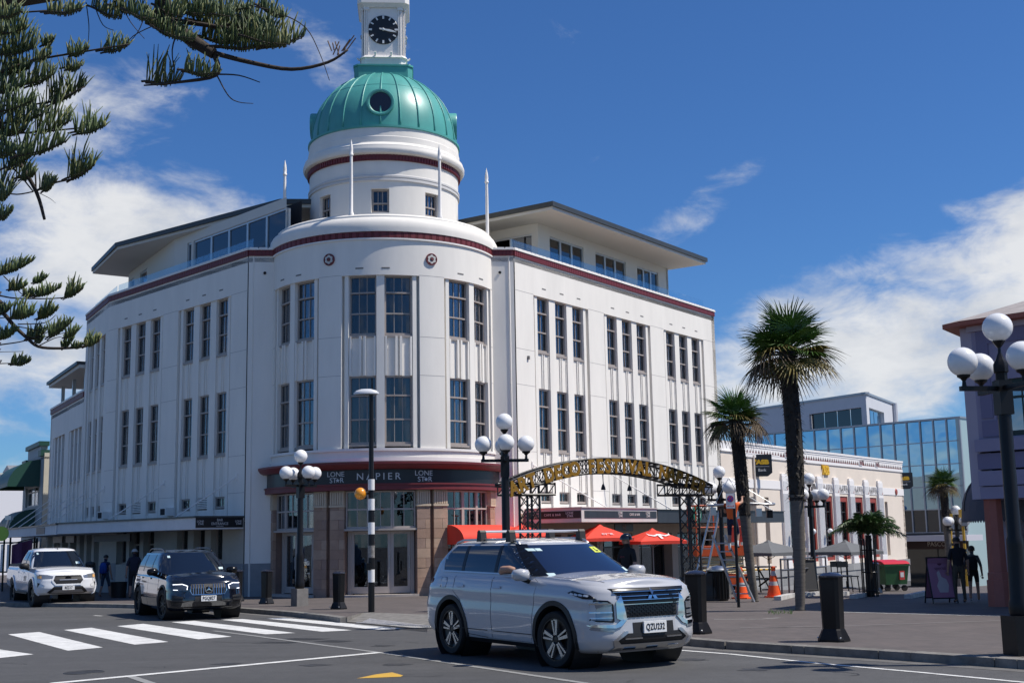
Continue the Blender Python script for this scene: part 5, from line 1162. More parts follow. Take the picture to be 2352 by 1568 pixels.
        for (x, y, z) in r:
            q2 = (x-(x0+x1)/2)/((x0-x1)/2)
            for k in range(K+1): q = -1+2*k/K; vs.append((x, y*q, z+cr*(1-q**4)*max(0, 1-q2**4)))
        mb.add(vs, [(i*(K+1)+k, (i+1)*(K+1)+k, (i+1)*(K+1)+k+1, i*(K+1)+k+1) for i in range(n-1) for k in range(K)])
        return mb
    def gside(s, sg):
        def f(x, z, off):
            t = s.gt(z); return Vector((x, sg*(s.gyat(x, t)+off), z+off*.25))
        return f
    def gfront(s, y, z, off):
        c = s.c; t = s.gt(z); w = interp(c['gw'], t); n = c['gn']; x = interp(c['gf'], t)-c['gc']+c['gc']*max(0, 1-min(1, abs(y)/w)**n)**(1/n); return Vector((x+off*.7, y, z+off*.7))
    def roof(s, x, y, off):
        c = s.c; w = s.gyat(x, 1.0); xf, xr = interp(c['gf'], 1), interp(c['gr'], 1); q = max(-1, min(1, y/max(.05, w))); q2 = (x-(xf+xr)/2)/((xf-xr)/2); return Vector((x, y, c['gz1']+c['gcrown']*(1-q**4)*max(0, 1-q2**4)+off))
def wheel(parent, x, y, r, wd, rimr, style, sg, tyre, rimm, rimm2, steer=0.0):
    M = Matrix.Translation((x, y, r)) @ Matrix.Rotation(steer, 4, 'Z') @ Matrix.Rotation(R_(90)*(-sg), 4, 'X')      # local +z points outward
    h = wd/2; prof = [(rimr*.97, -h*.9), (rimr*1.02, -h), (r*.93, -h), (r*.985, -h*.75), (r, -h*.4), (r, h*.4), (r*.985, h*.75), (r*.94, h*.98), (rimr*1.06, h), (rimr, h*.92), (rimr*.97, h*.7)]
    t = MB().lathe(prof, 48, (0, 0, 0), M).build('wheel', tyre, parent, smooth=True, angle=40)
    MB().lathe([(rimr*.985, -h*.8), (rimr*.985, h*.78), (rimr*1.0, h*.9), (rimr*.95, h*.9), (rimr*.93, h*.55), (rimr*.3, h*.05), (.001, h*.05)], 40, (0, 0, 0), M).build('rim', rimm2, t, smooth=True, angle=40)
    sp = MB()
    if style == 'twin':        # five angular pairs, bright faces
        for k in range(5):
            for (da, w0, w1, r1, skew) in ((-8, .016, .024, .93, -.10), (20, .010, .014, .92, .16)):
                a = R_(72*k+da); Mk = M @ Matrix.Rotation(a, 4, 'Z'); R1 = rimr*r1
                q = [(-w0, .06), (w0, .06), (w1+skew*.15, R1), (-w1+skew*.15, R1)]; sp.prism(q, 'z', h*.45, h*.80, 0, Mk)
            Mk = M @ Matrix.Rotation(R_(72*k-8), 4, 'Z'); sp.prism([(-.075, rimr*.86), (.01, rimr*.86), (.01, rimr*.94), (-.06, rimr*.94)], 'z', h*.45, h*.80, 0, Mk)
    else:
        for k in range(10 if style == 'multi' else 6):
            Mk = M @ Matrix.Rotation(R_((36 if style == 'multi' else 60)*k), 4, 'Z'); wdt = .010 if style == 'multi' else .03; sp.prism([(-wdt, .05), (wdt, .05), (wdt, rimr*.94), (-wdt, rimr*.94)], 'z', h*.35, h*.7, 0, Mk)
    sp.build('spokes', rimm, t); MB().lathe([(.001, h*.75), (.035, h*.74), (.06, h*.6), (.065, h*.1)], 16, (0, 0, 0), M).build('hub_cap', rimm2, t)
    return t
def cut_arches(o, spec, mat, W, cs, T):
    """open the wheel wells: drop the faces inside each arch, draw the rim out to a clean circle, line the well"""
    bm = bmesh.new(); bm.from_mesh(o.data)
    for (x, z, r) in spec:
        inside = lambda v: math.hypot(v.co.x-x, v.co.z-z) < r and abs(v.co.y) > .55*W
        dead = [f for f in bm.faces if all(inside(v) for v in f.verts) or (inside_c(f, x, z, r, W))]
        bmesh.ops.delete(bm, geom=dead, context='FACES')
        for v in bm.verts:
            d = math.hypot(v.co.x-x, v.co.z-z)
            if d < r and abs(v.co.y) > .55*W and v.co.z > cs.zb(v.co.x)+.004:
                k = r/max(d, 1e-4); nx, nz = x+(v.co.x-x)*k, z+(v.co.z-z)*k
                if nz > cs.zb(nx): q = cs.side(1 if v.co.y > 0 else -1)(nx, nz, 0); v.co = q
    bm.to_mesh(o.data); bm.free(); me = o.data
    me.polygons.foreach_set('use_smooth', [True]*len(me.polygons)); me.set_sharp_from_angle(angle=R_(50))
    for (x, z, r) in spec:
        for sg in (1, -1):
            M = Matrix.Translation((x, sg*.45, z)) @ Matrix.Rotation(R_(-90)*sg, 4, 'X'); MB().lathe([(.001, 0), (r+.03, 0), (r+.03, W-.47)], 40, (0, 0, 0), M).build('wheel_well', mat, T)
    return o
def inside_c(f, x, z, r, W):
    c = f.calc_center_median(); return math.hypot(c.x-x, c.z-z) < r*.97 and abs(c.y) > .55*W
def arch_trim(parent, cs, x, r0, r1, z0, mat, sgs, a0=-12, a1=192, off=.012, name='arch_trim'):
    for sg in sgs:
        f = cs.side(sg); mb = MB(); n = 30; vs = []
        for i in range(n+1):
            a = R_(a0+(a1-a0)*i/n)
            for (r, o) in ((r0, -.05), (r0, off), (r1, off), (r1, -.005)): px_, pz = x+r*math.cos(a), z0+r*math.sin(a); vs.append(f(px_, max(cs.zb(px_)+.005, pz), o))
        mb.add(vs, [(i*4+k, (i+1)*4+k, (i+1)*4+k+1, i*4+k+1) for i in range(n) for k in range(3)]); mb.build(name, mat, parent, smooth=True, angle=40)
TYRE = pm('tyre_rubber', (.010, .010, .011), .8, var=.2, scale=30); CBLK = pm('car_black_plastic', (.012, .012, .013), .55); GLOSSB = pm('gloss_black', (.005, .005, .006), .22, spec=.35); CGL = pm('car_glass', (.006, .009, .016), .03, spec=.9, coat=.4); CHRM = pm('chrome', (.60, .61, .63), .07, metal=1); SILV = pm('silver_trim', (.52, .52, .53), .3, metal=.9); PLATE = pm('plate_white', (.78, .78, .77), .5); PLTXT = pm('plate_black', (.01, .01, .01), .5)
LAMP = pm('lamp_lens', (.28, .30, .33), .06, spec=.9, metal=.5); LEDW = pm('led_white', (.9, .93, 1), .4, emit=1.6); RDLAMP = pm('tail_lamp_red', (.20, .01, .01), .12, coat=.5); STICK = pm('sticker_pale', (.55, .70, .72), .5); STICY = pm('sticker_yellow', (.60, .66, .08), .5); SHUT = pm('shut_line', (.015, .015, .017), .7)
def plate(parent, fn, yc, zc, txt, w=.36, h=.125, off=.03):
    mb = MB(); mb.add([fn(yc-w/2, zc-h/2, off), fn(yc+w/2, zc-h/2, off), fn(yc+w/2, zc+h/2, off), fn(yc-w/2, zc+h/2, off)]+[fn(yc-w/2, zc-h/2, off-.03), fn(yc+w/2, zc-h/2, off-.03), fn(yc+w/2, zc+h/2, off-.03), fn(yc-w/2, zc+h/2, off-.03)], [(0, 1, 2, 3), (4, 5, 1, 0), (5, 6, 2, 1), (6, 7, 3, 2), (7, 4, 0, 3)])
    o = mb.build('number_plate', PLATE, parent)
    text_on('plate_text', txt, .112, PLTXT, lambda x, y, e: fn(yc+x, zc+y, off+.004+e*.2), o, extrude=.004, spacing=1.06, sx=.72, bold=.002)
    return o
def mirror(parent, x, z, y, sg, cap, base, scale=1.0):
    k = scale
    m = MB(); M = Matrix.Translation((x, sg*(y+.12*k), z)); m.lathe([(.001, -.10*k), (.07*k, -.09*k), (.105*k, -.05*k), (.11*k, .02*k), (.09*k, .07*k), (.001, .09*k)], 16, (0, 0, 0), M @ Matrix.Diagonal((1.0, 1.15, .85, 1)))
    o = m.build('mirror', cap, parent, smooth=True)
    MB().tube([(x, sg*(y-.02), z-.10*k), (x, sg*(y+.08*k), z-.06*k), (x, sg*(y+.12*k), z-.03*k)], [.03*k, .035*k, .05*k], 8).build('mirror_stalk', base, o, smooth=True); return o
def handle(parent, f, x, z, mat):
    mb = MB(); patch(mb, [(x-.10, z-.016), (x+.10, z-.016), (x+.10, z+.018), (x-.10, z+.018)], f, .022, .03, .05); return mb.build('handle', mat, parent)
# ---- the silver blue sport utility in front
def suv():
    PAINT = pm('pearl_paint', (.46, .465, .485), .22, coat=1.0, spec=.6)
    cs = CarShape(dict(W=.93, XF=.955, XR=-3.755, n=3.3, cf=.55, cr=.55, bow=.035, crown=.06, NF=16,
        wprof=[(0, .90), (.06, .955), (.2, .985), (.45, 1.0), (.62, .985), (.75, .992), (.9, .955), (1, .88)], fprof=[(0, -.16), (.08, -.05), (.2, .0), (.55, -.02), (.75, -.03), (.9, -.05), (1, -.13)], rprof=[(0, -.10), (.1, 0), (.5, .0), (.8, -.06), (1, -.16)],
        ztop=[(-3.8, 1.12), (-3.0, 1.20), (-1.2, 1.19), (-.45, 1.165), (.2, 1.14), (.6, 1.105), (.96, 1.06)], zbot=[(-3.8, .36), (-3.1, .26), (-2.2, .23), (.3, .22), (.75, .22), (.96, .25)],
        gz0=1.10, gz1=1.60, gw=[(0, .86), (.4, .80), (.8, .725), (1, .665)], gf=[(0, -.10), (1, -1.02)], gr=[(0, -3.62), (.5, -3.52), (1, -3.22)], gn=2.6, gc=.52, gcr=.42, gcrown=.085))
    T = thing('sport_utility_car', 'silver white sport utility car with roof bars driving past the corner', 'car', (1.24, 17.08, gz(1.24, 17.08)), R_(-57.0))
    B = cs.body().build('body', PAINT, T, smooth=True, angle=50); cut_arches(B, [(0, .37, .445), (-2.706, .37, .445)], CBLK, .93, cs, T)
    cs.ghouse().build('cabin', PAINT, B, smooth=True, angle=45)
    for sg in (1, -1):
        f, g = cs.side(sg), cs.gside(sg)
        arch_trim(T, cs, 0, .435, .50, .37, CBLK, (sg,)); arch_trim(T, cs, -2.706, .435, .50, .37, CBLK, (sg,))
        sm_ = MB(); patch(sm_, [(-2.24, .235), (-.47, .235), (-.47, .285), (-2.24, .285)], f, .012, .04); sm_.build('sill', CBLK, T)
        # side glazing as one dark band with bright trim
        gl = MB(); patch(gl, [[(-3.02, 1.225), (-.62, 1.19), (-.98, 1.585), (-2.86, 1.585), (-3.06, 1.40)]], g, .006, .02, .07); w_ = gl.build('side_window', CGL, T, smooth=True)
        ap = MB(); patch(ap, [[(-.62, 1.175), (-.36, 1.165), (-1.16, 1.60), (-1.30, 1.60)]], g, .014, .02, .06); ap.build('window_pillar', GLOSSB, w_)
        tr = MB(); ribbon(tr, [(-.60, 1.18), (-3.02, 1.215), (-3.10, 1.40), (-2.95, 1.58)], g, .022, .012); tr.build('window_trim', CHRM if sg == 1 else SILV, w_)
        for (xa, xb) in ((-1.50, -1.58), (-2.42, -2.50)): pb = MB(); patch(pb, [(xa, 1.20), (xa-.03, 1.585), (xb-.03, 1.585), (xb, 1.20)], g, .009, .01, .1); pb.build('window_pillar', GLOSSB, w_)
        for (poly, hx) in (([(-1.53, .30), (-.56, .30), (-.50, .62), (-.44, .95), (-.42, 1.10), (-.60, 1.155), (-1.53, 1.165)], -1.38), ([(-2.24, .33), (-1.545, .30), (-1.545, 1.165), (-2.62, 1.18), (-2.62, .93), (-2.42, .80), (-2.28, .60)], -2.40)):
            dm = MB(); patch(dm, poly, f, .003, .006, .07); d_ = dm.build('door', PAINT, T, smooth=True, angle=50)
            gm_ = MB(); ribbon(gm_, poly+[poly[0]], f, .009, .0018); gm_.build('shut_line', SHUT, d_); handle(d_, f, hx, 1.005, PAINT)
            lm_ = MB(); ribbon(lm_, [(min(p[0] for p in poly)+.02, .405), (max(p[0] for p in poly)-.1, .405)], f, .01, .005); lm_.build('sill_crease', SHUT, d_)
        fc = MB(); patch(fc, [(-3.02, .98), (-2.84, .98), (-2.84, 1.12), (-3.02, 1.12)], f, .003, .006, .07)
        if sg == -1: q = fc.build('fuel_flap', PAINT, T, smooth=True); gq_ = MB(); ribbon(gq_, [(-3.02, .98), (-2.84, .98), (-2.84, 1.12), (-3.02, 1.12), (-3.02, .98)], f, .008, .002); gq_.build('shut_line', SHUT, q)
        tl = MB(); patch(tl, [(-3.70, .97), (-3.30, 1.05), (-3.30, 1.10), (-3.70, 1.10)], f, .012, .03, .05); tl.build('tail_lamp', RDLAMP, T, smooth=True)
        mirror(T, -.62, 1.20, .88, sg, PAINT, GLOSSB, 1.05)
        # running light strip and headlamp stack
        hs = MB(); patch(hs, [(.30, .975), (.40, 1.005), (.70, .955), (.78, .90), (.62, .905)], f, .006, .02, .04); o = hs.build('daytime_lamp', GLOSSB, T, smooth=True)
        for k in range(4): l_ = MB(); patch(l_, [(.36+k*.085, .955-k*.006), (.425+k*.085, .945-k*.006), (.435+k*.085, .965-k*.006), (.37+k*.085, .978-k*.006)], f, .011, .006, .04); l_.build('lens', pm('lens_pale', (.62, .66, .70), .2), o)
        for seg in (0,):
            hm = MB(); patch(hm, [[(sg*.60, .62), (sg*.845, .64), (sg*.86, .72), (sg*.845, .84), (sg*.80, .885), (sg*.66, .875), (sg*.60, .83)]], cs.front, .004, .03, .035); o = hm.build('headlamp', LAMP, T, smooth=True)
            for (za, zb_) in ((.835, .85), (.73, .745), (.665, .675)): l_ = MB(); patch(l_, [(sg*.61, za), (sg*.845, za), (sg*.845, zb_), (sg*.61, zb_)], cs.front, .012, .01, .05); l_.build('lamp_divider', CHRM, o)
            fr_ = MB(); ribbon(fr_, [(sg*.60, .62), (sg*.845, .64), (sg*.86, .72), (sg*.845, .84), (sg*.80, .885), (sg*.66, .875), (sg*.60, .83), (sg*.60, .62)], cs.front, .022, .008); fr_.build('lamp_frame', GLOSSB, o)
        ch = MB(); patch(ch, [[(sg*.48, .95), (sg*.42, .66), (sg*.47, .62), (sg*.56, .66), (sg*.56, .86)]], cs.front, .018, .03, .04); patch(ch, [[(sg*.40, .66), (sg*.50, .565), (sg*.58, .54), (sg*.58, .585), (sg*.50, .64)], [(sg*.58, .54), (sg*.84, .555), (sg*.88, .585), (sg*.58, .585)]], cs.front, .018, .03, .04); ch.build('chrome_blade', CHRM, T, smooth=True, angle=40)
        fg = MB(); patch(fg, [(sg*.60, .50), (sg*.84, .515), (sg*.88, .555), (sg*.58, .54)], cs.front, .010, .02, .04); fg.build('fog_lamp', LAMP, T)
        rl = MB(); rl.tube([cs.roof(x, sg*.60, z) for x, z in ((-1.22, -.02), (-1.32, .03), (-1.6, .045), (-2.8, .045), (-2.98, .02), (-3.05, -.02))], .018, 6); rl.build('roof_rail', SILV, T, smooth=True)
    # grille
    gm = MB(); patch(gm, [[(-.62, 1.03), (-.46, .88), (.46, .88), (.62, 1.03)], [(-.46, .88), (-.43, .82), (.43, .82), (.46, .88)]], cs.front, .008, .02, .05); gr = gm.build('grille', GLOSSB, T, smooth=True)
    for k, (z_, hw) in enumerate(((.985, .58), (.93, .53), (.88, .48), (.828, .46))): b_ = MB(); patch(b_, [(-hw, z_-.003), (hw, z_-.003), (hw, z_+.005), (-hw, z_+.005)], cs.front, .020, .02, .06); b_.build('grille_bar', CHRM, gr)
    lw = MB(); patch(lw, [(-.43, .815), (-.41, .665), (.41, .665), (.43, .815)], cs.front, .006, .02, .06); lg = lw.build('lower_grille', CBLK, T)
    hb = MB()
    for r in range(6):
        for k in range(11): y0 = -.40+.073*k+(.036 if r % 2 else 0); z0 = .67+.026*r; (patch(hb, [(y0, z0), (y0+.06, z0), (y0+.06, z0+.018), (y0, z0+.018)], cs.front, .014, .01, .1) if y0+.06 < .41 else None)
    hb.build('grille_mesh', GLOSSB, lg); tag(hb and lg, None)
    em = MB()
    for k in range(3):
        a = R_(90+120*k); cy_, cz_ = .045*math.cos(a), .935+.045*math.sin(a); d0 = (math.cos(a), math.sin(a)); d1 = (-d0[1], d0[0]); l, w2 = .045, .026
        patch(em, [(cy_-d0[0]*l, cz_-d0[1]*l), (cy_+d1[0]*w2, cz_+d1[1]*w2), (cy_+d0[0]*l, cz_+d0[1]*l), (cy_-d1[0]*w2, cz_-d1[1]*w2)], cs.front, .034, .012, .1)
    em.build('badge', CHRM, gr)
    # bumper
    b1 = MB(); patch(b1, [[(-.56, .40), (-.44, .47), (.44, .47), (.56, .40), (.52, .335), (-.52, .335)]], cs.front, .012, .03, .05); b1.build('lower_intake', CBLK, T)
    b2 = MB(); patch(b2, [[(-.62, .385), (-.47, .50), (-.42, .50), (-.42, .475), (-.56, .385)], [(.56, .385), (.42, .475), (.42, .50), (.47, .50), (.62, .385)], [(-.62, .385), (-.56, .385), (-.50, .335), (-.58, .30)], [(.58, .30), (.50, .335), (.56, .385), (.62, .385)], [(-.58, .30), (-.50, .335), (.50, .335), (.58, .30), (.62, .245), (-.62, .245)]], cs.front, .022, .03, .05); sk = b2.build('skid_plate', SILV, T, smooth=True, angle=30)
    for yc in (-.36, 0, .36): b3 = MB(); patch(b3, [(yc-.10, .262), (yc+.10, .262), (yc+.09, .288), (yc-.09, .288)], cs.front, .034, .02, .06); b3.build('skid_tooth', CHRM, sk)
    b4 = MB(); patch(b4, [(-.46, .395), (-.2, .395), (-.2, .41), (-.46, .41)], cs.front, .02, .01, .1); patch(b4, [(.2, .395), (.46, .395), (.46, .41), (.2, .41)], cs.front, .02, .01, .1); b4.build('intake_trim', SILV, T)
    b5 = MB(); patch(b5, [(-.33, .47), (.33, .47), (.33, .60), (-.33, .60)], cs.front, .006, .01, .1); b5.build('plate_recess', CBLK, T)
    plate(T, lambda y, z, o: Vector((cs.front(0, .53, 0).x+o+.01, y, z)), .0, .535, 'QZU232', .37, .145)
    # windscreen
    ws = MB(); patch(ws, [[(-.80, 1.15), (.80, 1.15), (.70, 1.40), (.60, 1.585), (-.60, 1.585), (-.70, 1.40)]], cs.gfront, .006, .02, .07); w_ = ws.build('windscreen', pm('windscreen_glass', (.010, .017, .045), .03, spec=.9, coat=.5), T, smooth=True)
    for (y0, z0, w, h, m) in ((-.62, 1.50, .09, .035, STICK), (-.52, 1.50, .07, .035, STICK), (.40, 1.46, .17, .08, STICY), (.62, 1.20, .13, .05, STICK), (-.70, 1.17, .09, .035, STICK)): q = MB(); patch(q, [(y0, z0), (y0+w, z0), (y0+w, z0+h), (y0, z0+h)], cs.gfront, .010, .004, .06); q.build('sticker', m, w_)
    lq = MB(); patch(lq, [(.455, 1.475), (.475, 1.475), (.475, 1.525), (.455, 1.525)], cs.gfront, .013, .003, .1); patch(lq, [(.475, 1.475), (.515, 1.475), (.515, 1.49), (.475, 1.49)], cs.gfront, .013, .003, .1); lq.build('sticker_letter', PLTXT, w_)
    for s0 in (-.55, .05): q = MB(); q.tube([cs.gfront(s0, 1.155, .02), cs.gfront(s0+.30, 1.175, .02), cs.gfront(s0+.52, 1.165, .025)], .010, 5); q.build('wiper', CBLK, w_)
    hl = MB(); ribbon(hl, [(-.22, .74), (.30, .72), (.72, .60)], lambda a, b, o: cs.hood(a, b, o), .010, .003); ribbon(hl, [(-.22, -.74), (.30, -.72), (.72, -.60)], lambda a, b, o: cs.hood(a, b, o), .010, .003); hl.build('bonnet_line', SHUT, T)
    # roof bars
    for x in (-1.45, -2.25):
        mb = MB(); zz = cs.roof(x, 0, 0).z; mb.tube([(x, -.60, zz+.105), (x, .60, zz+.105)], .020, 8); o = mb.build('roof_bar', SILV, T)
        for sg in (1, -1):
            q = MB(); q.prism([(x-.07, zz-.04), (x+.07, zz-.04), (x+.045, zz+.10), (x+.02, zz+.13), (x-.02, zz+.13), (x-.045, zz+.10)], 'y', sg*.57, sg*.67); q.build('bar_foot', CBLK, o)
    RB = pm('rim_black', (.012, .012, .013), .3); RA = pm('rim_alloy', (.60, .60, .61), .25, metal=.9)
    for (x, y, sg, st) in ((0, -.80, -1, .10), (0, .80, 1, .10), (-2.706, -.80, -1, 0), (-2.706, .80, 1, 0)): wheel(T, x, y, .368, .235, .275, 'twin', sg, TYRE, RA, RB, st)
    q = MB(); q.box(-3.5, .7, -.72, .72, .24, .34); q.build('underbody', CBLK, T)
    # driver's forearm resting on the open window
    arm = MB(); arm.tube([cs.gside(-1)(-1.0, 1.235, -.06), cs.gside(-1)(-1.12, 1.25, .05), cs.gside(-1)(-1.30, 1.24, .045), cs.gside(-1)(-1.42, 1.22, -.03)], [.042, .048, .052, .055], 10); 
    return T, cs, arm
SUVT, SUVCS, ARM = suv()
SK = pm('skin', (.42, .24, .17), .6, var=.1, scale=10)
_m = ARM; drv = thing('person', 'driver resting a bare elbow on the silver car window sill', 'person', SUVT.location, SUVT.rotation_euler.z); ARM.build('body', SK, drv, smooth=True)
# ---- black compact SUV
def black_suv():
    PA_ = pm('black_paint', (.004, .005, .009), .10, coat=1.0, spec=.7)
    cs = CarShape(dict(W=.917, XF=.90, XR=-3.73, n=3.2, cf=.55, cr=.5, bow=.03, crown=.06,
        wprof=[(0, .92), (.08, .97), (.3, 1.0), (.6, .985), (.85, .955), (1, .88)], fprof=[(0, -.12), (.1, -.03), (.3, 0), (.7, -.03), (.88, -.08), (1, -.2)], rprof=[(0, -.08), (.1, 0), (.6, 0), (1, -.12)],
        ztop=[(-3.8, 1.10), (-2.8, 1.10), (-.5, 1.08), (.1, 1.06), (.6, 1.0), (.9, .93)], zbot=[(-3.8, .34), (-3.0, .24), (.4, .22), (.9, .24)],
        gz0=1.02, gz1=1.56, gw=[(0, .85), (.5, .78), (1, .66)], gf=[(0, -.28), (1, -.98)], gr=[(0, -3.6), (.5, -3.5), (1, -3.25)], gn=2.8, gc=.40, gcr=.35, gcrown=.08))
    T = thing('black_car', 'glossy black boxy sport utility car with barred grille at the zebra crossing', 'car', (-7.70, 30.5, gz(-7.7, 30.5)), R_(-62))
    B = cs.body().build('body', PA_, T, smooth=True, angle=50); cut_arches(B, [(0, .36, .425), (-2.829, .36, .425)], CBLK, .917, cs, T); cs.ghouse().build('cabin', PA_, B, smooth=True, angle=45)
    for sg in (1, -1):
        f, g = cs.side(sg), cs.gside(sg)
        arch_trim(T, cs, 0, .415, .465, .36, CBLK, (sg,)); arch_trim(T, cs, -2.829, .415, .465, .36, CBLK, (sg,))
        gl = MB(); patch(gl, [[(-3.15, 1.12), (-.72, 1.10), (-1.0, 1.52), (-2.95, 1.52), (-3.15, 1.38)]], g, .006, .02, .08); w_ = gl.build('side_window', CGL, T, smooth=True)
        for xa in (-1.62, -2.55): pb = MB(); patch(pb, [(xa, 1.11), (xa+.08, 1.11), (xa+.05, 1.52), (xa-.03, 1.52)], g, .009, .01, .1); pb.build('window_pillar', GLOSSB, w_)
        for (poly, hx) in (([(-1.62, .30), (-.55, .30), (-.46, .8), (-.6, 1.07), (-1.62, 1.09)], -1.45), ([(-2.35, .32), (-1.635, .30), (-1.635, 1.09), (-2.65, 1.09), (-2.62, .85)], -2.45)):
            dm = MB(); patch(dm, poly, f, .003, .006, .08); d_ = dm.build('door', PA_, T, smooth=True, angle=50); gm_ = MB(); ribbon(gm_, poly+[poly[0]], f, .010, .0018); gm_.build('shut_line', SHUT, d_); handle(d_, f, hx, .95, PA_)
        mirror(T, -.72, 1.12, .85, sg, GLOSSB, GLOSSB, 1.1)
        hm = MB(); patch(hm, [[(sg*.46, .80), (sg*.52, .70), (sg*.78, .69), (sg*.87, .74), (sg*.86, .84), (sg*.6, .86)]], cs.front, .006, .03, .04); o = hm.build('headlamp', pm('lamp_dark', (.04, .05, .07), .08, spec=.9), T, smooth=True)
        l_ = MB(); ribbon(l_, [(sg*.50, .715), (sg*.485, .80), (sg*.60, .845), (sg*.85, .835), (sg*.865, .77), (sg*.78, .715), (sg*.70, .712)], cs.front, .016, .014); l_.build('light_strip', LEDW, o)
        it = MB(); patch(it, [[(sg*.58, .55), (sg*.84, .60), (sg*.86, .45), (sg*.80, .34), (sg*.62, .34)]], cs.front, .006, .02, .05); ii = it.build('side_intake', CBLK, T)
        for z_ in (.42, .50): q = MB(); patch(q, [(sg*.60, z_), (sg*.84, z_), (sg*.84, z_+.02), (sg*.60, z_+.02)], cs.front, .016, .01, .06); q.build('intake_vane', GLOSSB, ii)
        q = MB(); q.tube([cs.roof(x, sg*.58, z) for x, z in ((-1.16, -.02), (-1.26, .05), (-1.6, .075), (-2.75, .075), (-2.95, .04), (-3.05, -.02))], .016, 6); q.build('roof_rail', GLOSSB, T, smooth=True)
    gm = MB(); patch(gm, [[(-.40, .84), (-.44, .70), (-.38, .60), (.38, .60), (.44, .70), (.40, .84)]], cs.front, .006, .02, .05); gr = gm.build('grille', CBLK, T)
    for k in range(15):
        y = -.42+.06*k; h = .60+max(0, abs(y)-.36)*1.2
        if abs(y) > .065: q = MB(); patch(q, [(y-.006, h), (y+.006, h), (y+.006, .835-max(0, abs(y)-.40)*2), (y-.006, .835-max(0, abs(y)-.40)*2)], cs.front, .022, .015, .1); q.build('grille_bar', CHRM, gr)
    q = MB(); ribbon(q, [(-.44, .70), (-.38, .597), (.38, .597), (.44, .70)], cs.front, .014, .024); q.build('grille_surround', CHRM, gr)
    M = Matrix.Translation(cs.front(0, .72, .03)) @ Matrix.Rotation(R_(90), 4, 'Y'); MB().lathe([(.082, -.02), (.082, .012), (.10, .012), (.10, -.02)], 28, (0, 0, 0), M).build('badge', CHRM, gr)
    st = MB()
    for k in range(3): a = R_(90+120*k); patch(st, [(.016*math.cos(a+1.57), .72+.016*math.sin(a+1.57)), (.016*math.cos(a-1.57), .72+.016*math.sin(a-1.57)), (.085*math.cos(a), .72+.085*math.sin(a))], cs.front, .045, .02, .2)
    st.build('badge_star', CHRM, gr)
    q = MB(); patch(q, [(-.60, .27), (.60, .27), (.56, .32), (-.56, .32)], cs.front, .01, .02, .08); q.build('front_lip', SILV if False else GLOSSB, T); q = MB(); ribbon(q, [(-.58, .30), (-.3, .285), (.3, .285), (.58, .30)], cs.front, .012, .03); q.build('lip_trim', CHRM, T)
    q = MB(); patch(q, [(-.32, .44), (.32, .44), (.32, .57), (-.32, .57)], cs.front, .004, .01, .1); q.build('plate_recess', CBLK, T); plate(T, lambda y, z, o: Vector((cs.front(0, .5, 0).x+o, y, z)), 0, .505, 'PGQ827')
    ws = MB(); patch(ws, [[(-.78, 1.08), (.78, 1.08), (.69, 1.35), (.61, 1.53), (-.61, 1.53), (-.69, 1.35)]], cs.gfront, .006, .02, .08); w_ = ws.build('windscreen', CGL, T, smooth=True)
    for (y0, z0, w, h) in ((-.58, 1.44, .06, .05), (.60, 1.14, .12, .05)): q = MB(); patch(q, [(y0, z0), (y0+w, z0), (y0+w, z0+h), (y0, z0+h)], cs.gfront, .010, .004, .06); q.build('sticker', STICK, w_)
    RB = MATS['rim_black']
    for (x, y, sg) in ((0, -.79, -1), (0, .79, 1), (-2.829, -.79, -1), (-2.829, .79, 1)): wheel(T, x, y, .36, .235, .262, 'multi', sg, TYRE, pm('rim_dark', (.09, .09, .09), .3, metal=.6), RB, .12 if x == 0 else 0)
    q = MB(); q.box(-3.5, .65, -.72, .72, .24, .34); q.build('underbody', CBLK, T)
black_suv()
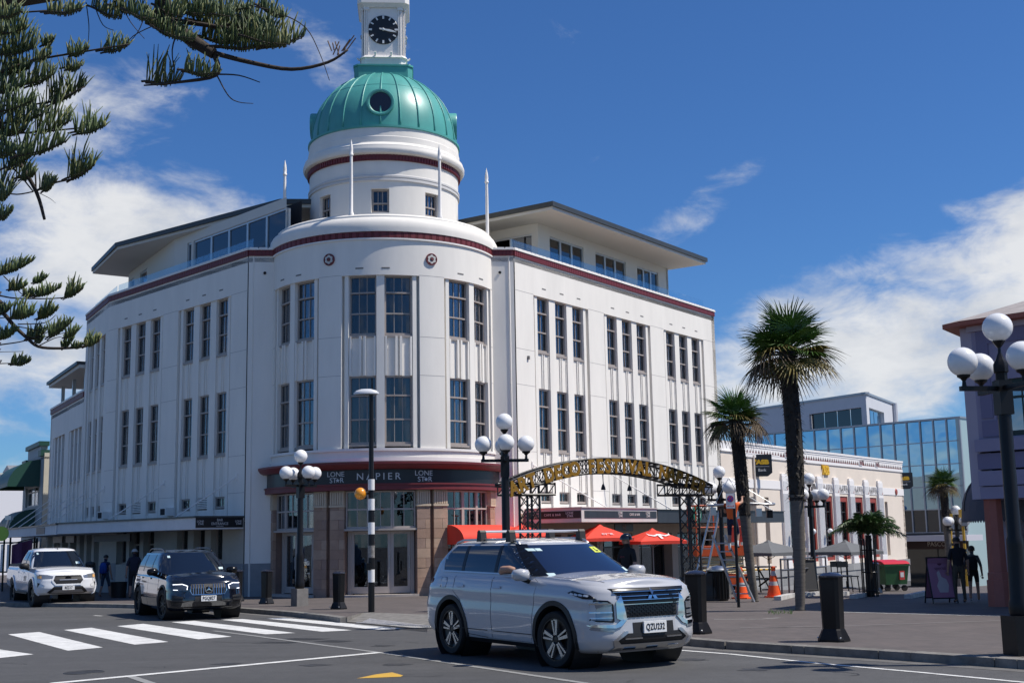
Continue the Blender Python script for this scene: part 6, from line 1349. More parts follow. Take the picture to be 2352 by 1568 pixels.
# ---- white double cab utility
def ute():
    PW = pm('white_paint', (.74, .75, .77), .25, coat=1.0)
    cs = CarShape(dict(W=.925, XF=.88, XR=-4.40, n=3.0, cf=.55, cr=.18, bow=.02, crown=.05,
        wprof=[(0, .93), (.1, .98), (.4, 1.0), (.8, .98), (1, .92)], fprof=[(0, -.16), (.1, -.06), (.25, 0), (.6, -.02), (.85, -.07), (1, -.18)], rprof=[(0, 0), (1, 0)],
        ztop=[(-4.5, 1.20), (-2.9, 1.20), (-.6, 1.17), (.1, 1.15), (.55, 1.09), (.9, 1.03)], zbot=[(-4.5, .55), (-3.6, .50), (-2.3, .42), (-.6, .42), (.4, .36), (.9, .40)],
        gz0=1.10, gz1=1.72, gw=[(0, .85), (.5, .77), (1, .64)], gf=[(0, -.30), (1, -1.02)], gr=[(0, -2.62), (.6, -2.52), (1, -2.35)], gn=2.8, gc=.40, gcr=.30, gcrown=.07))
    T = thing('pickup_truck', 'white double cab pickup truck with sport lettering on its door', 'car', (-14.25, 39.35, gz(-14.25, 39.35)), R_(-58))
    B = cs.body().build('body', PW, T, smooth=True, angle=50); cut_arches(B, [(0, .40, .47), (-3.085, .40, .47)], CBLK, .925, cs, T); cs.ghouse().build('cabin', PW, B, smooth=True, angle=45)
    for sg in (1, -1):
        f, g = cs.side(sg), cs.gside(sg)
        arch_trim(T, cs, 0, .465, .52, .40, PW, (sg,), off=.03); arch_trim(T, cs, -3.085, .465, .52, .40, PW, (sg,), off=.03)
        for (poly) in ([[(-1.50, 1.19), (-.74, 1.17), (-1.06, 1.66), (-1.50, 1.67)]], [[(-2.32, 1.20), (-1.56, 1.19), (-1.56, 1.67), (-2.25, 1.66)]]): gl = MB(); patch(gl, poly, g, .006, .02, .08); gl.build('side_window', CGL, T, smooth=True)
        for (poly, hx) in (([(-1.52, .48), (-.58, .48), (-.50, .9), (-.62, 1.16), (-1.52, 1.17)], -1.35), ([(-2.35, .50), (-1.535, .48), (-1.535, 1.17), (-2.42, 1.18), (-2.42, .8)], -2.22)):
            dm = MB(); patch(dm, poly, f, .003, .006, .08); d_ = dm.build('door', PW, T, smooth=True, angle=50); gm_ = MB(); ribbon(gm_, poly+[poly[0]], f, .010, .0018); gm_.build('shut_line', SHUT, d_); handle(d_, f, hx, 1.03, PW)
            if hx > -1.5: text_on('lettering', 'SPORT', .17, PLTXT, lambda x, y, e, sg=sg, f=f: f(-1.02+(x if sg < 0 else -x)*.85, .84+y*1.25, .006+e*.2), d_, extrude=.002)
        mirror(T, -.72, 1.24, .86, sg, CBLK, CBLK, 1.25)
        q = MB(); q.box(-2.4, -.55, sg*.80, sg*.95, .38, .43); q.build('side_step', CBLK, T)
        hm = MB(); patch(hm, [[(sg*.42, .93), (sg*.44, .86), (sg*.86, .85), (sg*.89, .93), (sg*.87, 1.0), (sg*.60, .975)]], cs.front, .006, .03, .04); o = hm.build('headlamp', LAMP, T, smooth=True)
        q = MB(); patch(q, [(sg*.76, .87), (sg*.86, .87), (sg*.87, .97), (sg*.76, .955)], cs.front, .012, .01, .05); q.build('indicator', pm('amber_lens', (.75, .42, .16), .2), o)
        q = MB(); patch(q, [[(sg*.74, .84), (sg*.86, .82), (sg*.86, .60), (sg*.70, .60), (sg*.68, .66), (sg*.80, .72)]], cs.front, .010, .03, .04); q.build('fog_recess', CBLK, T)
        q = MB(); q.tube([(-2.75, sg*.70, 1.22), (-2.85, sg*.66, 1.30), (-4.2, sg*.70, 1.24)], .03, 8); q.build('tray_rail', CBLK, T)
    q = MB(); q.box(-4.36, -2.70, -.80, .80, 1.16, 1.275); q.build('tray_cover', CBLK, T)
    gm = MB(); patch(gm, [[(-.38, .95), (-.44, .80), (-.36, .69), (.36, .69), (.44, .80), (.38, .95)]], cs.front, .012, .03, .05); gr = gm.build('grille', CBLK, T)
    q = MB(); ribbon(q, [(-.40, .965), (-.465, .80), (-.37, .672), (.37, .672), (.465, .80), (.40, .965)], cs.front, .045, .02); q.build('grille_surround', PW, gr); q = MB(); patch(q, [(-.26, .81), (.26, .81), (.26, .828), (-.26, .828)], cs.front, .022, .015, .1); q.build('grille_bar', SILV, gr)
    M = Matrix.Translation(cs.front(0, .885, .026)) @ Matrix.Rotation(R_(90), 4, 'Y') @ Matrix.Diagonal((.72, 1, 1, 1)); q = MB()
    for (rr, sx, sy, oy) in ((.085, 1, 1, 0), (.045, 1, .9, 0), (.05, .55, 1.4, .0)): q.lathe([(rr*.86, -.01), (rr*.86, .008), (rr, .008), (rr, -.01)], 24, (0, 0, 0), M @ Matrix.Diagonal((sx, sy, 1, 1)))
    q.build('badge', CHRM, gr)
    q = MB(); patch(q, [[(-.60, .44), (-.42, .62), (.42, .62), (.60, .44), (.50, .40), (-.50, .40)]], cs.front, .014, .03, .05); q.build('lower_bumper', CBLK, T); q = MB(); patch(q, [[(-.50, .42), (-.40, .52), (.40, .52), (.50, .42)]], cs.front, .03, .02, .06); q.build('skid_plate', pm('skid_grey', (.25, .25, .25), .5), T)
    plate(T, lambda y, z, o: Vector((cs.front(0, .58, 0).x+o+.015, y, z)), 0, .575, 'REZ17')
    ws = MB(); patch(ws, [[(-.77, 1.19), (.77, 1.19), (.68, 1.48), (.60, 1.68), (-.60, 1.68), (-.68, 1.48)]], cs.gfront, .006, .02, .08); w_ = ws.build('windscreen', CGL, T, smooth=True)
    for (y0, z0, w, h) in ((-.60, 1.58, .05, .06), (.52, 1.27, .15, .07)): q = MB(); patch(q, [(y0, z0), (y0+w, z0), (y0+w, z0+h), (y0, z0+h)], cs.gfront, .010, .004, .06); q.build('sticker', STICK, w_)
    q = MB(); q.tube([cs.roof(-1.05, .05, 0), cs.roof(-1.16, .05, .09)], .012, 6); q.build('aerial', CBLK, T)
    for (x, y, sg) in ((0, -.78, -1), (0, .78, 1), (-3.085, -.78, -1), (-3.085, .78, 1)): wheel(T, x, y, .40, .26, .24, 'six', sg, TYRE, pm('rim_dark', (.09, .09, .09), .3, metal=.6), MATS['rim_black'], .1 if x == 0 else 0)
    q = MB(); q.box(-4.2, .6, -.7, .7, .40, .55); q.build('underbody', CBLK, T)
ute()
# ------------------------------------------------------------------ street furniture
BKM = pm('black_metal', (.008, .008, .009), .38, spec=.3, var=.2, scale=12); OPAL = pm('opal_globe', (.80, .80, .80), .22, spec=.5); CONB = pm('lamp_footing', (.20, .19, .18), .8, var=.25, scale=6)
def street_lamp(loc, H, label, group='black street lamps with five white globes', rz=0.0, arm=.62, gr=.185, arms=4, base=True, foot=None):
    """post with four globes on arms and one on top; H = height of the arm"""
    T = thing('street_lamp', label, 'street lamp', loc, rz, group); k = H/3.2
    if base: MB().prism([(-.17*k, -.17*k), (.17*k, -.17*k), (.17*k, .17*k), (-.17*k, .17*k)], 'z', -.02, .46*k).build('footing', foot or CONB, T)
    p = MB(); p.lathe([(.12*k, .46*k if base else 0), (.13*k, .50*k), (.13*k, .62*k), (.115*k, .66*k), (.10*k, 1.3*k), (.10*k, 1.36*k), (.085*k, 1.4*k), (.078*k, H)], 16); p.cbox((0, 0, H-.12), (.17*k, .17*k, .42*k)); p.lathe([(.078, H), (.075, H+.20), (.095, H+.21), (.095, H+.32), (.06, H+.38), (.022, H+.47), (.02, H+.53), (.06, H+.58), (.085, H+.62)], 8); p.build('post', BKM, T, smooth=True, angle=35)
    MB().sphere((0, 0, H+.62+gr*.95), gr, 24, 14).build('globe', OPAL, T, smooth=True)
    for i in range(arms):
        a = R_(360/arms*i); dx, dy = math.cos(a), math.sin(a); M = Matrix.Rotation(a, 4, 'Z'); q = MB(); q.box(.04, arm, -.03*k, .03*k, H-.03, H+.03, 0, M); x = arm*.90
        q.lathe([(.03, H+.03), (.022, H+.10), (.045, H+.13), (.08, H+.15), (.085, H+.18)], 12, (x*dx, x*dy, 0)); ar = q.build('arm', BKM, T, smooth=True, angle=35); MB().sphere((x*dx, x*dy, H+.165+gr*.96), gr, 22, 13).build('globe', OPAL, T, smooth=True)
    return T
def hgt(base, u, v): d = ray(u, v); t = base.y/d.y; return (CAM+d*t).z
def lamp_at(u, vb, varm, label, rz, arm, gr, y=None, **k):
    b = GK(u, vb) if y is None else None
    if y is not None: q = atd(u, vb, y); b = Vector((q.x, q.y, gz(q.x, q.y)+.12))
    return street_lamp((b.x, b.y, b.z), hgt(b, u, varm)-b.z, label, rz=rz, arm=arm, gr=gr, **k)
lamp_at(688, 1391, 1115, 'five globe black street lamp between bollards in front of the drum doors', R_(38), .48, .178)
lamp_at(1166, 1420, 1057, 'five globe black street lamp behind the silver sport utility car', R_(4), .48, .170, y=24.9)
lamp_at(1664, 1364, 1147, 'five globe black street lamp beside the ladder and scissor lift', R_(28), .44, .178)
lamp_at(1872, 1361, 1163, 'five globe black street lamp standing before the bank windows', R_(50), .46, .172)
lamp_at(2062, 1345, 1178, 'five globe black street lamp behind the green wheeled bins', R_(50), .46, .165)
lamp_at(2207, 1335, 1216, 'five globe black street lamp half hidden below the grey hooped awning', R_(20), .50, .20, y=52)
rl = GK(2352, 1503)
lamp_at(2352, 1503, 891, 'five globe black street lamp beside the lilac arcade building', R_(8), .58, .190, foot=BKM)
def bollard(u, v, h, label):
    b = GK(u, v); T = thing('bollard', label, 'bollard', (b.x, b.y, b.z), R_(-40), 'black street bollards'); k = h/.92
    m = MB(); vs = []; prof = [(.20, .16, 0), (.20, .16, .03), (.145, .12, .16), (.135, .11, .18), (.150, .115, .86), (.155, .12, .90)]
    for a, b2, z in prof: c = .35*min(a, b2); vs += [(-a+c, -b2, z), (a-c, -b2, z), (a, -b2+c, z), (a, b2-c, z), (a-c, b2, z), (-a+c, b2, z), (-a, b2-c, z), (-a, -b2+c, z)]
    vs = [(x*k, y*k, z*k) for x, y, z in vs]; m.add(vs, [(j*8+i, j*8+(i+1) % 8, (j+1)*8+(i+1) % 8, (j+1)*8+i) for j in range(len(prof)-1) for i in range(8)]+[tuple(range(7, -1, -1)), tuple(range(len(prof)*8-8, len(prof)*8))]); m.build('post', BKM, T)
    c = MB(); c.lathe([(.17*k, .90*k), (.17*k, .92*k), (.12*k, .95*k), (.001, .965*k)], 16); c.build('cap', pm('bollard_cap', (.018, .02, .035), .25, coat=.5), T, smooth=True, angle=40)
    for sx in (-1, 1): q = MB(); q.sphere((sx*.17*k, -.15*k, .06*k), .014, 8, 6); q.build('bolt', SILV, T)
bollard(612, 1386, .90, 'slim black bollard nearest the bar entrance sign'); bollard(778, 1398, .88, 'black bollard beside the striped crossing pole'); bollard(1602, 1454, .97, 'black bollard at the nose of the silver car'); bollard(1916, 1472, .95, 'black bollard standing alone on the kerb before the tall palm')
bollard(545, 1380, .88, 'black bollard behind the black car'); bollard(2011, 1362, .80, 'black bollard beside the caged feathery palm')
# striped crossing pole with lantern and orange globe
b = GK(853, 1405); T = thing('crossing_pole', 'black and white striped crossing pole with flat lantern and orange globe', 'lamp post', (b.x, b.y, b.z)); Hc = hgt(b, 856, 903)-b.z
MB().lathe([(.075, 0), (.075, Hc*.45), (.06, Hc*.47), (.055, Hc)], 14).build('pole', BKM, T, smooth=True, angle=30)
for (va, vb) in ((1100, 1125), (1145, 1171), (1199, 1226), (1307, 1336)):
    z0, z1 = hgt(b, 855, vb)-b.z, hgt(b, 855, va)-b.z; MB().lathe([(.079, z0), (.079, z1), (.05, z1)], 14).build('white_band', HAND, T, smooth=True, angle=30)
z0, z1 = hgt(b, 855, 1280)-b.z, hgt(b, 855, 1252)-b.z; MB().lathe([(.079, z0), (.079, z1)], 14).build('worn_band', pm('worn_sleeve', (.25, .24, .23), .7, var=.8, scale=14), T, smooth=True)
g_ = MB(); g_.sphere((-.255, 0, hgt(b, 833, 1133)-b.z), .145, 22, 14); go = g_.build('beacon_globe', pm('beacon_orange', (.80, .30, .02), .3, coat=.4), T, smooth=True); MB().tube([(0, 0, hgt(b, 833, 1133)-b.z), (-.12, 0, hgt(b, 833, 1133)-b.z)], .022, 6).build('beacon_arm', BKM, go)
lh = MB(); lh.lathe([(.30, .0), (.31, .03), (.24, .09), (.12, .125), (.001, .13)], 24, (0, 0, 0), Matrix.Translation((-.12, 0, Hc-.02)) @ Matrix.Diagonal((1, .45, 1, 1))); lo_ = lh.build('lantern', pm('lantern_grey', (.62, .64, .67), .4), T, smooth=True); MB().lathe([(.001, -.03), (.25, -.02), (.30, 0)], 24, (0, 0, 0), Matrix.Translation((-.12, 0, Hc-.02)) @ Matrix.Diagonal((1, .45, 1, 1))).build('lantern_glass', pm('lantern_glass', (.10, .12, .12), .1), lo_, smooth=True)
q = MB(); q.cbox((-.05, -.08, hgt(b, 855, 1300)-b.z), (.10, .10, .16)); q.build('call_button', BKM, T)
# ------------------------------------------------------------------ festival arch of black truss with gold letters
TRUS = pm('truss_black', (.010, .010, .011), .45); GOLD = pm('gold_letter', (.36, .19, .025), .4, metal=.3)
pl = GK(1212, 1392); pr_ = GK(1590, 1385)
ya = 29.2
A = atd(1212, 1140, ya); Bp = atd(1583, 1135, ya+2.6)
A = Vector((A.x, A.y)); Bp = Vector((Bp.x, Bp.y)); ad = (Bp-A).normalized(); an = Vector((ad.y, -ad.x)); SPAN = (Bp-A).length
FA = thing('festival_arch', 'black truss arch with gold festival lettering spanning the side street', 'arch', (A.x, A.y, gz(A.x, A.y)+.12), math.atan2(ad.y, ad.x))
SFA = Flat(A, ad, an)
def ztop(u, v, s): p = onplane(u, v, A, ad); return p
def bars(mb, pts, r=.02, n=5): [mb.tube([a, b], r, n) for a, b in zip(pts, pts[1:])]
def tower_truss(s, z1, nm):
    w = .17; c = SFA(s, 0, 0); zb = gz(c.x, c.y)+.12; ch = []
    for k, (a, d) in enumerate(((-w, -w), (w, -w), (w, w), (-w, w))): q = MB(); q.tube([SFA(s+a, zb, d), SFA(s+a, z1, d)], .028, 6); ch.append(WB(q, 'tower_leg', TRUS, FA))
    lc = MB(); n = 9
    for k in range(4):
        (a0, d0), (a1, d1) = ((-w, -w), (w, -w), (w, w), (-w, w))[k], ((w, -w), (w, w), (-w, w), (-w, -w))[k]
        for i in range(n): z0_, z1_ = zb+(z1-zb)*i/n, zb+(z1-zb)*(i+1)/n; lc.tube([SFA(s+a0, z0_, d0), SFA(s+a1, z1_, d1)], .011, 4, False); lc.tube([SFA(s+a1, z0_, d1), SFA(s+a0, z1_, d0)], .011, 4, False)
    tag(WB(lc, 'tower_lacing', TRUS, FA), kind='stuff')
    bp = MB(); bp.cbox(SFA(s, zb+.02, 0), (.6, .6, .03)); WB(bp, 'base_plate', TRUS, FA)
zl = onplane(1212, 1140, A, ad)[1]; zr = onplane(1583, 1124, A, ad)[1]; zcap = (zl+zr)/2-.05
tower_truss(0.05, zcap, 'l'); tower_truss(SPAN-.02, zcap, 'r')
for s in (0.05, SPAN-.02):                        # square truss blocks on the towers
    lo = s-.75 if s < 1 else s-.85; hi = s+.60; h = .26; cb = MB()
    for d in (-.2, .2):
        for z in (zcap, zcap+h): q = MB(); q.tube([SFA(lo, z, d), SFA(hi, z, d)], .03, 6); WB(q, 'block_chord', TRUS, FA)
        for i in range(7): x = lo+(hi-lo)*i/6; cb.tube([SFA(x, zcap, d), SFA(x, zcap+h, d)], .016, 4, False); cb.tube([SFA(x, zcap, -.2), SFA(x, zcap, .2)], .014, 4, False)
        for i in range(6): x, x2 = lo+(hi-lo)*i/6, lo+(hi-lo)*(i+1)/6; cb.tube([SFA(x, zcap, d), SFA(x2, zcap+h, d)], .012, 4, False)
    tag(WB(cb, 'block_lacing', TRUS, FA), kind='stuff')
zap = onplane(1390, 1050, A, ad)[1]; NA = 30
def arc(t, lift=0.0): s = -.75+(SPAN+1.35)*t; q = 2*t-1; rise = zap-.02-(zcap+.26); return s, zcap+.24+rise*(1-abs(q)**2.05)+lift
chs_ = [(-.22, 0), (.22, 0), (-.22, -.30), (.22, -.30)]
for (d, l) in chs_:
    q = MB(); q.tube([SFA(*arc(i/NA, l if 0 else 0.0), d) if l == 0 else SFA(arc(i/NA)[0], max(zcap+.2, arc(i/NA)[1]-.34), d) for i in range(NA+1)], .026, 6); WB(q, 'arch_chord', TRUS, FA, smooth=True)
lc = MB(); P = lambda i, d, l: SFA(arc(i/NA)[0], arc(i/NA)[1] if l == 0 else max(zcap+.2, arc(i/NA)[1]-.34), d)
for i in range(NA):
    for d in (-.22, .22): lc.tube([P(i, d, 0), P(i+1, d, 1)], .011, 4, False); lc.tube([P(i, d, 1), P(i, d, 0)], .011, 4, False); lc.tube([P(i, d, 1), P(i+1, d, 0)], .009, 4, False)
    for l in (0, 1): lc.tube([P(i, -.22, l), P(i+1, .22, l)], .010, 4, False); lc.tube([P(i, -.22, l), P(i, .22, l)], .011, 4, False)
tag(WB(lc, 'arch_lacing', TRUS, FA), kind='stuff')
TX = 'ART DECO FESTIVAL NAPIER'
for i, ch in enumerate(TX):
    if ch == ' ': continue
    t = .035+.905*i/(len(TX)-1); s, z = arc(t); s2, z2 = arc(t+.01); an_ = math.atan2(z2-z, s2-s)*.9; ca, sa = math.cos(an_), math.sin(an_)
    WT('letter', ch, .46, GOLD, lambda x, y, e, s=s, z=z, ca=ca, sa=sa: SFA(s+(x*ca-y*sa), z-.20+(x*sa+y*ca), .25+e), FA, extrude=.012, bold=.018, sx=.86)
for s in (2.2, 3.0, 5.4): q = MB(); zz = arc((s+.75)/(SPAN+1.35))[1]-.36; q.tube([SFA(s, zz, 0), SFA(s, zz-.25, 0)], .01, 4); q.lathe([(.02, 0), (.05, -.08), (.06, -.14)], 8, SFA(s, zz-.25, 0)); WB(q, 'hanging_lamp', TRUS, FA)
# ------------------------------------------------------------------ cafe umbrellas
def umbrella(u, v, y, half, drop, mat, label, group, rz, poleb=True, logo=None, ribs=4, vent=True):
    """v = pixel row of the peak"""
    p = atd(u, v, y); zb = gz(p.x, p.y)+.12; Hh = p.z-zb; T = thing('cafe_umbrella', label, 'umbrella', (p.x, p.y, zb), rz, group); n = ribs; mb = MB()
    pts = [(half*math.cos(2*math.pi*(i+.5)/n), half*math.sin(2*math.pi*(i+.5)/n)) for i in range(n)] if n > 4 else [(half, -half), (half, half), (-half, half), (-half, -half)]
    K = 6; vs = []; S_ = 10
    for i in range(n):
        a, b_ = pts[i], pts[(i+1) % n]
        for j in range(S_):
            for k in range(K):
                def pt(jj, kk): r = kk/K; e = 4*(jj/S_)*(1-jj/S_); x, y_ = a[0]+(b_[0]-a[0])*jj/S_, a[1]+(b_[1]-a[1])*jj/S_; return (x*r*(1-.05*e*r), y_*r*(1-.05*e*r), Hh-drop*r**1.15-.05*drop*e*r*(1-r)+.03*e*r*r*drop)
                mb.add([pt(j, k), pt(j+1, k), pt(j+1, k+1), pt(j, k+1)], [(0, 1, 2, 3)])
        for j in range(S_):
            e0, e1 = [4*(q/S_)*(1-q/S_) for q in (j, j+1)]; q0 = [a[0]+(b_[0]-a[0])*j/S_, a[1]+(b_[1]-a[1])*j/S_]; q1 = [a[0]+(b_[0]-a[0])*(j+1)/S_, a[1]+(b_[1]-a[1])*(j+1)/S_]; f0, f1 = 1-.05*e0, 1-.05*e1
            mb.add([(q0[0]*f0, q0[1]*f0, Hh-drop+.03*e0*drop), (q1[0]*f1, q1[1]*f1, Hh-drop+.03*e1*drop), (q1[0]*f1, q1[1]*f1, Hh-drop-.10), (q0[0]*f0, q0[1]*f0, Hh-drop-.10)], [(0, 1, 2, 3)])
    mb.build('canopy', mat, T, smooth=True, angle=25)
    if vent: q = MB(); q.lathe([(half*.20, Hh-drop*.12), (half*.10, Hh+.01), (.001, Hh+.06)], 4, a0=R_(45)); q.build('vent_cap', mat, T)
    PO = pm('umbrella_pole', (.30, .29, .28), .4, metal=.5) if mat is RDC else BKM
    q = MB(); q.tube([(0, 0, 0), (0, 0, Hh)], .024, 8); q.build('pole', PO, T)
    for x, y_ in pts: q = MB(); q.tube([(0, 0, Hh-drop*.95-.25), (x*.55, y_*.55, Hh-drop*.55)], .010, 5); q.build('strut', PO, T)
    q = MB(); q.lathe([(.28, 0), (.28, .04), (.05, .07), (.045, .25)], 16); q.build('base', BKM, T)
    return T, Hh, drop, half
RG, GGp = 'red cafe umbrellas outside the bar', 'grey cafe umbrellas outside the bank'
GRC = pm('grey_umbrella', (.13, .135, .14), .8, var=.1, scale=4)
umbrella(1197, 1205, 40.5, .84, .38, RDC, 'red cafe umbrella at the foot of the festival arch tower', RG, R_(20))
UA = umbrella(1376, 1206, 41.5, .86, .42, RDC, 'red cafe umbrella with white star lettering left of the helmeted cyclist', RG, R_(20))
UB = umbrella(1498, 1216, 42.5, .86, .38, RDC, 'red cafe umbrella with white cow skull print right of the helmeted cyclist', RG, R_(20))
def on_umb(U, face, x, t):   # local canopy point: face direction angle, x across, t down slope 0..1
    T, Hh, drop, half = U; c, s_ = math.cos(face), math.sin(face); r = half*t; return Vector((c*r-s_*x, s_*r+c*x, Hh-drop*t**1.15+.03))
text_on('lettering', 'ST*R', .20, HAND, lambda x, y, e: on_umb(UA, R_(-90), x, .78-y*.75) if True else None, UA[0], extrude=.004, bold=.01)
sk = MB(); f = lambda x, t: on_umb(UB, R_(-90), x, t); sk.add([f(-.08, .50), f(.08, .50), f(.06, .62), f(.04, .88), f(-.04, .88), f(-.06, .62)], [(0, 1, 2, 3, 4, 5)])
for sg in (1, -1): sk.add([f(sg*.07, .52), f(sg*.2, .60), f(sg*.36, .54), f(sg*.42, .40), f(sg*.40, .60), f(sg*.2, .70), f(sg*.07, .62)], [tuple(range(7))])
sk.build('printed_skull', HAND, UB[0], fix=False)
umbrella(1704, 1245, 42, .85, .36, GRC, 'grey cafe umbrella behind the leaning palm trunk', GGp, R_(38)); umbrella(1764, 1243, 41.5, .90, .36, GRC, 'grey cafe umbrella over the small dark table by the cones', GGp, R_(38)); umbrella(1941, 1243, 41.5, .86, .33, GRC, 'grey cafe umbrella partly under the feathery palm fronds', GGp, R_(38))
# ------------------------------------------------------------------ no-stopping sign
b = GK(1697, 1394); T = thing('no_stopping_sign', 'white no stopping sign with red crossed blue disc on black pole', 'sign', (b.x, b.y, b.z)); zt_, zb2 = hgt(b, 1688, 1132)-b.z, hgt(b, 1688, 1167)-b.z; w_ = 20/2833*b.y*1.0
MB().tube([(0, 0, 0), (0, 0, zt_)], .035, 8).build('pole', BKM, T)
pn = MB(); hh = zt_-zb2; cx_ = -.09; pn.box(cx_-w_*.5, cx_+w_*.5, -.06, -.045, zb2, zt_); pn_ = pn.build('panel', PLATE, T); M = Matrix.Translation((cx_, -.061, zb2+hh*.63)) @ Matrix.Rotation(R_(90), 4, 'X'); rr = w_*.38
MB().lathe([(.001, .003), (rr, .003)], 28, (0, 0, 0), M).build('red_disc', pm('sign_red', (.60, .03, .04), .5), pn_); MB().lathe([(.001, .005), (rr*.8, .005)], 28, (0, 0, 0), M).build('blue_disc', pm('sign_blue', (.05, .08, .45), .5), pn_)
for a in (45, -45): MB().box(-rr*.85, rr*.85, -rr*.12, rr*.12, .006, .008, 0, M @ Matrix.Rotation(R_(a), 4, 'Z')).build('red_bar', MATS['sign_red'], pn_)
ar = MB(); MA = Matrix.Translation((cx_, -.061, zb2+hh*.16)) @ Matrix.Rotation(R_(90), 4, 'X'); ar.prism([(-w_*.42, 0), (-w_*.28, w_*.10), (-w_*.28, w_*.03), (w_*.28, w_*.03), (w_*.28, w_*.10), (w_*.42, 0), (w_*.28, -w_*.10), (w_*.28, -w_*.03), (-w_*.28, -w_*.03), (-w_*.28, -w_*.10)], 'z', .002, .004, 0, MA); ar.build('double_arrow', MATS['sign_red'], pn_)
# ------------------------------------------------------------------ cones with bar
ORG = pm('cone_orange', (.85, .10, .01), .5); REFL = pm('cone_reflector', (.48, .48, .47), .4); CONES = []
def cone(u, v, label, h=1.0):
    b = GK(u, v); T = thing('traffic_cone', label, 'traffic cone', (b.x, b.y, b.z), 0, 'orange traffic cones joined by a striped bar')
    q = MB(); q.prism([(.28*math.cos(R_(45+90*i/6*1.0)) if 0 else .27*math.cos(2*math.pi*i/8+.39), .27*math.sin(2*math.pi*i/8+.39)) for i in range(8)], 'z', 0, .05*h); q.build('base', ORG, T); r = lambda z: .20-.155*z/h
    for (a, c, m, nm) in ((.05, .42, ORG, 'cone_body'), (.42, .56, REFL, 'reflective_band'), (.56, .76, ORG, 'cone_body'), (.76, .93, REFL, 'reflective_band')): MB().lathe([(r(a*h), a*h), (r(c*h), c*h)], 20).build(nm, m, T, smooth=True)
    MB().lathe([(r(.93*h), .93*h), (.06, .95*h), (.065, 1.03*h), (.05, 1.08*h), (.001, 1.09*h)], 16).build('tip', ORG, T, smooth=True, angle=40); CONES.append(Vector((b.x, b.y, b.z+.98*h))); return T
cone(1779, 1371, 'orange traffic cone standing free at the end of the striped bar', .74); cone(1703, 1374, 'orange traffic cone behind the foot of the ladder', .74)
T = thing('barrier_bar', 'black and yellow striped bar laid between two traffic cones', 'barrier', CONES[1]); d_ = CONES[0]-CONES[1]
for i in range(12): q = MB(); q.tube([d_*(i/12), d_*((i+1)/12)], .022, 8); q.build('stripe', YEL if i % 2 else BKM, T)
# ------------------------------------------------------------------ ladders, scissor lift
ALM = pm('ladder_aluminium', (.50, .50, .50), .35, metal=.8)
def ladder(name, p0, p1, label, wdir, n=9, w=.42):
    T = thing(name, label, 'ladder', p0); d = p1-p0
    for sg in (-1, 1): q = MB(); a = wdir*(sg*w/2); b2 = wdir*(sg*w/2*.75); q.tube([a, d+b2], .032, 4); q.build('rail', ALM, T)
    for i in range(1, n+1): t = i/(n+1); q = MB(); q.tube([d*t-wdir*w/2*(1-.25*t), d*t+wdir*w/2*(1-.25*t)], .018, 6); q.build('rung', ALM, T)
l1 = GK(1602, 1362); l1t = atd(1646, 1158, l1.y); ladder('ladder', l1, l1t, 'silver ladder leaning left of the lamp beside the scissor lift', Vector((.75, -.66, 0)), 9, .38)
l2 = GK(1713, 1382); l2t = atd(1650, 1228, l2.y+.2); ladder('ladder', l2, l2t, 'silver ladder under the worker in orange vest', Vector((.9, -.4, 0)), 7, .42)
b = GK(1668, 1358); LO = pm('lift_orange', (.60, .09, .02), .5, var=.15, scale=6); LC = pm('lift_cream', (.55, .46, .28), .55)
T = thing('scissor_lift', 'orange scissor lift with cream folding arms behind the street lamp', 'lift', (b.x, b.y+1.0, gz(b.x, b.y+1)+.12), R_(10)); zp = hgt(b+Vector((0, 1, 0)), 1668, 1275)-T.location.z; zg = hgt(b+Vector((0, 1, 0)), 1668, 1160)-T.location.z
q = MB(); q.box(-.75, .75, -.38, .38, .18, .50); q.build('chassis', LO, T)
for (x, y) in ((-.55, -.4), (.55, -.4), (-.55, .4), (.55, .4)): q = MB(); q.lathe([(.001, -.06), (.17, -.06), (.19, -.03), (.19, .03), (.17, .06), (.001, .06)], 20, (0, 0, 0), Matrix.Translation((x, y, .19)) @ Matrix.Rotation(R_(90), 4, 'X')); q.build('wheel', TYRE, T, smooth=True, angle=40)
n = 4
for i in range(n):
    z0, z1 = .50+(zp-.50)*i/n, .50+(zp-.50)*(i+1)/n
    for y in (-.32, .32):
        for sg in (1, -1): q = MB(); q.tube([(-.65*sg, y, z0), (.65*sg, y, z1)], .05, 4); q.build('scissor_arm', LC, T)
q = MB(); q.box(-.85, .85, -.42, .42, zp, zp+.30); q.build('platform', LO, T)
for (x, y) in ((-.83, -.40), (0, -.40), (.83, -.40), (-.83, .40), (0, .40), (.83, .40)): q = MB(); q.tube([(x, y, zp+.3), (x, y, zg)], .022, 6); q.build('guard_post', LO, T)
for z in (zg, (zp+zg)/2+.1):
    q = MB(); q.tube([(-.83, -.40, z), (.83, -.40, z), (.83, .40, z), (-.83, .40, z), (-.83, -.40, z)], .022, 6); q.build('guard_rail', LO, T)
q = MB(); q.cbox((.55, .0, zp+.75), (.35, .3, .7)); q.build('control_box', pm('lift_red', (.35, .03, .02), .5), T); q = MB(); rr_ = random.Random(5)
for i in range(14): p0 = Vector((rr_.uniform(-.75, -.2), rr_.uniform(-.3, .3), zg+rr_.uniform(-.7, .1))); q.tube([p0, p0+Vector((rr_.uniform(-.3, .3), rr_.uniform(-.2, .2), rr_.uniform(-.35, .35))), p0+Vector((rr_.uniform(-.2, .3), 0, rr_.uniform(-.5, .2)))], .012, 5)
tag(q.build('cable_bundle', CBLK, T, smooth=True), kind='stuff')
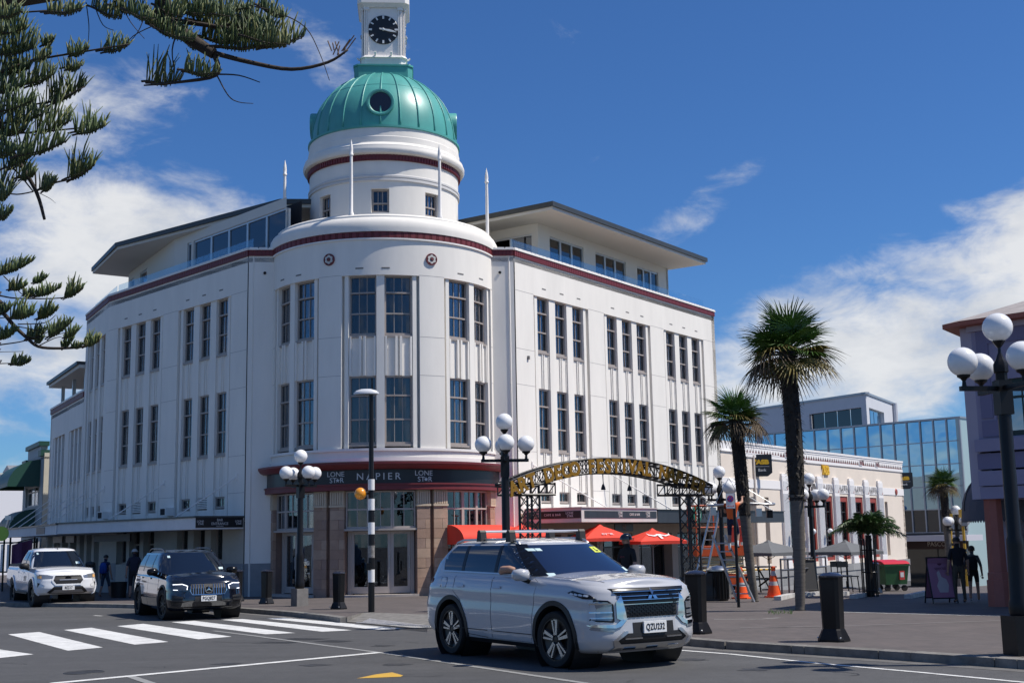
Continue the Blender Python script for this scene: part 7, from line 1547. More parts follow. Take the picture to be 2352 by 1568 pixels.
# stage lighting rig on the lamp: silver ring frame
b = atd(1750, 1157, 35.0); T = thing('light_rig', 'silver ring frame of festival lights fixed beside the lamp arms', 'lighting', (b.x-.6, b.y, b.z)); q = MB(); q.tube([(.95*math.cos(R_(t)), .35*math.sin(R_(t)), .02*math.sin(R_(t*3))) for t in range(0, 361, 15)], .035, 6); q.build('ring', ALM, T, smooth=True)
for i in range(6): q = MB(); x = -.8+.32*i; q.cbox((x, -.1+.1*(i % 2), -.18-.05*(i % 3)), (.16, .12, .22)); q.build('spot_lamp', BKM if i % 2 else SILV, T)
for k in range(3): q = MB(); q.tube([(.9-.8*k, .1*k, 0), (-.3, 0, .75)], .008, 4); q.build('stay_wire', ALM, T)
# ------------------------------------------------------------------ crate, bins, tables, rails, boards
b = GK(1625, 1380); T = thing('covered_crate', 'low box wrapped in black plastic beside the bollard', 'crate', (b.x, b.y+.35, b.z), R_(-12)); q = MB(); w_ = 62/2833*b.y; h_ = 62/2833*b.y
vs = []; rr_ = random.Random(2); NX, NZ = 9, 6
for (A_, B_) in (((-w_/2, -.35), (w_/2, -.35)), ((w_/2, -.35), (w_/2, .35)), ((w_/2, .35), (-w_/2, .35)), ((-w_/2, .35), (-w_/2, -.35))):
    g_ = [[(A_[0]+(B_[0]-A_[0])*i/NX+rr_.uniform(-.012, .012)*(0 < i < NX), A_[1]+(B_[1]-A_[1])*i/NX+rr_.uniform(-.02, .02)*(0 < i < NX), h_*j/NZ) for j in range(NZ+1)] for i in range(NX+1)]
    vs = [p for r in g_ for p in r]; q.add(vs, [(i*(NZ+1)+j, (i+1)*(NZ+1)+j, (i+1)*(NZ+1)+j+1, i*(NZ+1)+j+1) for i in range(NX) for j in range(NZ)])
q.add([(-w_/2, -.35, h_), (w_/2, -.35, h_), (w_/2, .35, h_), (-w_/2, .35, h_)], [(0, 1, 2, 3)]); q.build('wrapping', pm('black_sheet', (.012, .012, .013), .4, bump=.6, bscale=6), T, smooth=True, angle=40); MB().box(-w_/2-.02, w_/2+.02, -.37, .37, 0, .06).build('pallet', CBLK, T)
b = GK(1655, 1380); T = thing('litter_bin', 'round black street litter bin with domed steel lid beside wrapped crate', 'bin', (b.x, b.y+.3, b.z)); q = MB(); q.lathe([(.001, 0), (.24, 0), (.26, .04), (.26, .72), (.27, .74)], 20)
for i in range(20): a = 2*math.pi*i/20; q.tube([(.265*math.cos(a), .265*math.sin(a), .05), (.265*math.cos(a), .265*math.sin(a), .70)], .014, 4)
q.build('barrel', BKM, T, smooth=True, angle=40); MB().lathe([(.29, .74), (.29, .77), (.20, .85), (.001, .88)], 20).build('lid', pm('steel', (.55, .55, .55), .3, metal=1), T, smooth=True, angle=40)
GRB = pm('bin_green', (.035, .14, .05), .5, var=.15, scale=8); RBL = pm('bin_red_lid', (.55, .02, .03), .4)
def wbin(u, v, label, rz, k=1.0):
    b = GK(u, v); T = thing('wheeled_bin', label, 'bin', (b.x, b.y, b.z), rz, 'green wheeled bins with red lids'); q = MB(); w, d, h = .40*k, .36*k, .76*k
    lo, hi = [(-w*.86, -d*.8), (w*.86, -d*.8), (w*.86, d*.8), (-w*.86, d*.8)], [(-w, -d), (w, -d), (w, d), (-w, d)]; q.hexa([(x, y, .20*k) for x, y in lo]+[(x, y, h) for x, y in hi]); q.build('tub', GRB, T)
    q = MB(); q.hexa([(x*1.06, y*1.06, h) for x, y in hi]+[(x*1.06, y*1.06, h+.05*k) for x, y in hi]); q.build('rim', GRB, T)
    n = 8; q = MB(); vs = [(-w*1.07+2.14*w*i/1, y, z) for i in (0, 1) for (y, z) in [(-d*1.08+2.16*d*j/n, h+.055*k+.10*k*math.sin(math.pi*j/n)**.7) for j in range(n+1)]]; q.add(vs, [(j, j+1, n+2+j, n+1+j) for j in range(n)]+[tuple(range(n+1)), tuple(range(2*n+1, n, -1))]); q.build('lid', RBL, T)
    for (x, y) in ((-w*.7, -d*.65), (w*.7, -d*.65), (-w*.7, d*.65), (w*.7, d*.65)): c = MB(); c.lathe([(.001, -.03), (.09*k, -.03), (.09*k, .03), (.001, .03)], 14, (0, 0, 0), Matrix.Translation((x, y, .09*k)) @ Matrix.Rotation(R_(90), 4, 'X')); c.build('castor', TYRE, T)
    for sg in (-1, 1): c = MB(); c.tube([(sg*w*1.08, -d*.5, h*.92), (sg*w*1.16, -d*.5, h*.92), (sg*w*1.16, d*.5, h*.92), (sg*w*1.08, d*.5, h*.92)], .018, 6); c.build('handle', GRB, T)
    c = MB(); c.box(w*.2, w*.62, -d*.97, -d*.95, h*.45, h*.80, 0, None); st_ = c.build('notice', pm('notice_red', (.62, .06, .05), .5), T); c = MB(); c.box(w*.27, w*.55, -d*.98, -d*.972, h*.55, h*.74); c.build('notice_panel', PLATE, st_)
    return T
wbin(2050, 1356, 'green wheeled bin with red lid and red notice, before the bank corner', R_(12), .93); wbin(2030, 1351, 'green wheeled bin with red lid hidden behind the caged palm', R_(12), .93)
def cafe_table(u, v, label, group, k=1.0, bench=True):
    b = GK(u, v); T = thing('cafe_table', label, 'table', (b.x, b.y, b.z), R_(20), group); q = MB(); q.box(-.5*k, .5*k, -.38*k, .38*k, .72*k, .75*k); q.build('table_top', BKM, T)
    for sg in (-1, 1): q = MB(); q.tube([(sg*.35*k, -.30*k, 0), (sg*.12*k, 0, .70*k)], .025, 6); q.tube([(sg*.35*k, .30*k, 0), (sg*.12*k, 0, .70*k)], .025, 6); q.build('leg', BKM, T)
    for sg in (-1, 1):
        q = MB(); q.box(-.5*k, .5*k, sg*.75*k-.15, sg*.75*k+.15, .42*k, .45*k); q.build('bench_seat', BKM, T)
        q = MB(); q.tube([(0, sg*.75*k, .42*k), (0, sg*.2*k, .2*k)], .025, 6); q.build('bench_arm', BKM, T)
cafe_table(1736, 1361, 'dark metal cafe table with benches beside the free standing cone', 'dark cafe tables'); 
def stool_set(u, v, label):
    b = GK(u, v); T = thing('cafe_chair', label, 'chair', (b.x, b.y, b.z), R_(30)); MB().box(-.21, .21, -.21, .21, .44, .47).build('seat', BKM, T)
    for (x, y) in ((-.18, -.18), (.18, -.18), (-.18, .18), (.18, .18)): q = MB(); q.tube([(x*1.15, y*1.15, 0), (x, y, .45)], .016, 6); q.build('leg', BKM, T)
    q = MB(); q.box(-.21, .21, .18, .21, .70, .86); q.build('backrest', BKM, T)
    for x in (-.19, .19): q = MB(); q.tube([(x, .19, .45), (x, .2, .80)], .016, 6); q.build('back_post', BKM, T)
stool_set(1935, 1359, 'black cafe chair under the grey umbrella by the palm'); stool_set(1950, 1361, 'black cafe chair facing the caged feathery palm')
def aboard(u, v, label, w, h, mat, text=None):
    b = GK(u, v); T = thing('sandwich_board', label, 'sign', (b.x, b.y, b.z), R_(6)); W2 = w/2
    for sg in (-1, 1):
        M = Matrix.Translation((0, sg*.22, 0)) @ Matrix.Rotation(R_(14)*sg, 4, 'X'); q = MB(); q.box(-W2, W2, -.01, .01, .12*h, h, 0, M); p_ = q.build('board', mat, T); q = MB()
        for (a0, a1) in (((-W2, 0), (-W2, h)), ((W2, 0), (W2, h)), ((-W2, h), (W2, h)), ((-W2, .12*h), (W2, .12*h))): q.tube([M @ Vector((a0[0], 0, a0[1])), M @ Vector((a1[0], 0, a1[1]))], .018, 4)
        q.build('board_frame', BKM, p_)
    return T
PK = pm('board_pink', (.36, .16, .24), .6); TB = aboard(2163, 1384, 'pink sandwich board with pale drawing standing in the shade', .58, 1.05, PK); M = Matrix.Translation((0, -.22, 0)) @ Matrix.Rotation(R_(-14), 4, 'X')
q = MB(); q.lathe([(.001, 0), (.055, 0)], 18, (0, 0, 0), M @ Matrix.Translation((0, -.014, .92)) @ Matrix.Rotation(R_(90), 4, 'X')); q.build('printed_roundel', pm('print_plum', (.10, .02, .05), .6), TB, fix=False)
q = MB(); q.prism([(-.10, .25), (.10, .25), (.14, .42), (.10, .55), (0, .60), (-.04, .75), (-.10, .70), (-.08, .52), (-.14, .40)], 'y', -.0135, -.012, 0, M); q.build('printed_shape', pm('print_pale', (.50, .42, .42), .6), TB)
text_on('lettering', 'CARAMEL'[:0]+'special', .10, MATS['print_plum'], lambda x, y, e: M @ Vector((x, -.014, .80+y)), TB, extrude=.001)
aboard(1852, 1363, 'grey framed sandwich board before the bank handrail', .55, .95, pm('board_dark', (.05, .05, .05), .5))
b0, b1, b2 = GK(1797, 1371), GK(1830, 1368), GK(1900, 1356); T = thing('handrail', 'grey tubular handrail along the ramp before the bank', 'handrail', b0)
for p in (b0, b0.lerp(b1, .5), b1, b1.lerp(b2, .5), b2): q = MB(); q.tube([p-b0, p-b0+Vector((0, 0, 1.0))], .025, 8); q.build('post', pm('rail_grey', (.13, .13, .14), .4, metal=.5), T)
for z in (.98, .70): q = MB(); q.tube([Vector((0, 0, z)), b1-b0+Vector((0, 0, z)), b2-b0+Vector((0, 0, z))], .024, 8); q.build('rail', MATS['rail_grey'], T)
# low white kerb edging in the side street
for (uv, nm) in (([(1786, 1378), (1815, 1371), (1886, 1366)], 'a'), ([(1915, 1369), (1944, 1366)], 'b'), ([(1960, 1374), (1985, 1369)], 'c'), ([(2085, 1374), (2150, 1360)], 'd')):
    for (a, c) in zip(uv, uv[1:]):
        P0, P1 = G(a[0], a[1], .12), G(c[0], c[1], .12); t = (P1-P0); n = Vector((-t.y, t.x, 0)).normalized()*.09; mb = MB(); mb.hexa([P0-n-Vector((0, 0, .05)), P1-n-Vector((0, 0, .05)), P1+n-Vector((0, 0, .05)), P0+n-Vector((0, 0, .05)), P0-n+Vector((0, 0, .10)), P1-n+Vector((0, 0, .10)), P1+n+Vector((0, 0, .10)), P0+n+Vector((0, 0, .10))]); mb.build('island_kerb', pm('kerb_white', (.55, .54, .52), .8, var=.3, scale=5), PAV)
# yellow and black traffic poles
def tpole(u, vb, vt, y, label, h=None):
    p = atd(u, vb, y) if y else GK(u, vb); zb = gz(p.x, p.y)+.12; zt = hgt(p, u, vt)-zb; T = thing('signal_pole', label, 'signal pole', (p.x, p.y, zb), 0, 'yellow signal poles'); n = 10
    MB().lathe([(.06, 0), (.055, zt)], 10).build('pole', pm('pole_yellow', (.62, .36, .03), .5), T)
    for i in range(4): z = zt*.25+zt*.12*i; MB().lathe([(.064, z), (.064, z+.12)], 10).build('band', BKM, T)
    q = MB(); q.cbox((0, 0, zt+.10), (.22, .2, .32)); q.build('signal_head', pm('pole_yellow', (.62, .36, .03), .5), T); q = MB(); q.cbox((.02, -.1, zt-.25), (.2, .12, .3)); q.build('call_box', GREY, T)
tpole(2103, 1338, 1180, None, 'yellow banded signal pole beside the bank corner'); tpole(2192, 1330, 1192, 58, 'yellow banded signal pole right of the small palm'); tpole(2222, 1340, 1184, 50, 'yellow banded signal pole beside the arcade pillar')
# far left corner: railing with banner, round green sign
b = atd(46, 1372, 60); T = thing('street_banner', 'purple cloth banner hung on a black railing post', 'banner', (b.x, b.y, gz(b.x, b.y)+.1)); zz0, zz1 = hgt(b, 46, 1310)-T.location.z, hgt(b, 46, 1243)-T.location.z; q = MB(); n = 8; wv = 1.0
vs = [(-wv/2+wv*i/n, .05*math.sin(i*1.3), z) for i in range(n+1) for z in (zz0-.1, zz1-.15+.25*i/n)]; q.add(vs, [(2*i, 2*i+2, 2*i+3, 2*i+1) for i in range(n)]); q.build('cloth', pm('banner_purple', (.13, .04, .12), .8, var=.2, scale=6), T, fix=False)
for x in (-wv/2-.08, wv/2+.08): MB().tube([(x, 0, 0), (x, 0, zz1+.2)], .05, 6).build('post', BKM, T)
MB().tube([(-wv/2-.08, 0, zz1-.10), (wv/2+.08, 0, zz1+.15)], .025, 6).build('top_rail', BKM, T)
b = atd(16, 1372, 61); T = thing('railing', 'black railing with white slats beside the purple banner', 'fence', (b.x, b.y, gz(b.x, b.y)+.1))
for i in range(8): MB().box(-1.3+.3*i, -1.16+.3*i, -.02, .02, .7, 2.0).build('slat', PLATE, T)
for z in (.65, 2.05): MB().box(-1.5, 1.4, -.03, .03, z, z+.07).build('rail', GRNT, T)
for x in (-1.5, 1.3): MB().box(x, x+.08, -.04, .04, 0, 2.3).build('post', BKM, T)
b = atd(4, 1225, 52); T = thing('round_sign', 'lime green round sign on a dark post at the far left', 'sign', (b.x, b.y, gz(b.x, b.y)+.1)); zc_ = b.z-T.location.z
MB().lathe([(.001, 0), (.30, 0), (.30, .03), (.001, .03)], 28, (0, 0, 0), Matrix.Translation((0, 0, zc_)) @ Matrix.Rotation(R_(90), 4, 'X')).build('disc', pm('lime_green', (.42, .58, .07), .5), T); MB().tube([(.1, .05, 0), (.1, .05, zc_+.1)], .04, 8).build('post', BKM, T); q = MB(); q.cbox((.28, 0, zc_+.65), (.25, .25, .18)); q.tube([(.1, .05, zc_), (.28, 0, zc_+.6)], .05, 6); q.build('lamp_head', SILV, T)

# small black planter by the shop wall and a dark car nosing in behind the pickup
b = GK(272, 1372); T = thing('planter_tub', 'small dark tub on the footpath behind the boy', 'planter', (b.x, b.y, b.z)); MB().lathe([(.001, 0), (.24, 0), (.27, .5), (.29, .52), (.25, .52), (.24, .4), (.001, .4)], 16).build('tub', CBLK, T, smooth=True, angle=40); MB().lathe([(.001, .42), (.245, .42)], 16).build('soil', pm('soil', (.03, .02, .015), .9), T)
# ------------------------------------------------------------------ norfolk pine overhanging from the left
rp_ = random.Random(11)
BARK = pm('pine_bark', (.045, .034, .026), .85, var=.4, scale=14, bump=.6, bscale=40)
NEED = pm('pine_needles', (.068, .105, .030), .55, var=.45, scale=3.0); NEED2 = pm('pine_needles_yellow', (.155, .165, .045), .55, var=.35, scale=3.0)
TX_, TY_ = -7.4, 10.6
PINE = thing('norfolk_pine', 'norfolk pine with dark upswept branches hanging in from the left', 'tree', (TX_, TY_, gz(TX_, TY_)))
def PW_(mb, name, mat, **k): return WB(mb, name, mat, PINE, **k)
PW_(MB().tube([(TX_, TY_, gz(TX_, TY_)-.1), (TX_, TY_, 2), (TX_+.02, TY_, 5), (TX_, TY_, 8.5), (TX_, TY_, 12)], [.34, .30, .24, .15, .05], 14), 'trunk', BARK, smooth=True)
sA = .638; kA = lambda x, y: (x*sA, y*sA); sC = .4104; kC = lambda x, y: (x*sC, 490+y*sC)
fol, fol2 = MB(), MB(); dens = 1.0
def finger(mb, p, d, L, r):
    d = d.normalized(); side = d.cross(Vector((0, 1, 0))); c = Vector((rp_.uniform(-.30, .38), rp_.uniform(-.28, .28), .10))*L
    q = [p, p+d*L*.35+c*.12, p+d*L*.7+c*.45, p+d*L+c]; mb.tube(q, [r*.8, r, r*.95, r*.35], 4, True)
def tuft(k, a, b, h, dep, yel=.0, n=None):
    A = atd(*k(*a), dep); B = atd(*k(*b), dep-rp_.uniform(.0, .25)); hs = h*(sA if k is kA else sC)/2833*dep; L = (B-A).length
    n = n or int(max(9, 19*L/.5))
    for i in range(n):
        t = (i+rp_.random())/n; p = A.lerp(B, t); p += Vector((0, 0, -.03*math.sin(t*3.14)))
        for row in (-1, 1):
            env = (.75+.25*math.sin(t*2.6))*(1-.62*max(0, t-.45)/.55)*rp_.uniform(.55, 1.12)
            dv = Vector(((B-A).normalized().x*(.10+.75*max(0, t-.6)), row*rp_.uniform(.05, .45), 1)); finger(fol2 if rp_.random() < yel else fol, p+Vector((0, row*.012, 0)), dv, hs*env*1.42, rp_.uniform(.0048, .0075)*dep/9)
    limb.tube([A-(B-A)*.15, A, A.lerp(B, .5)+Vector((0, 0, -.02)), B], [.008, .008, .007, .003], 5)
limb = MB()
TA = [((150, 165), (195, 135), 35), ((240, 195), (320, 172), 48), ((360, 182), (465, 160), 62), ((225, 245), (300, 230), 38), ((120, 215), (185, 190), 45), ((165, 372), (308, 308), 100), ((85, 305), (192, 268), 92), ((262, 476), (383, 448), 78), ((125, 474), (252, 436), 112), ((60, 562), (238, 508), 92), ((238, 642), (342, 592), 98), ((140, 682), (202, 650), 52), ((-20, 190), (132, 168), 125), ((-20, 265), (110, 240), 100), ((-20, 405), (122, 360), 92), ((-20, 484), (100, 462), 105), ((15, 605), (112, 560), 72), ((-25, 715), (42, 690), 105), ((-20, 785), (46, 755), 42), ((-20, 330), (90, 305), 90), ((30, 440), (150, 410), 90), ((-30, 120), (100, 100), 95), ((-20, 560), (60, 540), 80), ((60, 640), (130, 620), 60)]
for a, b, h in TA:
    for q in range(2): tuft(kA, (a[0]+14*q, a[1]+7*q), (b[0]-6*q, b[1]+5*q), h*(1-.12*q), 9.0+rp_.uniform(-.25, .35)+.18*q, .12 if h < 100 else .22)
TT = [((528, 292), (652, 285), 102, .55), ((658, 252), (792, 262), 66, .3), ((930, 168), (1092, 130), 100, .45), ((780, 165), (960, 160), 95, .15), ((570, 105), (700, 140), 70, .1), ((690, 70), (860, 95), 85, .1), ((450, 35), (560, 70), 60, .2), ((330, 25), (440, 60), 62, .35), ((165, 42), (300, 28), 55, .3), ((-20, 58), (80, 40), 62, .1), ((800, 118), (970, 148), 100, .2), ((620, 30), (770, 50), 70, .1), ((855, 55), (975, 70), 75, .2), ((720, 130), (860, 150), 70, .1), ((640, 130), (730, 175), 60, .1), ((500, 60), (610, 95), 60, .1), ((400, 20), (500, 40), 55, .2), ((760, 20), (900, 30), 60, .1), ((560, 20), (660, 60), 80, .1), ((700, 20), (830, 60), 90, .15), ((830, 90), (1000, 110), 95, .2), ((540, 90), (650, 130), 70, .15), ((880, 130), (1040, 160), 90, .35), ((930, 20), (1030, 60), 60, .2)]
for a, b, h, y in TT:
    for q in range(2): tuft(kA, (a[0]+12*q, a[1]+6*q), (b[0]-8*q, b[1]+8*q), h*(1-.15*q), 7.6+rp_.uniform(-.2, .3)+.2*q, y)
TC = [((-10, 342), (180, 265), 62), ((185, 387), (266, 350), 42), ((50, 425), (150, 398), 52), ((190, 462), (336, 415), 58), ((357, 470), (466, 415), 82), ((-10, 562), (62, 520), 55), ((60, 585), (192, 560), 95), ((208, 587), (318, 540), 78), ((150, 702), (252, 660), 68), ((270, 692), (396, 608), 72), ((360, 692), (447, 643), 48), ((343, 752), (410, 700), 52), ((398, 747), (466, 728), 30), ((464, 742), (562, 700), 66), ((-10, 702), (96, 652), 58), ((62, 842), (172, 823), 52), ((130, 460), (190, 440), 45), ((195, 720), (245, 690), 45)]
for a, b, h in TC:
    for q in range(2): tuft(kC, (a[0]+9*q, a[1]+5*q), (b[0]-5*q, b[1]+4*q), h*(1-.15*q), 13.2+rp_.uniform(-.3, .3)+.2*q, .10 if a[0] < 400 else .5)
def limb_path(k, pts, dep, r0, r1, root=None, d1=None):
    P = [atd(*k(*p), dep+((d1 or dep)-dep)*i/max(1, len(pts)-1)) for i, p in enumerate(pts)]
    if root is not None: P = [Vector((TX_, TY_, root)), P[0].lerp(Vector((TX_, TY_, root)), .45)+Vector((0, 0, -.08))]+P
    Q = []
    for i in range(len(P)-1):
        a, b, c, d = P[max(0, i-1)], P[i], P[i+1], P[min(len(P)-1, i+2)]
        for j in range(4): t = j/4; Q.append(.5*((2*b)+(c-a)*t+(2*a-5*b+4*c-d)*t*t+(3*b-a-3*c+d)*t**3))
    Q.append(P[-1]); n = len(Q); mb = MB(); mb.tube(Q, [r0+(r1-r0)*i/(n-1) for i in range(n)], 7); PW_(mb, 'branch', BARK, smooth=True)
limb_path(kA, [(470, -60), (590, 70), (700, 150), (770, 195)], 7.6, .075, .035, root=6.4); limb_path(kA, [(765, 190), (900, 225), (1050, 250), (1180, 225), (1252, 180)], 7.6, .018, .007); limb_path(kA, [(770, 195), (780, 270), (640, 297), (518, 308)], 7.6, .018, .005)
limb_path(kA, [(780, 270), (822, 345), (860, 368), (912, 373)], 7.6, .005, .002); limb_path(kA, [(780, 268), (860, 272), (936, 297)], 7.6, .006, .003); limb_path(kA, [(900, 20), (1010, 50), (1100, 100), (1150, 190), (1186, 290)], 7.5, .005, .002); limb_path(kA, [(590, 70), (700, 85), (860, 110), (1000, 140)], 7.6, .02, .008); limb_path(kA, [(640, 110), (620, 180), (628, 260)], 7.6, .006, .003)
for (a, b, c) in (((310, 10), (320, 90), (318, 150)), ((340, 20), (370, 90), (410, 110)), ((440, 20), (470, 80), (520, 140)), ((560, 90), (480, 130), (430, 190)), ((690, 150), (640, 110), (600, 60)), ((520, 60), (500, 110), (470, 150))): limb_path(kA, [a, b, c], 7.7, .004, .002)
for i in range(9): q = MB(); b = atd(*kA(1200+rp_.uniform(-10, 45), 205-rp_.uniform(0, 25)), 7.6); q.tube([b, b+Vector((rp_.uniform(-.05, .08), 0, rp_.uniform(.04, .12)))], .004, 4); PW_(q, 'bare_twig', pm('dead_twig', (.16, .10, .07), .8))
for pts, r, root in (([(-40, 60), (0, 50), (180, 38), (285, 18)], .014, 5.2), ([(-60, 290), (120, 220), (280, 190), (462, 160)], .016, 4.6), ([(-60, 410), (60, 385), (200, 362), (305, 312)], .013, 4.2), ([(-60, 485), (60, 480), (200, 470), (382, 450)], .014, 3.9), ([(-60, 430), (0, 490), (60, 570), (130, 690), (160, 790)], .032, 4.6), ([(-60, 560), (40, 600), (120, 690)], .014, 3.8)): limb_path(kA, pts, 9.1, r, r*.35, root)
limb_path(kA, [(125, 690), (190, 660), (270, 640), (335, 598)], 9.1, .010, .004); limb_path(kA, [(0, 690), (60, 700), (120, 690)], 9.1, .006, .005); limb_path(kA, [(125, 600), (128, 640), (130, 690)], 9.1, .007, .006); limb_path(kA, [(130, 690), (180, 715), (200, 732)], 9.1, .003, .001)
for pts, r, root in (([(-60, 450), (0, 460), (100, 475), (350, 472), (462, 425)], .014, 3.2), ([(-60, 500), (20, 560), (80, 630), (150, 695), (215, 745), (330, 755), (470, 745), (557, 712)], .030, 3.0), ([(-60, 590), (0, 585), (190, 570)], .010, 2.8), ([(-60, 745), (0, 735), (150, 710), (300, 650)], .013, 2.4), ([(-60, 842), (0, 840), (60, 838), (165, 830)], .010, 2.2), ([(-60, 778), (0, 775), (130, 772)], .007, 2.3)): limb_path(kC, pts, 13.2, r, r*.35, root)
for pts in ([(100, 620), (250, 612), (312, 568)], [(80, 630), (140, 640), (250, 655), (390, 612)], [(150, 695), (260, 690), (440, 648)], [(20, 350), (110, 440), (150, 475)], [(150, 475), (230, 440), (330, 418)], [(0, 345), (90, 310), (178, 268)], [(215, 742), (300, 700), (345, 690)]): limb_path(kC, pts, 13.2, .007, .003)
tag(PW_(limb, 'twigs', BARK), kind='stuff'); PINE_C = tag(PW_(fol, 'crown', NEED, smooth=True, fix=False), kind='stuff'); tag(PW_(fol2, 'young_crown', NEED2, smooth=True, fix=False), kind='stuff')
# ------------------------------------------------------------------ palms
PG = pm('palm_green', (.062, .135, .020), .42, var=.4, scale=2.5); PY = pm('palm_yellowing', (.20, .16, .04), .55, var=.4, scale=3); PD = pm('palm_dead', (.13, .095, .06), .8, var=.4, scale=4); FIB = pm('palm_fibre', (.028, .024, .021), .9, var=.4, scale=12, bump=.8, bscale=50); TRK = pm('palm_trunk', (.13, .115, .10), .85, var=.4, scale=3, stretch=(1, 1, 9), bump=.6, bscale=8)
def fan_mesh(name, mat, nb, span, droop, seed):
    r = random.Random(seed); mb = MB(); mb.tube([(0, 0, 0), (.25, 0, .04), (.5, 0, .03)], [.018, .014, .012], 4)
    for i in range(nb):
        a = R_(-span/2+span*i/(nb-1))+r.uniform(-.04, .04); L = .66*(1-.25*abs(2*i/(nb-1)-1))*r.uniform(.85, 1.05); d = Vector((math.cos(a), math.sin(a), 0)); n = Vector((-d.y, d.x, 0)); o = Vector((.48, 0, .03)); w = .019; fold = .012
        pts = []
        for k in range(5): t = k/4; z = -droop*L*t*t+.03*math.sin(t*3)+r.uniform(-.01, .01)*t; ww = w*(1-t**1.6)+.003; c = o+d*L*t+Vector((0, 0, z)); pts += [c+n*ww+Vector((0, 0, fold*(1-t))), c-Vector((0, 0, fold*(1-t))), c-n*ww+Vector((0, 0, fold*(1-t)))]
        mb.add(pts, [(3*k+q, 3*k+q+1, 3*k+q+4, 3*k+q+3) for k in range(4) for q in range(2)])
    me = bpy.data.meshes.new(name); me.from_pydata(mb.v, [], mb.f); me.materials.append(mat); return me
FM = [fan_mesh('fan_a', PG, 26, 250, .10, 1), fan_mesh('fan_b', PG, 24, 230, .22, 2), fan_mesh('fan_c', PY, 24, 230, .45, 3), fan_mesh('fan_d', PD, 22, 200, .75, 4), fan_mesh('fan_e', PD, 20, 170, 1.0, 5)]
def fan_palm(label, path, dep, rad, rtop, rbot, seed, skirt=.55, nfr=46, ybase=None):
    r = random.Random(seed); P = [atd(u, v, dep) for u, v in path]
    if ybase: P[0].z = gz(P[0].x, P[0].y)+.1
    T = thing('fan_palm', label, 'palm tree', P[0], 0, 'fan palms along the side street'); Q = []
    P = [P[0]-(P[1]-P[0])*.0]+P[1:]
    for i in range(len(P)-1):
        a, b, c, d = P[max(0, i-1)], P[i], P[i+1], P[min(len(P)-1, i+2)]
        for j in range(8): t = j/8; Q.append(.5*((2*b)+(c-a)*t+(2*a-5*b+4*c-d)*t*t+(3*b-a-3*c+d)*t**3))
    Q.append(P[-1]); n = len(Q); k0 = int(n*(1-skirt))
    prof = lambda t: rbot*(1.12 if t < .02 else 1)+(rtop*.82-rbot)*min(1, t/(1-skirt)) if t < 1-skirt else rtop
    lo = Q[:k0+2]; mb = MB()
    rings = []; 
    for i in range(len(lo)-1):
        for j in range(3): rings.append(lo[i].lerp(lo[i+1], j/3))
    mb.tube(rings, [prof(i/3/n)*(1.0+.05*(i % 2)) for i in range(len(rings))], 14); WB(mb, 'trunk', TRK, T, smooth=True)
    up = Q[k0:]; fm = MB(); fm.tube(up, [rtop*(.86+.14*min(1, i/4)) for i in range(len(up))], 12)
    for i in range(420):
        t = r.random(); q = t*(len(up)-1); k = min(int(q), len(up)-2); c = up[k].lerp(up[k+1], q-k); a = r.uniform(0, 6.283); d = Vector((math.cos(a), math.sin(a), 0)); L = r.uniform(.06, .16)*rad; s_ = Vector((-d.y, d.x, 0))*rtop*.16; p = c+d*rtop*.9
        fm.add([p+s_, p-s_, p+d*L*.75+Vector((0, 0, r.choice((-1, -.7, .5))*L*.8))], [(0, 1, 2)])
    WB(fm, 'fibre_skirt', FIB, T, fix=False)
    top = Q[-1]; CH.setdefault(T.name, [])
    for i in range(nfr):
        t = i/nfr; az = i*2.39996+r.uniform(-.3, .3)
        if t < .24: el, m = R_(r.uniform(35, 80)), FM[0]
        elif t < .55: el, m = R_(r.uniform(8, 36)), FM[r.choice((0, 1, 1))]
        elif t < .75: el, m = R_(r.uniform(-6, 16)), FM[r.choice((1, 2, 2, 3))]
        else: el, m = R_(r.uniform(-26, 8)), FM[r.choice((3, 3, 4, 2))]
        o = link('frond', m, T); o.matrix_parent_inverse = Matrix.Translation(-Vector(T.location)); s_ = rad*r.uniform(.86, 1.1)/1.05
        o.matrix_basis = Matrix.Translation(top+Vector((0, 0, -.16*t*rad))) @ Matrix.Rotation(az, 4, 'Z') @ Matrix.Rotation(-el, 4, 'Y') @ Matrix.Rotation(r.uniform(-.5, .5), 4, 'X') @ Matrix.Scale(s_, 4)
    return T
d0 = GK(1838, 1401).y
fan_palm('tall fan palm with dark shaggy trunk standing on the kerb paving', [(1838, 1402), (1836, 1290), (1830, 1130), (1822, 980), (1813, 880), (1807, 806)], d0, 1.16, .185, .095, 1, .62, 50)
fan_palm('shorter leaning fan palm behind the ladder and sign pole', [(1735, 1381), (1722, 1290), (1708, 1150), (1697, 1040), (1688, 962)], GK(1735, 1381).y, .93, .165, .08, 2, .55, 40)
fan_palm('small distant fan palm before the mirrored office', [(2182, 1340), (2177, 1240), (2170, 1160), (2166, 1112)], 52, .80, .17, .12, 3, .45, 36, True)
fan_palm('smallest distant fan palm top rising beyond the bank roof', [(1851, 1330), (1851, 1060), (1851, 1012)], 96, .8, .15, .12, 4, .4, 30, True)
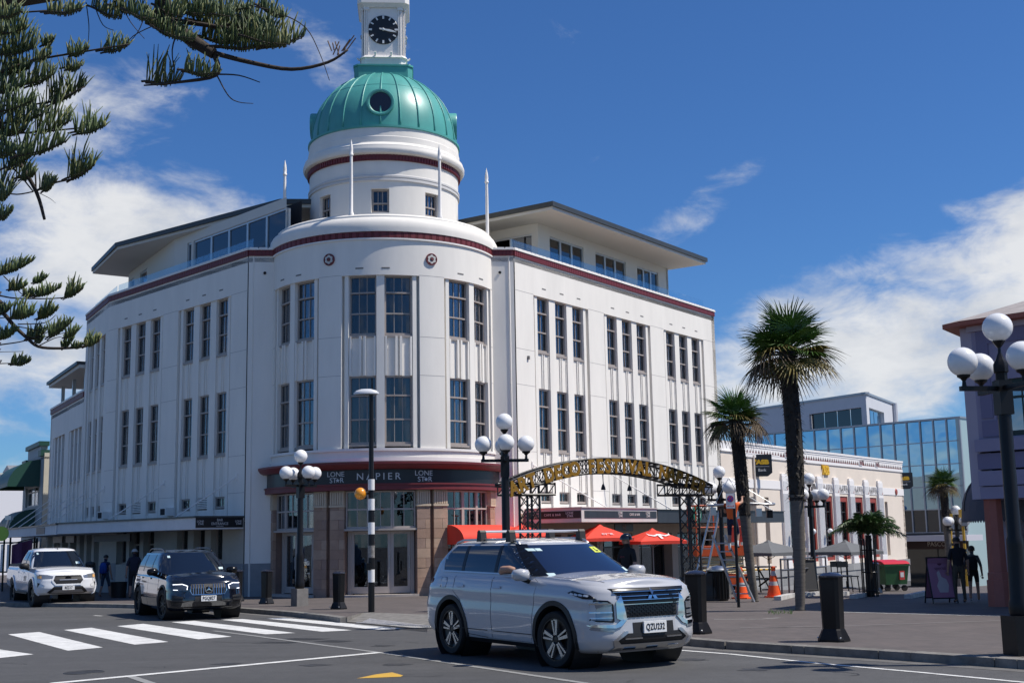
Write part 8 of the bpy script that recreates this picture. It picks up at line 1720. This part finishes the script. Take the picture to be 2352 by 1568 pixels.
# feathery date palm in a black guard
b = GK(2000, 1369); T = thing('feather_palm', 'feathery green date palm growing out of a black iron tree guard', 'palm tree', b); dep = b.y; px_m = dep/2833; r = random.Random(9)
topz = hgt(b, 2000, 1228)-b.z; MB().tube([(0, 0, 0), (.02, 0, topz*.5), (.03, 0, topz)], [.10, .09, .08], 10).build('trunk', FIB, T)
LF = pm('feather_green', (.055, .11, .025), .5, var=.4, scale=4)
for i in range(26):
    az = i*2.39996; el = R_(r.uniform(20, 80)); L = 100*px_m*r.uniform(.8, 1.1); d = Vector((math.cos(az)*math.cos(el), math.sin(az)*math.cos(el), math.sin(el))); o = Vector((.03, 0, topz)); pts = []; mb = MB(); N = 22
    for k in range(N+1): t = k/N; pts.append(o+d*L*t+Vector((0, 0, -L*.55*t**2.3))+Vector((d.x, d.y, 0))*L*.12*t*t)
    mb.tube(pts[::2], [.012-.009*k/(N//2) for k in range(N//2+1)], 4)
    for k in range(2, N):
        tg = (pts[k+1]-pts[k-1]).normalized(); sd = tg.cross(Vector((0, 0, 1))).normalized(); ll = L*.30*math.sin(math.pi*min(.95, .12+k/N*.9))**.6
        for sg in (-1, 1):
            for rep in range(2):
                dv = (sd*sg*r.uniform(.6, 1)+tg*r.uniform(.4, .9)+Vector((0, 0, r.uniform(-.55, .25)))).normalized(); p = pts[k].lerp(pts[k+1], rep*.5); w = tg*.012; e = p+dv*ll; mb.add([p+w, p-w, p+dv*ll*.6-w*.8+Vector((0, 0, -.01)), e+Vector((0, 0, -ll*.25)), p+dv*ll*.6+w*.8], [(0, 1, 2, 4), (4, 2, 3)])
    mb.build('frond', LF, T, fix=False)
gu = thing('tree_guard', 'tall black iron tree guard round the feathery palm', 'tree guard', b); hg = hgt(b, 2000, 1236)-b.z; rg = 17*px_m
for i in range(14): a = 2*math.pi*i/14; MB().tube([(rg*math.cos(a), rg*math.sin(a), 0), (rg*math.cos(a), rg*math.sin(a), hg*.94), (rg*1.12*math.cos(a), rg*1.12*math.sin(a), hg)], .014, 5).build('upright', BKM, gu)
for z in (.1, .42, .80): MB().tube([(rg*math.cos(R_(t)), rg*math.sin(R_(t)), hg*z) for t in range(0, 361, 20)], .016, 5).build('hoop', BKM, gu)
gm = MB(); r = random.Random(4)
for i in range(60): p = G(1792+r.uniform(-28, 30), 1407+r.uniform(-2, 3), .12); gm.tube([p, p+Vector((r.uniform(-.05, .05), 0, r.uniform(.03, .10)))], [.006, .001], 3)
tag(gm.build('weed_tuft', PG, None), 'thin green weeds at the foot of the tall palm', 'weeds', kind='stuff')
# ------------------------------------------------------------------ people
HAIR = pm('dark_hair', (.015, .012, .010), .6); SHOE = pm('shoe_dark', (.02, .02, .02), .6); SOCK = pm('white_sock', (.7, .7, .7), .8); EYEM = pm('eye', (.02, .015, .012), .2)
def person(loc, rz, H, label, J, mats, hat=None, hatmat=None, extra=None, group=None):
    """J: overrides of joint positions for a 1.75 m figure facing -y (x to its left hand side is negative)"""
    B = dict(pel=(0, 0, .95), waist=(0, .01, 1.08), chest=(0, .0, 1.30), neck=(0, .01, 1.48), hb=(0, -.005, 1.56), hm=(0, -.015, 1.65), ht=(0, -.005, 1.73),
             shL=(-.17, .01, 1.42), elL=(-.25, .02, 1.13), wrL=(-.27, -.05, .89), haL=(-.275, -.07, .80), shR=(.17, .01, 1.42), elR=(.25, .02, 1.13), wrR=(.27, -.05, .89), haR=(.275, -.07, .80),
             hiL=(-.095, 0, .90), knL=(-.11, -.02, .50), anL=(-.12, .02, .09), toL=(-.13, -.13, .035), hiR=(.095, 0, .90), knR=(.11, -.02, .50), anR=(.12, .02, .09), toR=(.13, -.13, .035))
    B.update(J); RAD = dict(pel=.145, waist=.125, chest=.15, neck=.056, hb=.075, hm=.098, ht=.070, sh=.070, el=.046, wr=.031, ha=.036, hi=.095, kn=.060, an=.042, to=.038)
    names = list(B); idx = {n: i for i, n in enumerate(names)}
    E_ = [('pel', 'waist'), ('waist', 'chest'), ('chest', 'neck'), ('neck', 'hb'), ('hb', 'hm'), ('hm', 'ht')]
    for s_ in 'LR': E_ += [('chest', 'sh'+s_), ('sh'+s_, 'el'+s_), ('el'+s_, 'wr'+s_), ('wr'+s_, 'ha'+s_), ('pel', 'hi'+s_), ('hi'+s_, 'kn'+s_), ('kn'+s_, 'an'+s_), ('an'+s_, 'to'+s_)]
    me = bpy.data.meshes.new('sk'); me.from_pydata([B[n] for n in names], [(idx[a], idx[b]) for a, b in E_], []); ob = bpy.data.objects.new('sk', me); COL.objects.link(ob)
    md = ob.modifiers.new('s', 'SKIN')
    if not me.skin_vertices: me.update()
    for n in names:
        k = n if n in RAD else n[:2]; sv = me.skin_vertices[0].data[idx[n]]; r_ = RAD[k]; fx, fy = (1.15, .85) if n in ('chest', 'waist', 'pel') else ((.86, 1.05) if n in ('hm', 'ht', 'hb') else (1, 1)); sv.radius = (r_*fx, r_*fy); sv.use_root = (n == 'pel')
    ss_ = ob.modifiers.new('u', 'SUBSURF'); ss_.levels = 2; ss_.render_levels = 2; bpy.context.view_layer.update()
    out = bpy.data.meshes.new_from_object(ob.evaluated_get(bpy.context.evaluated_depsgraph_get())); bpy.data.objects.remove(ob)
    bm = bmesh.new(); bm.from_mesh(out)
    def seg(p, a, b): a, b = Vector(a), Vector(b); d = b-a; t = max(0, min(1, (p-a).dot(d)/d.length_squared)); return (p-(a+d*t)).length, t
    # material slots: 0 skin 1 top 2 bottom 3 shoe 4 sock
    sleeve, leg = mats.get('sleeve', .5), mats.get('leg', 1.0)
    def cls(p):
        best = min(((seg(p, B[a], B[b])[0]/(RAD.get(a, RAD.get(a[:2]))+.01), a, b, seg(p, B[a], B[b])[1]) for a, b in E_)); _, a, b, t = best
        if a in ('hb', 'hm', 'neck'): return 0 if not (a == 'neck' and t < .25) else 1
        if a in ('waist', 'chest') or (a == 'pel' and b == 'waist'): return 1 if not (a == 'pel' and t < .45) else 2
        if a[:2] == 'sh': return 1 if t < sleeve*2 else 0
        if a[:2] == 'el': return 1 if sleeve > .5 and t < (sleeve-.5)*2 else 0
        if a[:2] == 'wr': return 0
        if a == 'pel': return 2
        if a[:2] == 'hi': return 2 if t < leg*2 else 0
        if a[:2] == 'kn': return 2 if leg > .5 and t < (leg-.5)*2 else (4 if t > .62 and 'sock' in mats else 0)
        return 3
    for f in bm.faces: f.material_index = cls(f.calc_center_median()); f.smooth = True
    nb_ = len(bm.faces)
    # nose, ears, eyes, fingers join the same mesh
    hm, ht, hb = Vector(B['hm']), Vector(B['ht']), Vector(B['hb']); upv = (ht-hb).normalized(); fw = Vector(mats.get('face', (0, -1, 0))).normalized(); sd_ = fw.cross(upv).normalized()
    def blob(c, s3, mi, n=8):
        M = Matrix(((sd_.x, fw.x, upv.x, c.x), (sd_.y, fw.y, upv.y, c.y), (sd_.z, fw.z, upv.z, c.z), (0, 0, 0, 1))) @ Matrix.Diagonal((*s3, 1)); r_ = bmesh.ops.create_uvsphere(bm, u_segments=n, v_segments=6, radius=1, matrix=M)
        for f in {f for v in r_['verts'] for f in v.link_faces}: f.material_index = mi; f.smooth = True
    blob(hm+fw*.098-upv*.02, (.014, .022, .024), 0); blob(hm+fw*.088-upv*.062, (.026, .012, .007), 0)
    for sg in (-1, 1): blob(hm+sd_*sg*.084-upv*.01+fw*-.005, (.012, .02, .032), 0); blob(hm+fw*.090+sd_*sg*.034+upv*.012, (.012, .008, .008), 5)
    for s_ in 'LR':
        w, h_ = Vector(B['wr'+s_]), Vector(B['ha'+s_]); d = (h_-w).normalized(); a1 = d.cross(Vector((0, 1, .3))).normalized()
        for k, (off, ln) in enumerate(((-.027, .065), (-.009, .078), (.009, .074), (.026, .058), (.040, .05))):
            base = h_+a1*off*(1 if k < 4 else 1)+d*(.012 if k < 4 else -.03); dd = (d+Vector((0, -.25, -.05))).normalized() if k < 4 else (d+a1*.8).normalized(); t_ = MB(); t_.tube([base, base+dd*ln*.5, base+dd*ln+Vector((0, -.01, 0))], [.010, .0095, .007], 6)
            vs = [bm.verts.new(v) for v in t_.v]
            for f in t_.f:
                fc = bm.faces.new([vs[i] for i in f]); fc.material_index = 0; fc.smooth = True
    keep = [f.material_index for f in bm.faces]; bm.to_mesh(out); bm.free(); out.materials.clear()
    for m in (mats.get('skin', SK), mats['top'], mats['bottom'], mats.get('shoe', SHOE), mats.get('sock', SOCK), EYEM): out.materials.append(m)
    out.polygons.foreach_set('material_index', keep)
    T = thing('person', label, 'person', loc, rz, group, H/1.75); o = link('body', out, T)
    ctr = hm+upv*.035
    def cap(name, s3, mat, lo=-.02, off=(0, 0, 0), brim=None):
        mb = MB(); n, m = 20, 8; vs = []
        M = Matrix(((sd_.x, fw.x, upv.x, ctr.x), (sd_.y, fw.y, upv.y, ctr.y), (sd_.z, fw.z, upv.z, ctr.z), (0, 0, 0, 1)))
        prof = [(math.cos(math.pi/2*i/m), math.sin(math.pi/2*i/m)) for i in range(m+1)]; prof = [(1, lo/s3[2])]+prof
        mb.lathe([(max(a, 1e-3), b) for a, b in prof], n, (0, 0, 0), M @ Matrix.Diagonal((*s3, 1)))
        if brim: mb.lathe([(1.0, 0), (brim, -.12), (brim, -.16)], n, (0, 0, 0), M @ Matrix.Diagonal((*s3, 1)))
        return mb.build(name, mat, T, smooth=True, angle=50)
    if hat == 'helmet': cap('helmet', (.115, .142, .115), hatmat, -.03); q = MB(); q.tube([ctr+sd_*.10, hm+sd_*.085-upv*.09, hm-upv*.105+fw*.03, hm-sd_*.085-upv*.09, ctr-sd_*.10], .006, 5); q.build('chin_strap', hatmat, T)
    elif hat == 'sunhat': cap('hat', (.105, .125, .10), hatmat, -.02, brim=1.5); cap('hair', (.098, .112, .08), HAIR, -.07)
    elif hat == 'bun': cap('hair', (.105, .12, .105), hatmat or HAIR, -.06); q = MB(); q.sphere(hm-fw*.12+upv*.02, .045, 10, 8); q.build('hair_knot', hatmat or HAIR, T, smooth=True)
    else: cap('hair', (.104, .118, .102), hatmat or HAIR, -.025)
    if extra == 'backpack':
        bm_ = mats.get('pack'); q = MB(); ys = 1 if True else 0; n = 10
        prof = [(.001, .0), (.09, .01), (.15, .06), (.165, .18), (.16, .34), (.12, .44), (.06, .48), (.001, .485)]; q.lathe(prof, 16, (0, 0, 0), Matrix.Translation((0, .17, .97)) @ Matrix.Diagonal((1, .62, 1, 1))); pk = q.build('backpack', bm_, T, smooth=True); q = MB(); q.cbox((0, .275, 1.10), (.18, .05, .16)); q.build('front_pocket', bm_, pk)
        for sg in (-1, 1): q = MB(); q.tube([(sg*.09, .12, 1.42), (sg*.11, -.06, 1.44), (sg*.12, -.14, 1.28), (sg*.13, -.02, 1.08), (sg*.12, .12, 1.02)], .018, 5); q.build('strap', bm_, pk)
    return T
def cm_(n, c): return pm(n, c, .85, var=.25, scale=9)
b = GK(240, 1370); person(b, R_(165), 92/2833*b.y*1.0, 'boy with blue backpack and patterned shorts walking under the verandah', dict(anL=(-.14, -.18, .09), toL=(-.15, -.32, .04), knL=(-.12, -.14, .50), anR=(.12, .20, .10), toR=(.13, .06, .035), knR=(.11, .04, .50)), dict(top=cm_('navy_singlet', (.015, .02, .05)), bottom=pm('board_shorts', (.05, .09, .13), .8, var=.9, scale=14, col2=(.010, .015, .03)), sleeve=.1, leg=.52, pack=cm_('backpack_blue', (.012, .06, .28)), shoe=SK), extra='backpack')
b = GK(306, 1373); person(b, R_(190), 108/2833*b.y, 'man in dark clothes and pale sun hat beyond the black car', {}, dict(top=cm_('navy_polo', (.010, .012, .03)), bottom=cm_('dark_shorts', (.012, .012, .016)), sleeve=.45, leg=.55), 'sunhat', cm_('pale_hat', (.42, .40, .36)))
y_ = 27.0; p = atd(1441, 1300, y_); zb = gz(p.x, p.y)+.0; hp = hgt(p, 1441, 1229)-zb
CY_ = person((p.x, p.y, zb), R_(-50), hp, 'cyclist in black helmet and black tee shirt behind the silver car', dict(elR=(.26, -.02, 1.14), wrR=(.22, -.22, 1.02), haR=(.20, -.30, 1.0), elL=(-.26, -.02, 1.14), wrL=(-.22, -.22, 1.02), haL=(-.20, -.30, 1.0)), dict(top=cm_('black_tee', (.008, .008, .009)), bottom=cm_('black_shorts', (.010, .010, .012)), sleeve=.42, leg=.5, face=(-.15, -1, 0)), 'helmet', pm('helmet_black', (.008, .008, .009), .18, coat=.6))
text_on('chest_print', "LEVI'S", .055, pm('print_red', (.45, .05, .10), .6), lambda x, y, e: Vector((x, -.150, 1.30+y)), CY_, extrude=.004)
b = GK(1697, 1388); p = atd(1690, 1266, b.y-.3); hp = (hgt(p, 1682, 1137)-p.z)
person((p.x-.05, p.y, p.z), R_(150), hp*1.02, 'worker in orange safety vest and helmet standing on the ladder', dict(shL=(-.17, 0, 1.43), elL=(-.26, -.22, 1.50), wrL=(-.20, -.42, 1.62), haL=(-.18, -.48, 1.66), elR=(.27, -.12, 1.20), wrR=(.22, -.34, 1.32), haR=(.20, -.42, 1.36), knL=(-.11, -.16, .55), anL=(-.12, -.02, .18), toL=(-.12, -.17, .13)), dict(top=pm('hivis_orange', (.85, .13, .015), .7), bottom=cm_('navy_work_shorts', (.012, .016, .05)), sleeve=.16, leg=.5, sock=SOCK), 'helmet', MATS['helmet_black'])
b = GK(2207, 1384); person(b, R_(175), 144/2833*b.y, 'man in dark shirt and long trousers beside the pink sandwich board', {}, dict(top=cm_('black_shirt', (.010, .010, .014)), bottom=cm_('khaki_trousers', (.07, .06, .045)), sleeve=.45, leg=1.0))
b = GK(2240, 1381); person(b, R_(160), 122/2833*b.y, 'woman with black backpack and pale legs walking past the arcade pillar', dict(anL=(-.12, -.20, .10), toL=(-.12, -.34, .04), knL=(-.11, -.15, .50), anR=(.12, .26, .16), toR=(.13, .16, .05), knR=(.11, .05, .50)), dict(top=cm_('grey_top', (.10, .10, .10)), bottom=cm_('black_mini_shorts', (.012, .012, .014)), sleeve=.5, leg=.3, pack=cm_('pack_black', (.010, .010, .012)), shoe=SOCK), 'bun', None, 'backpack')
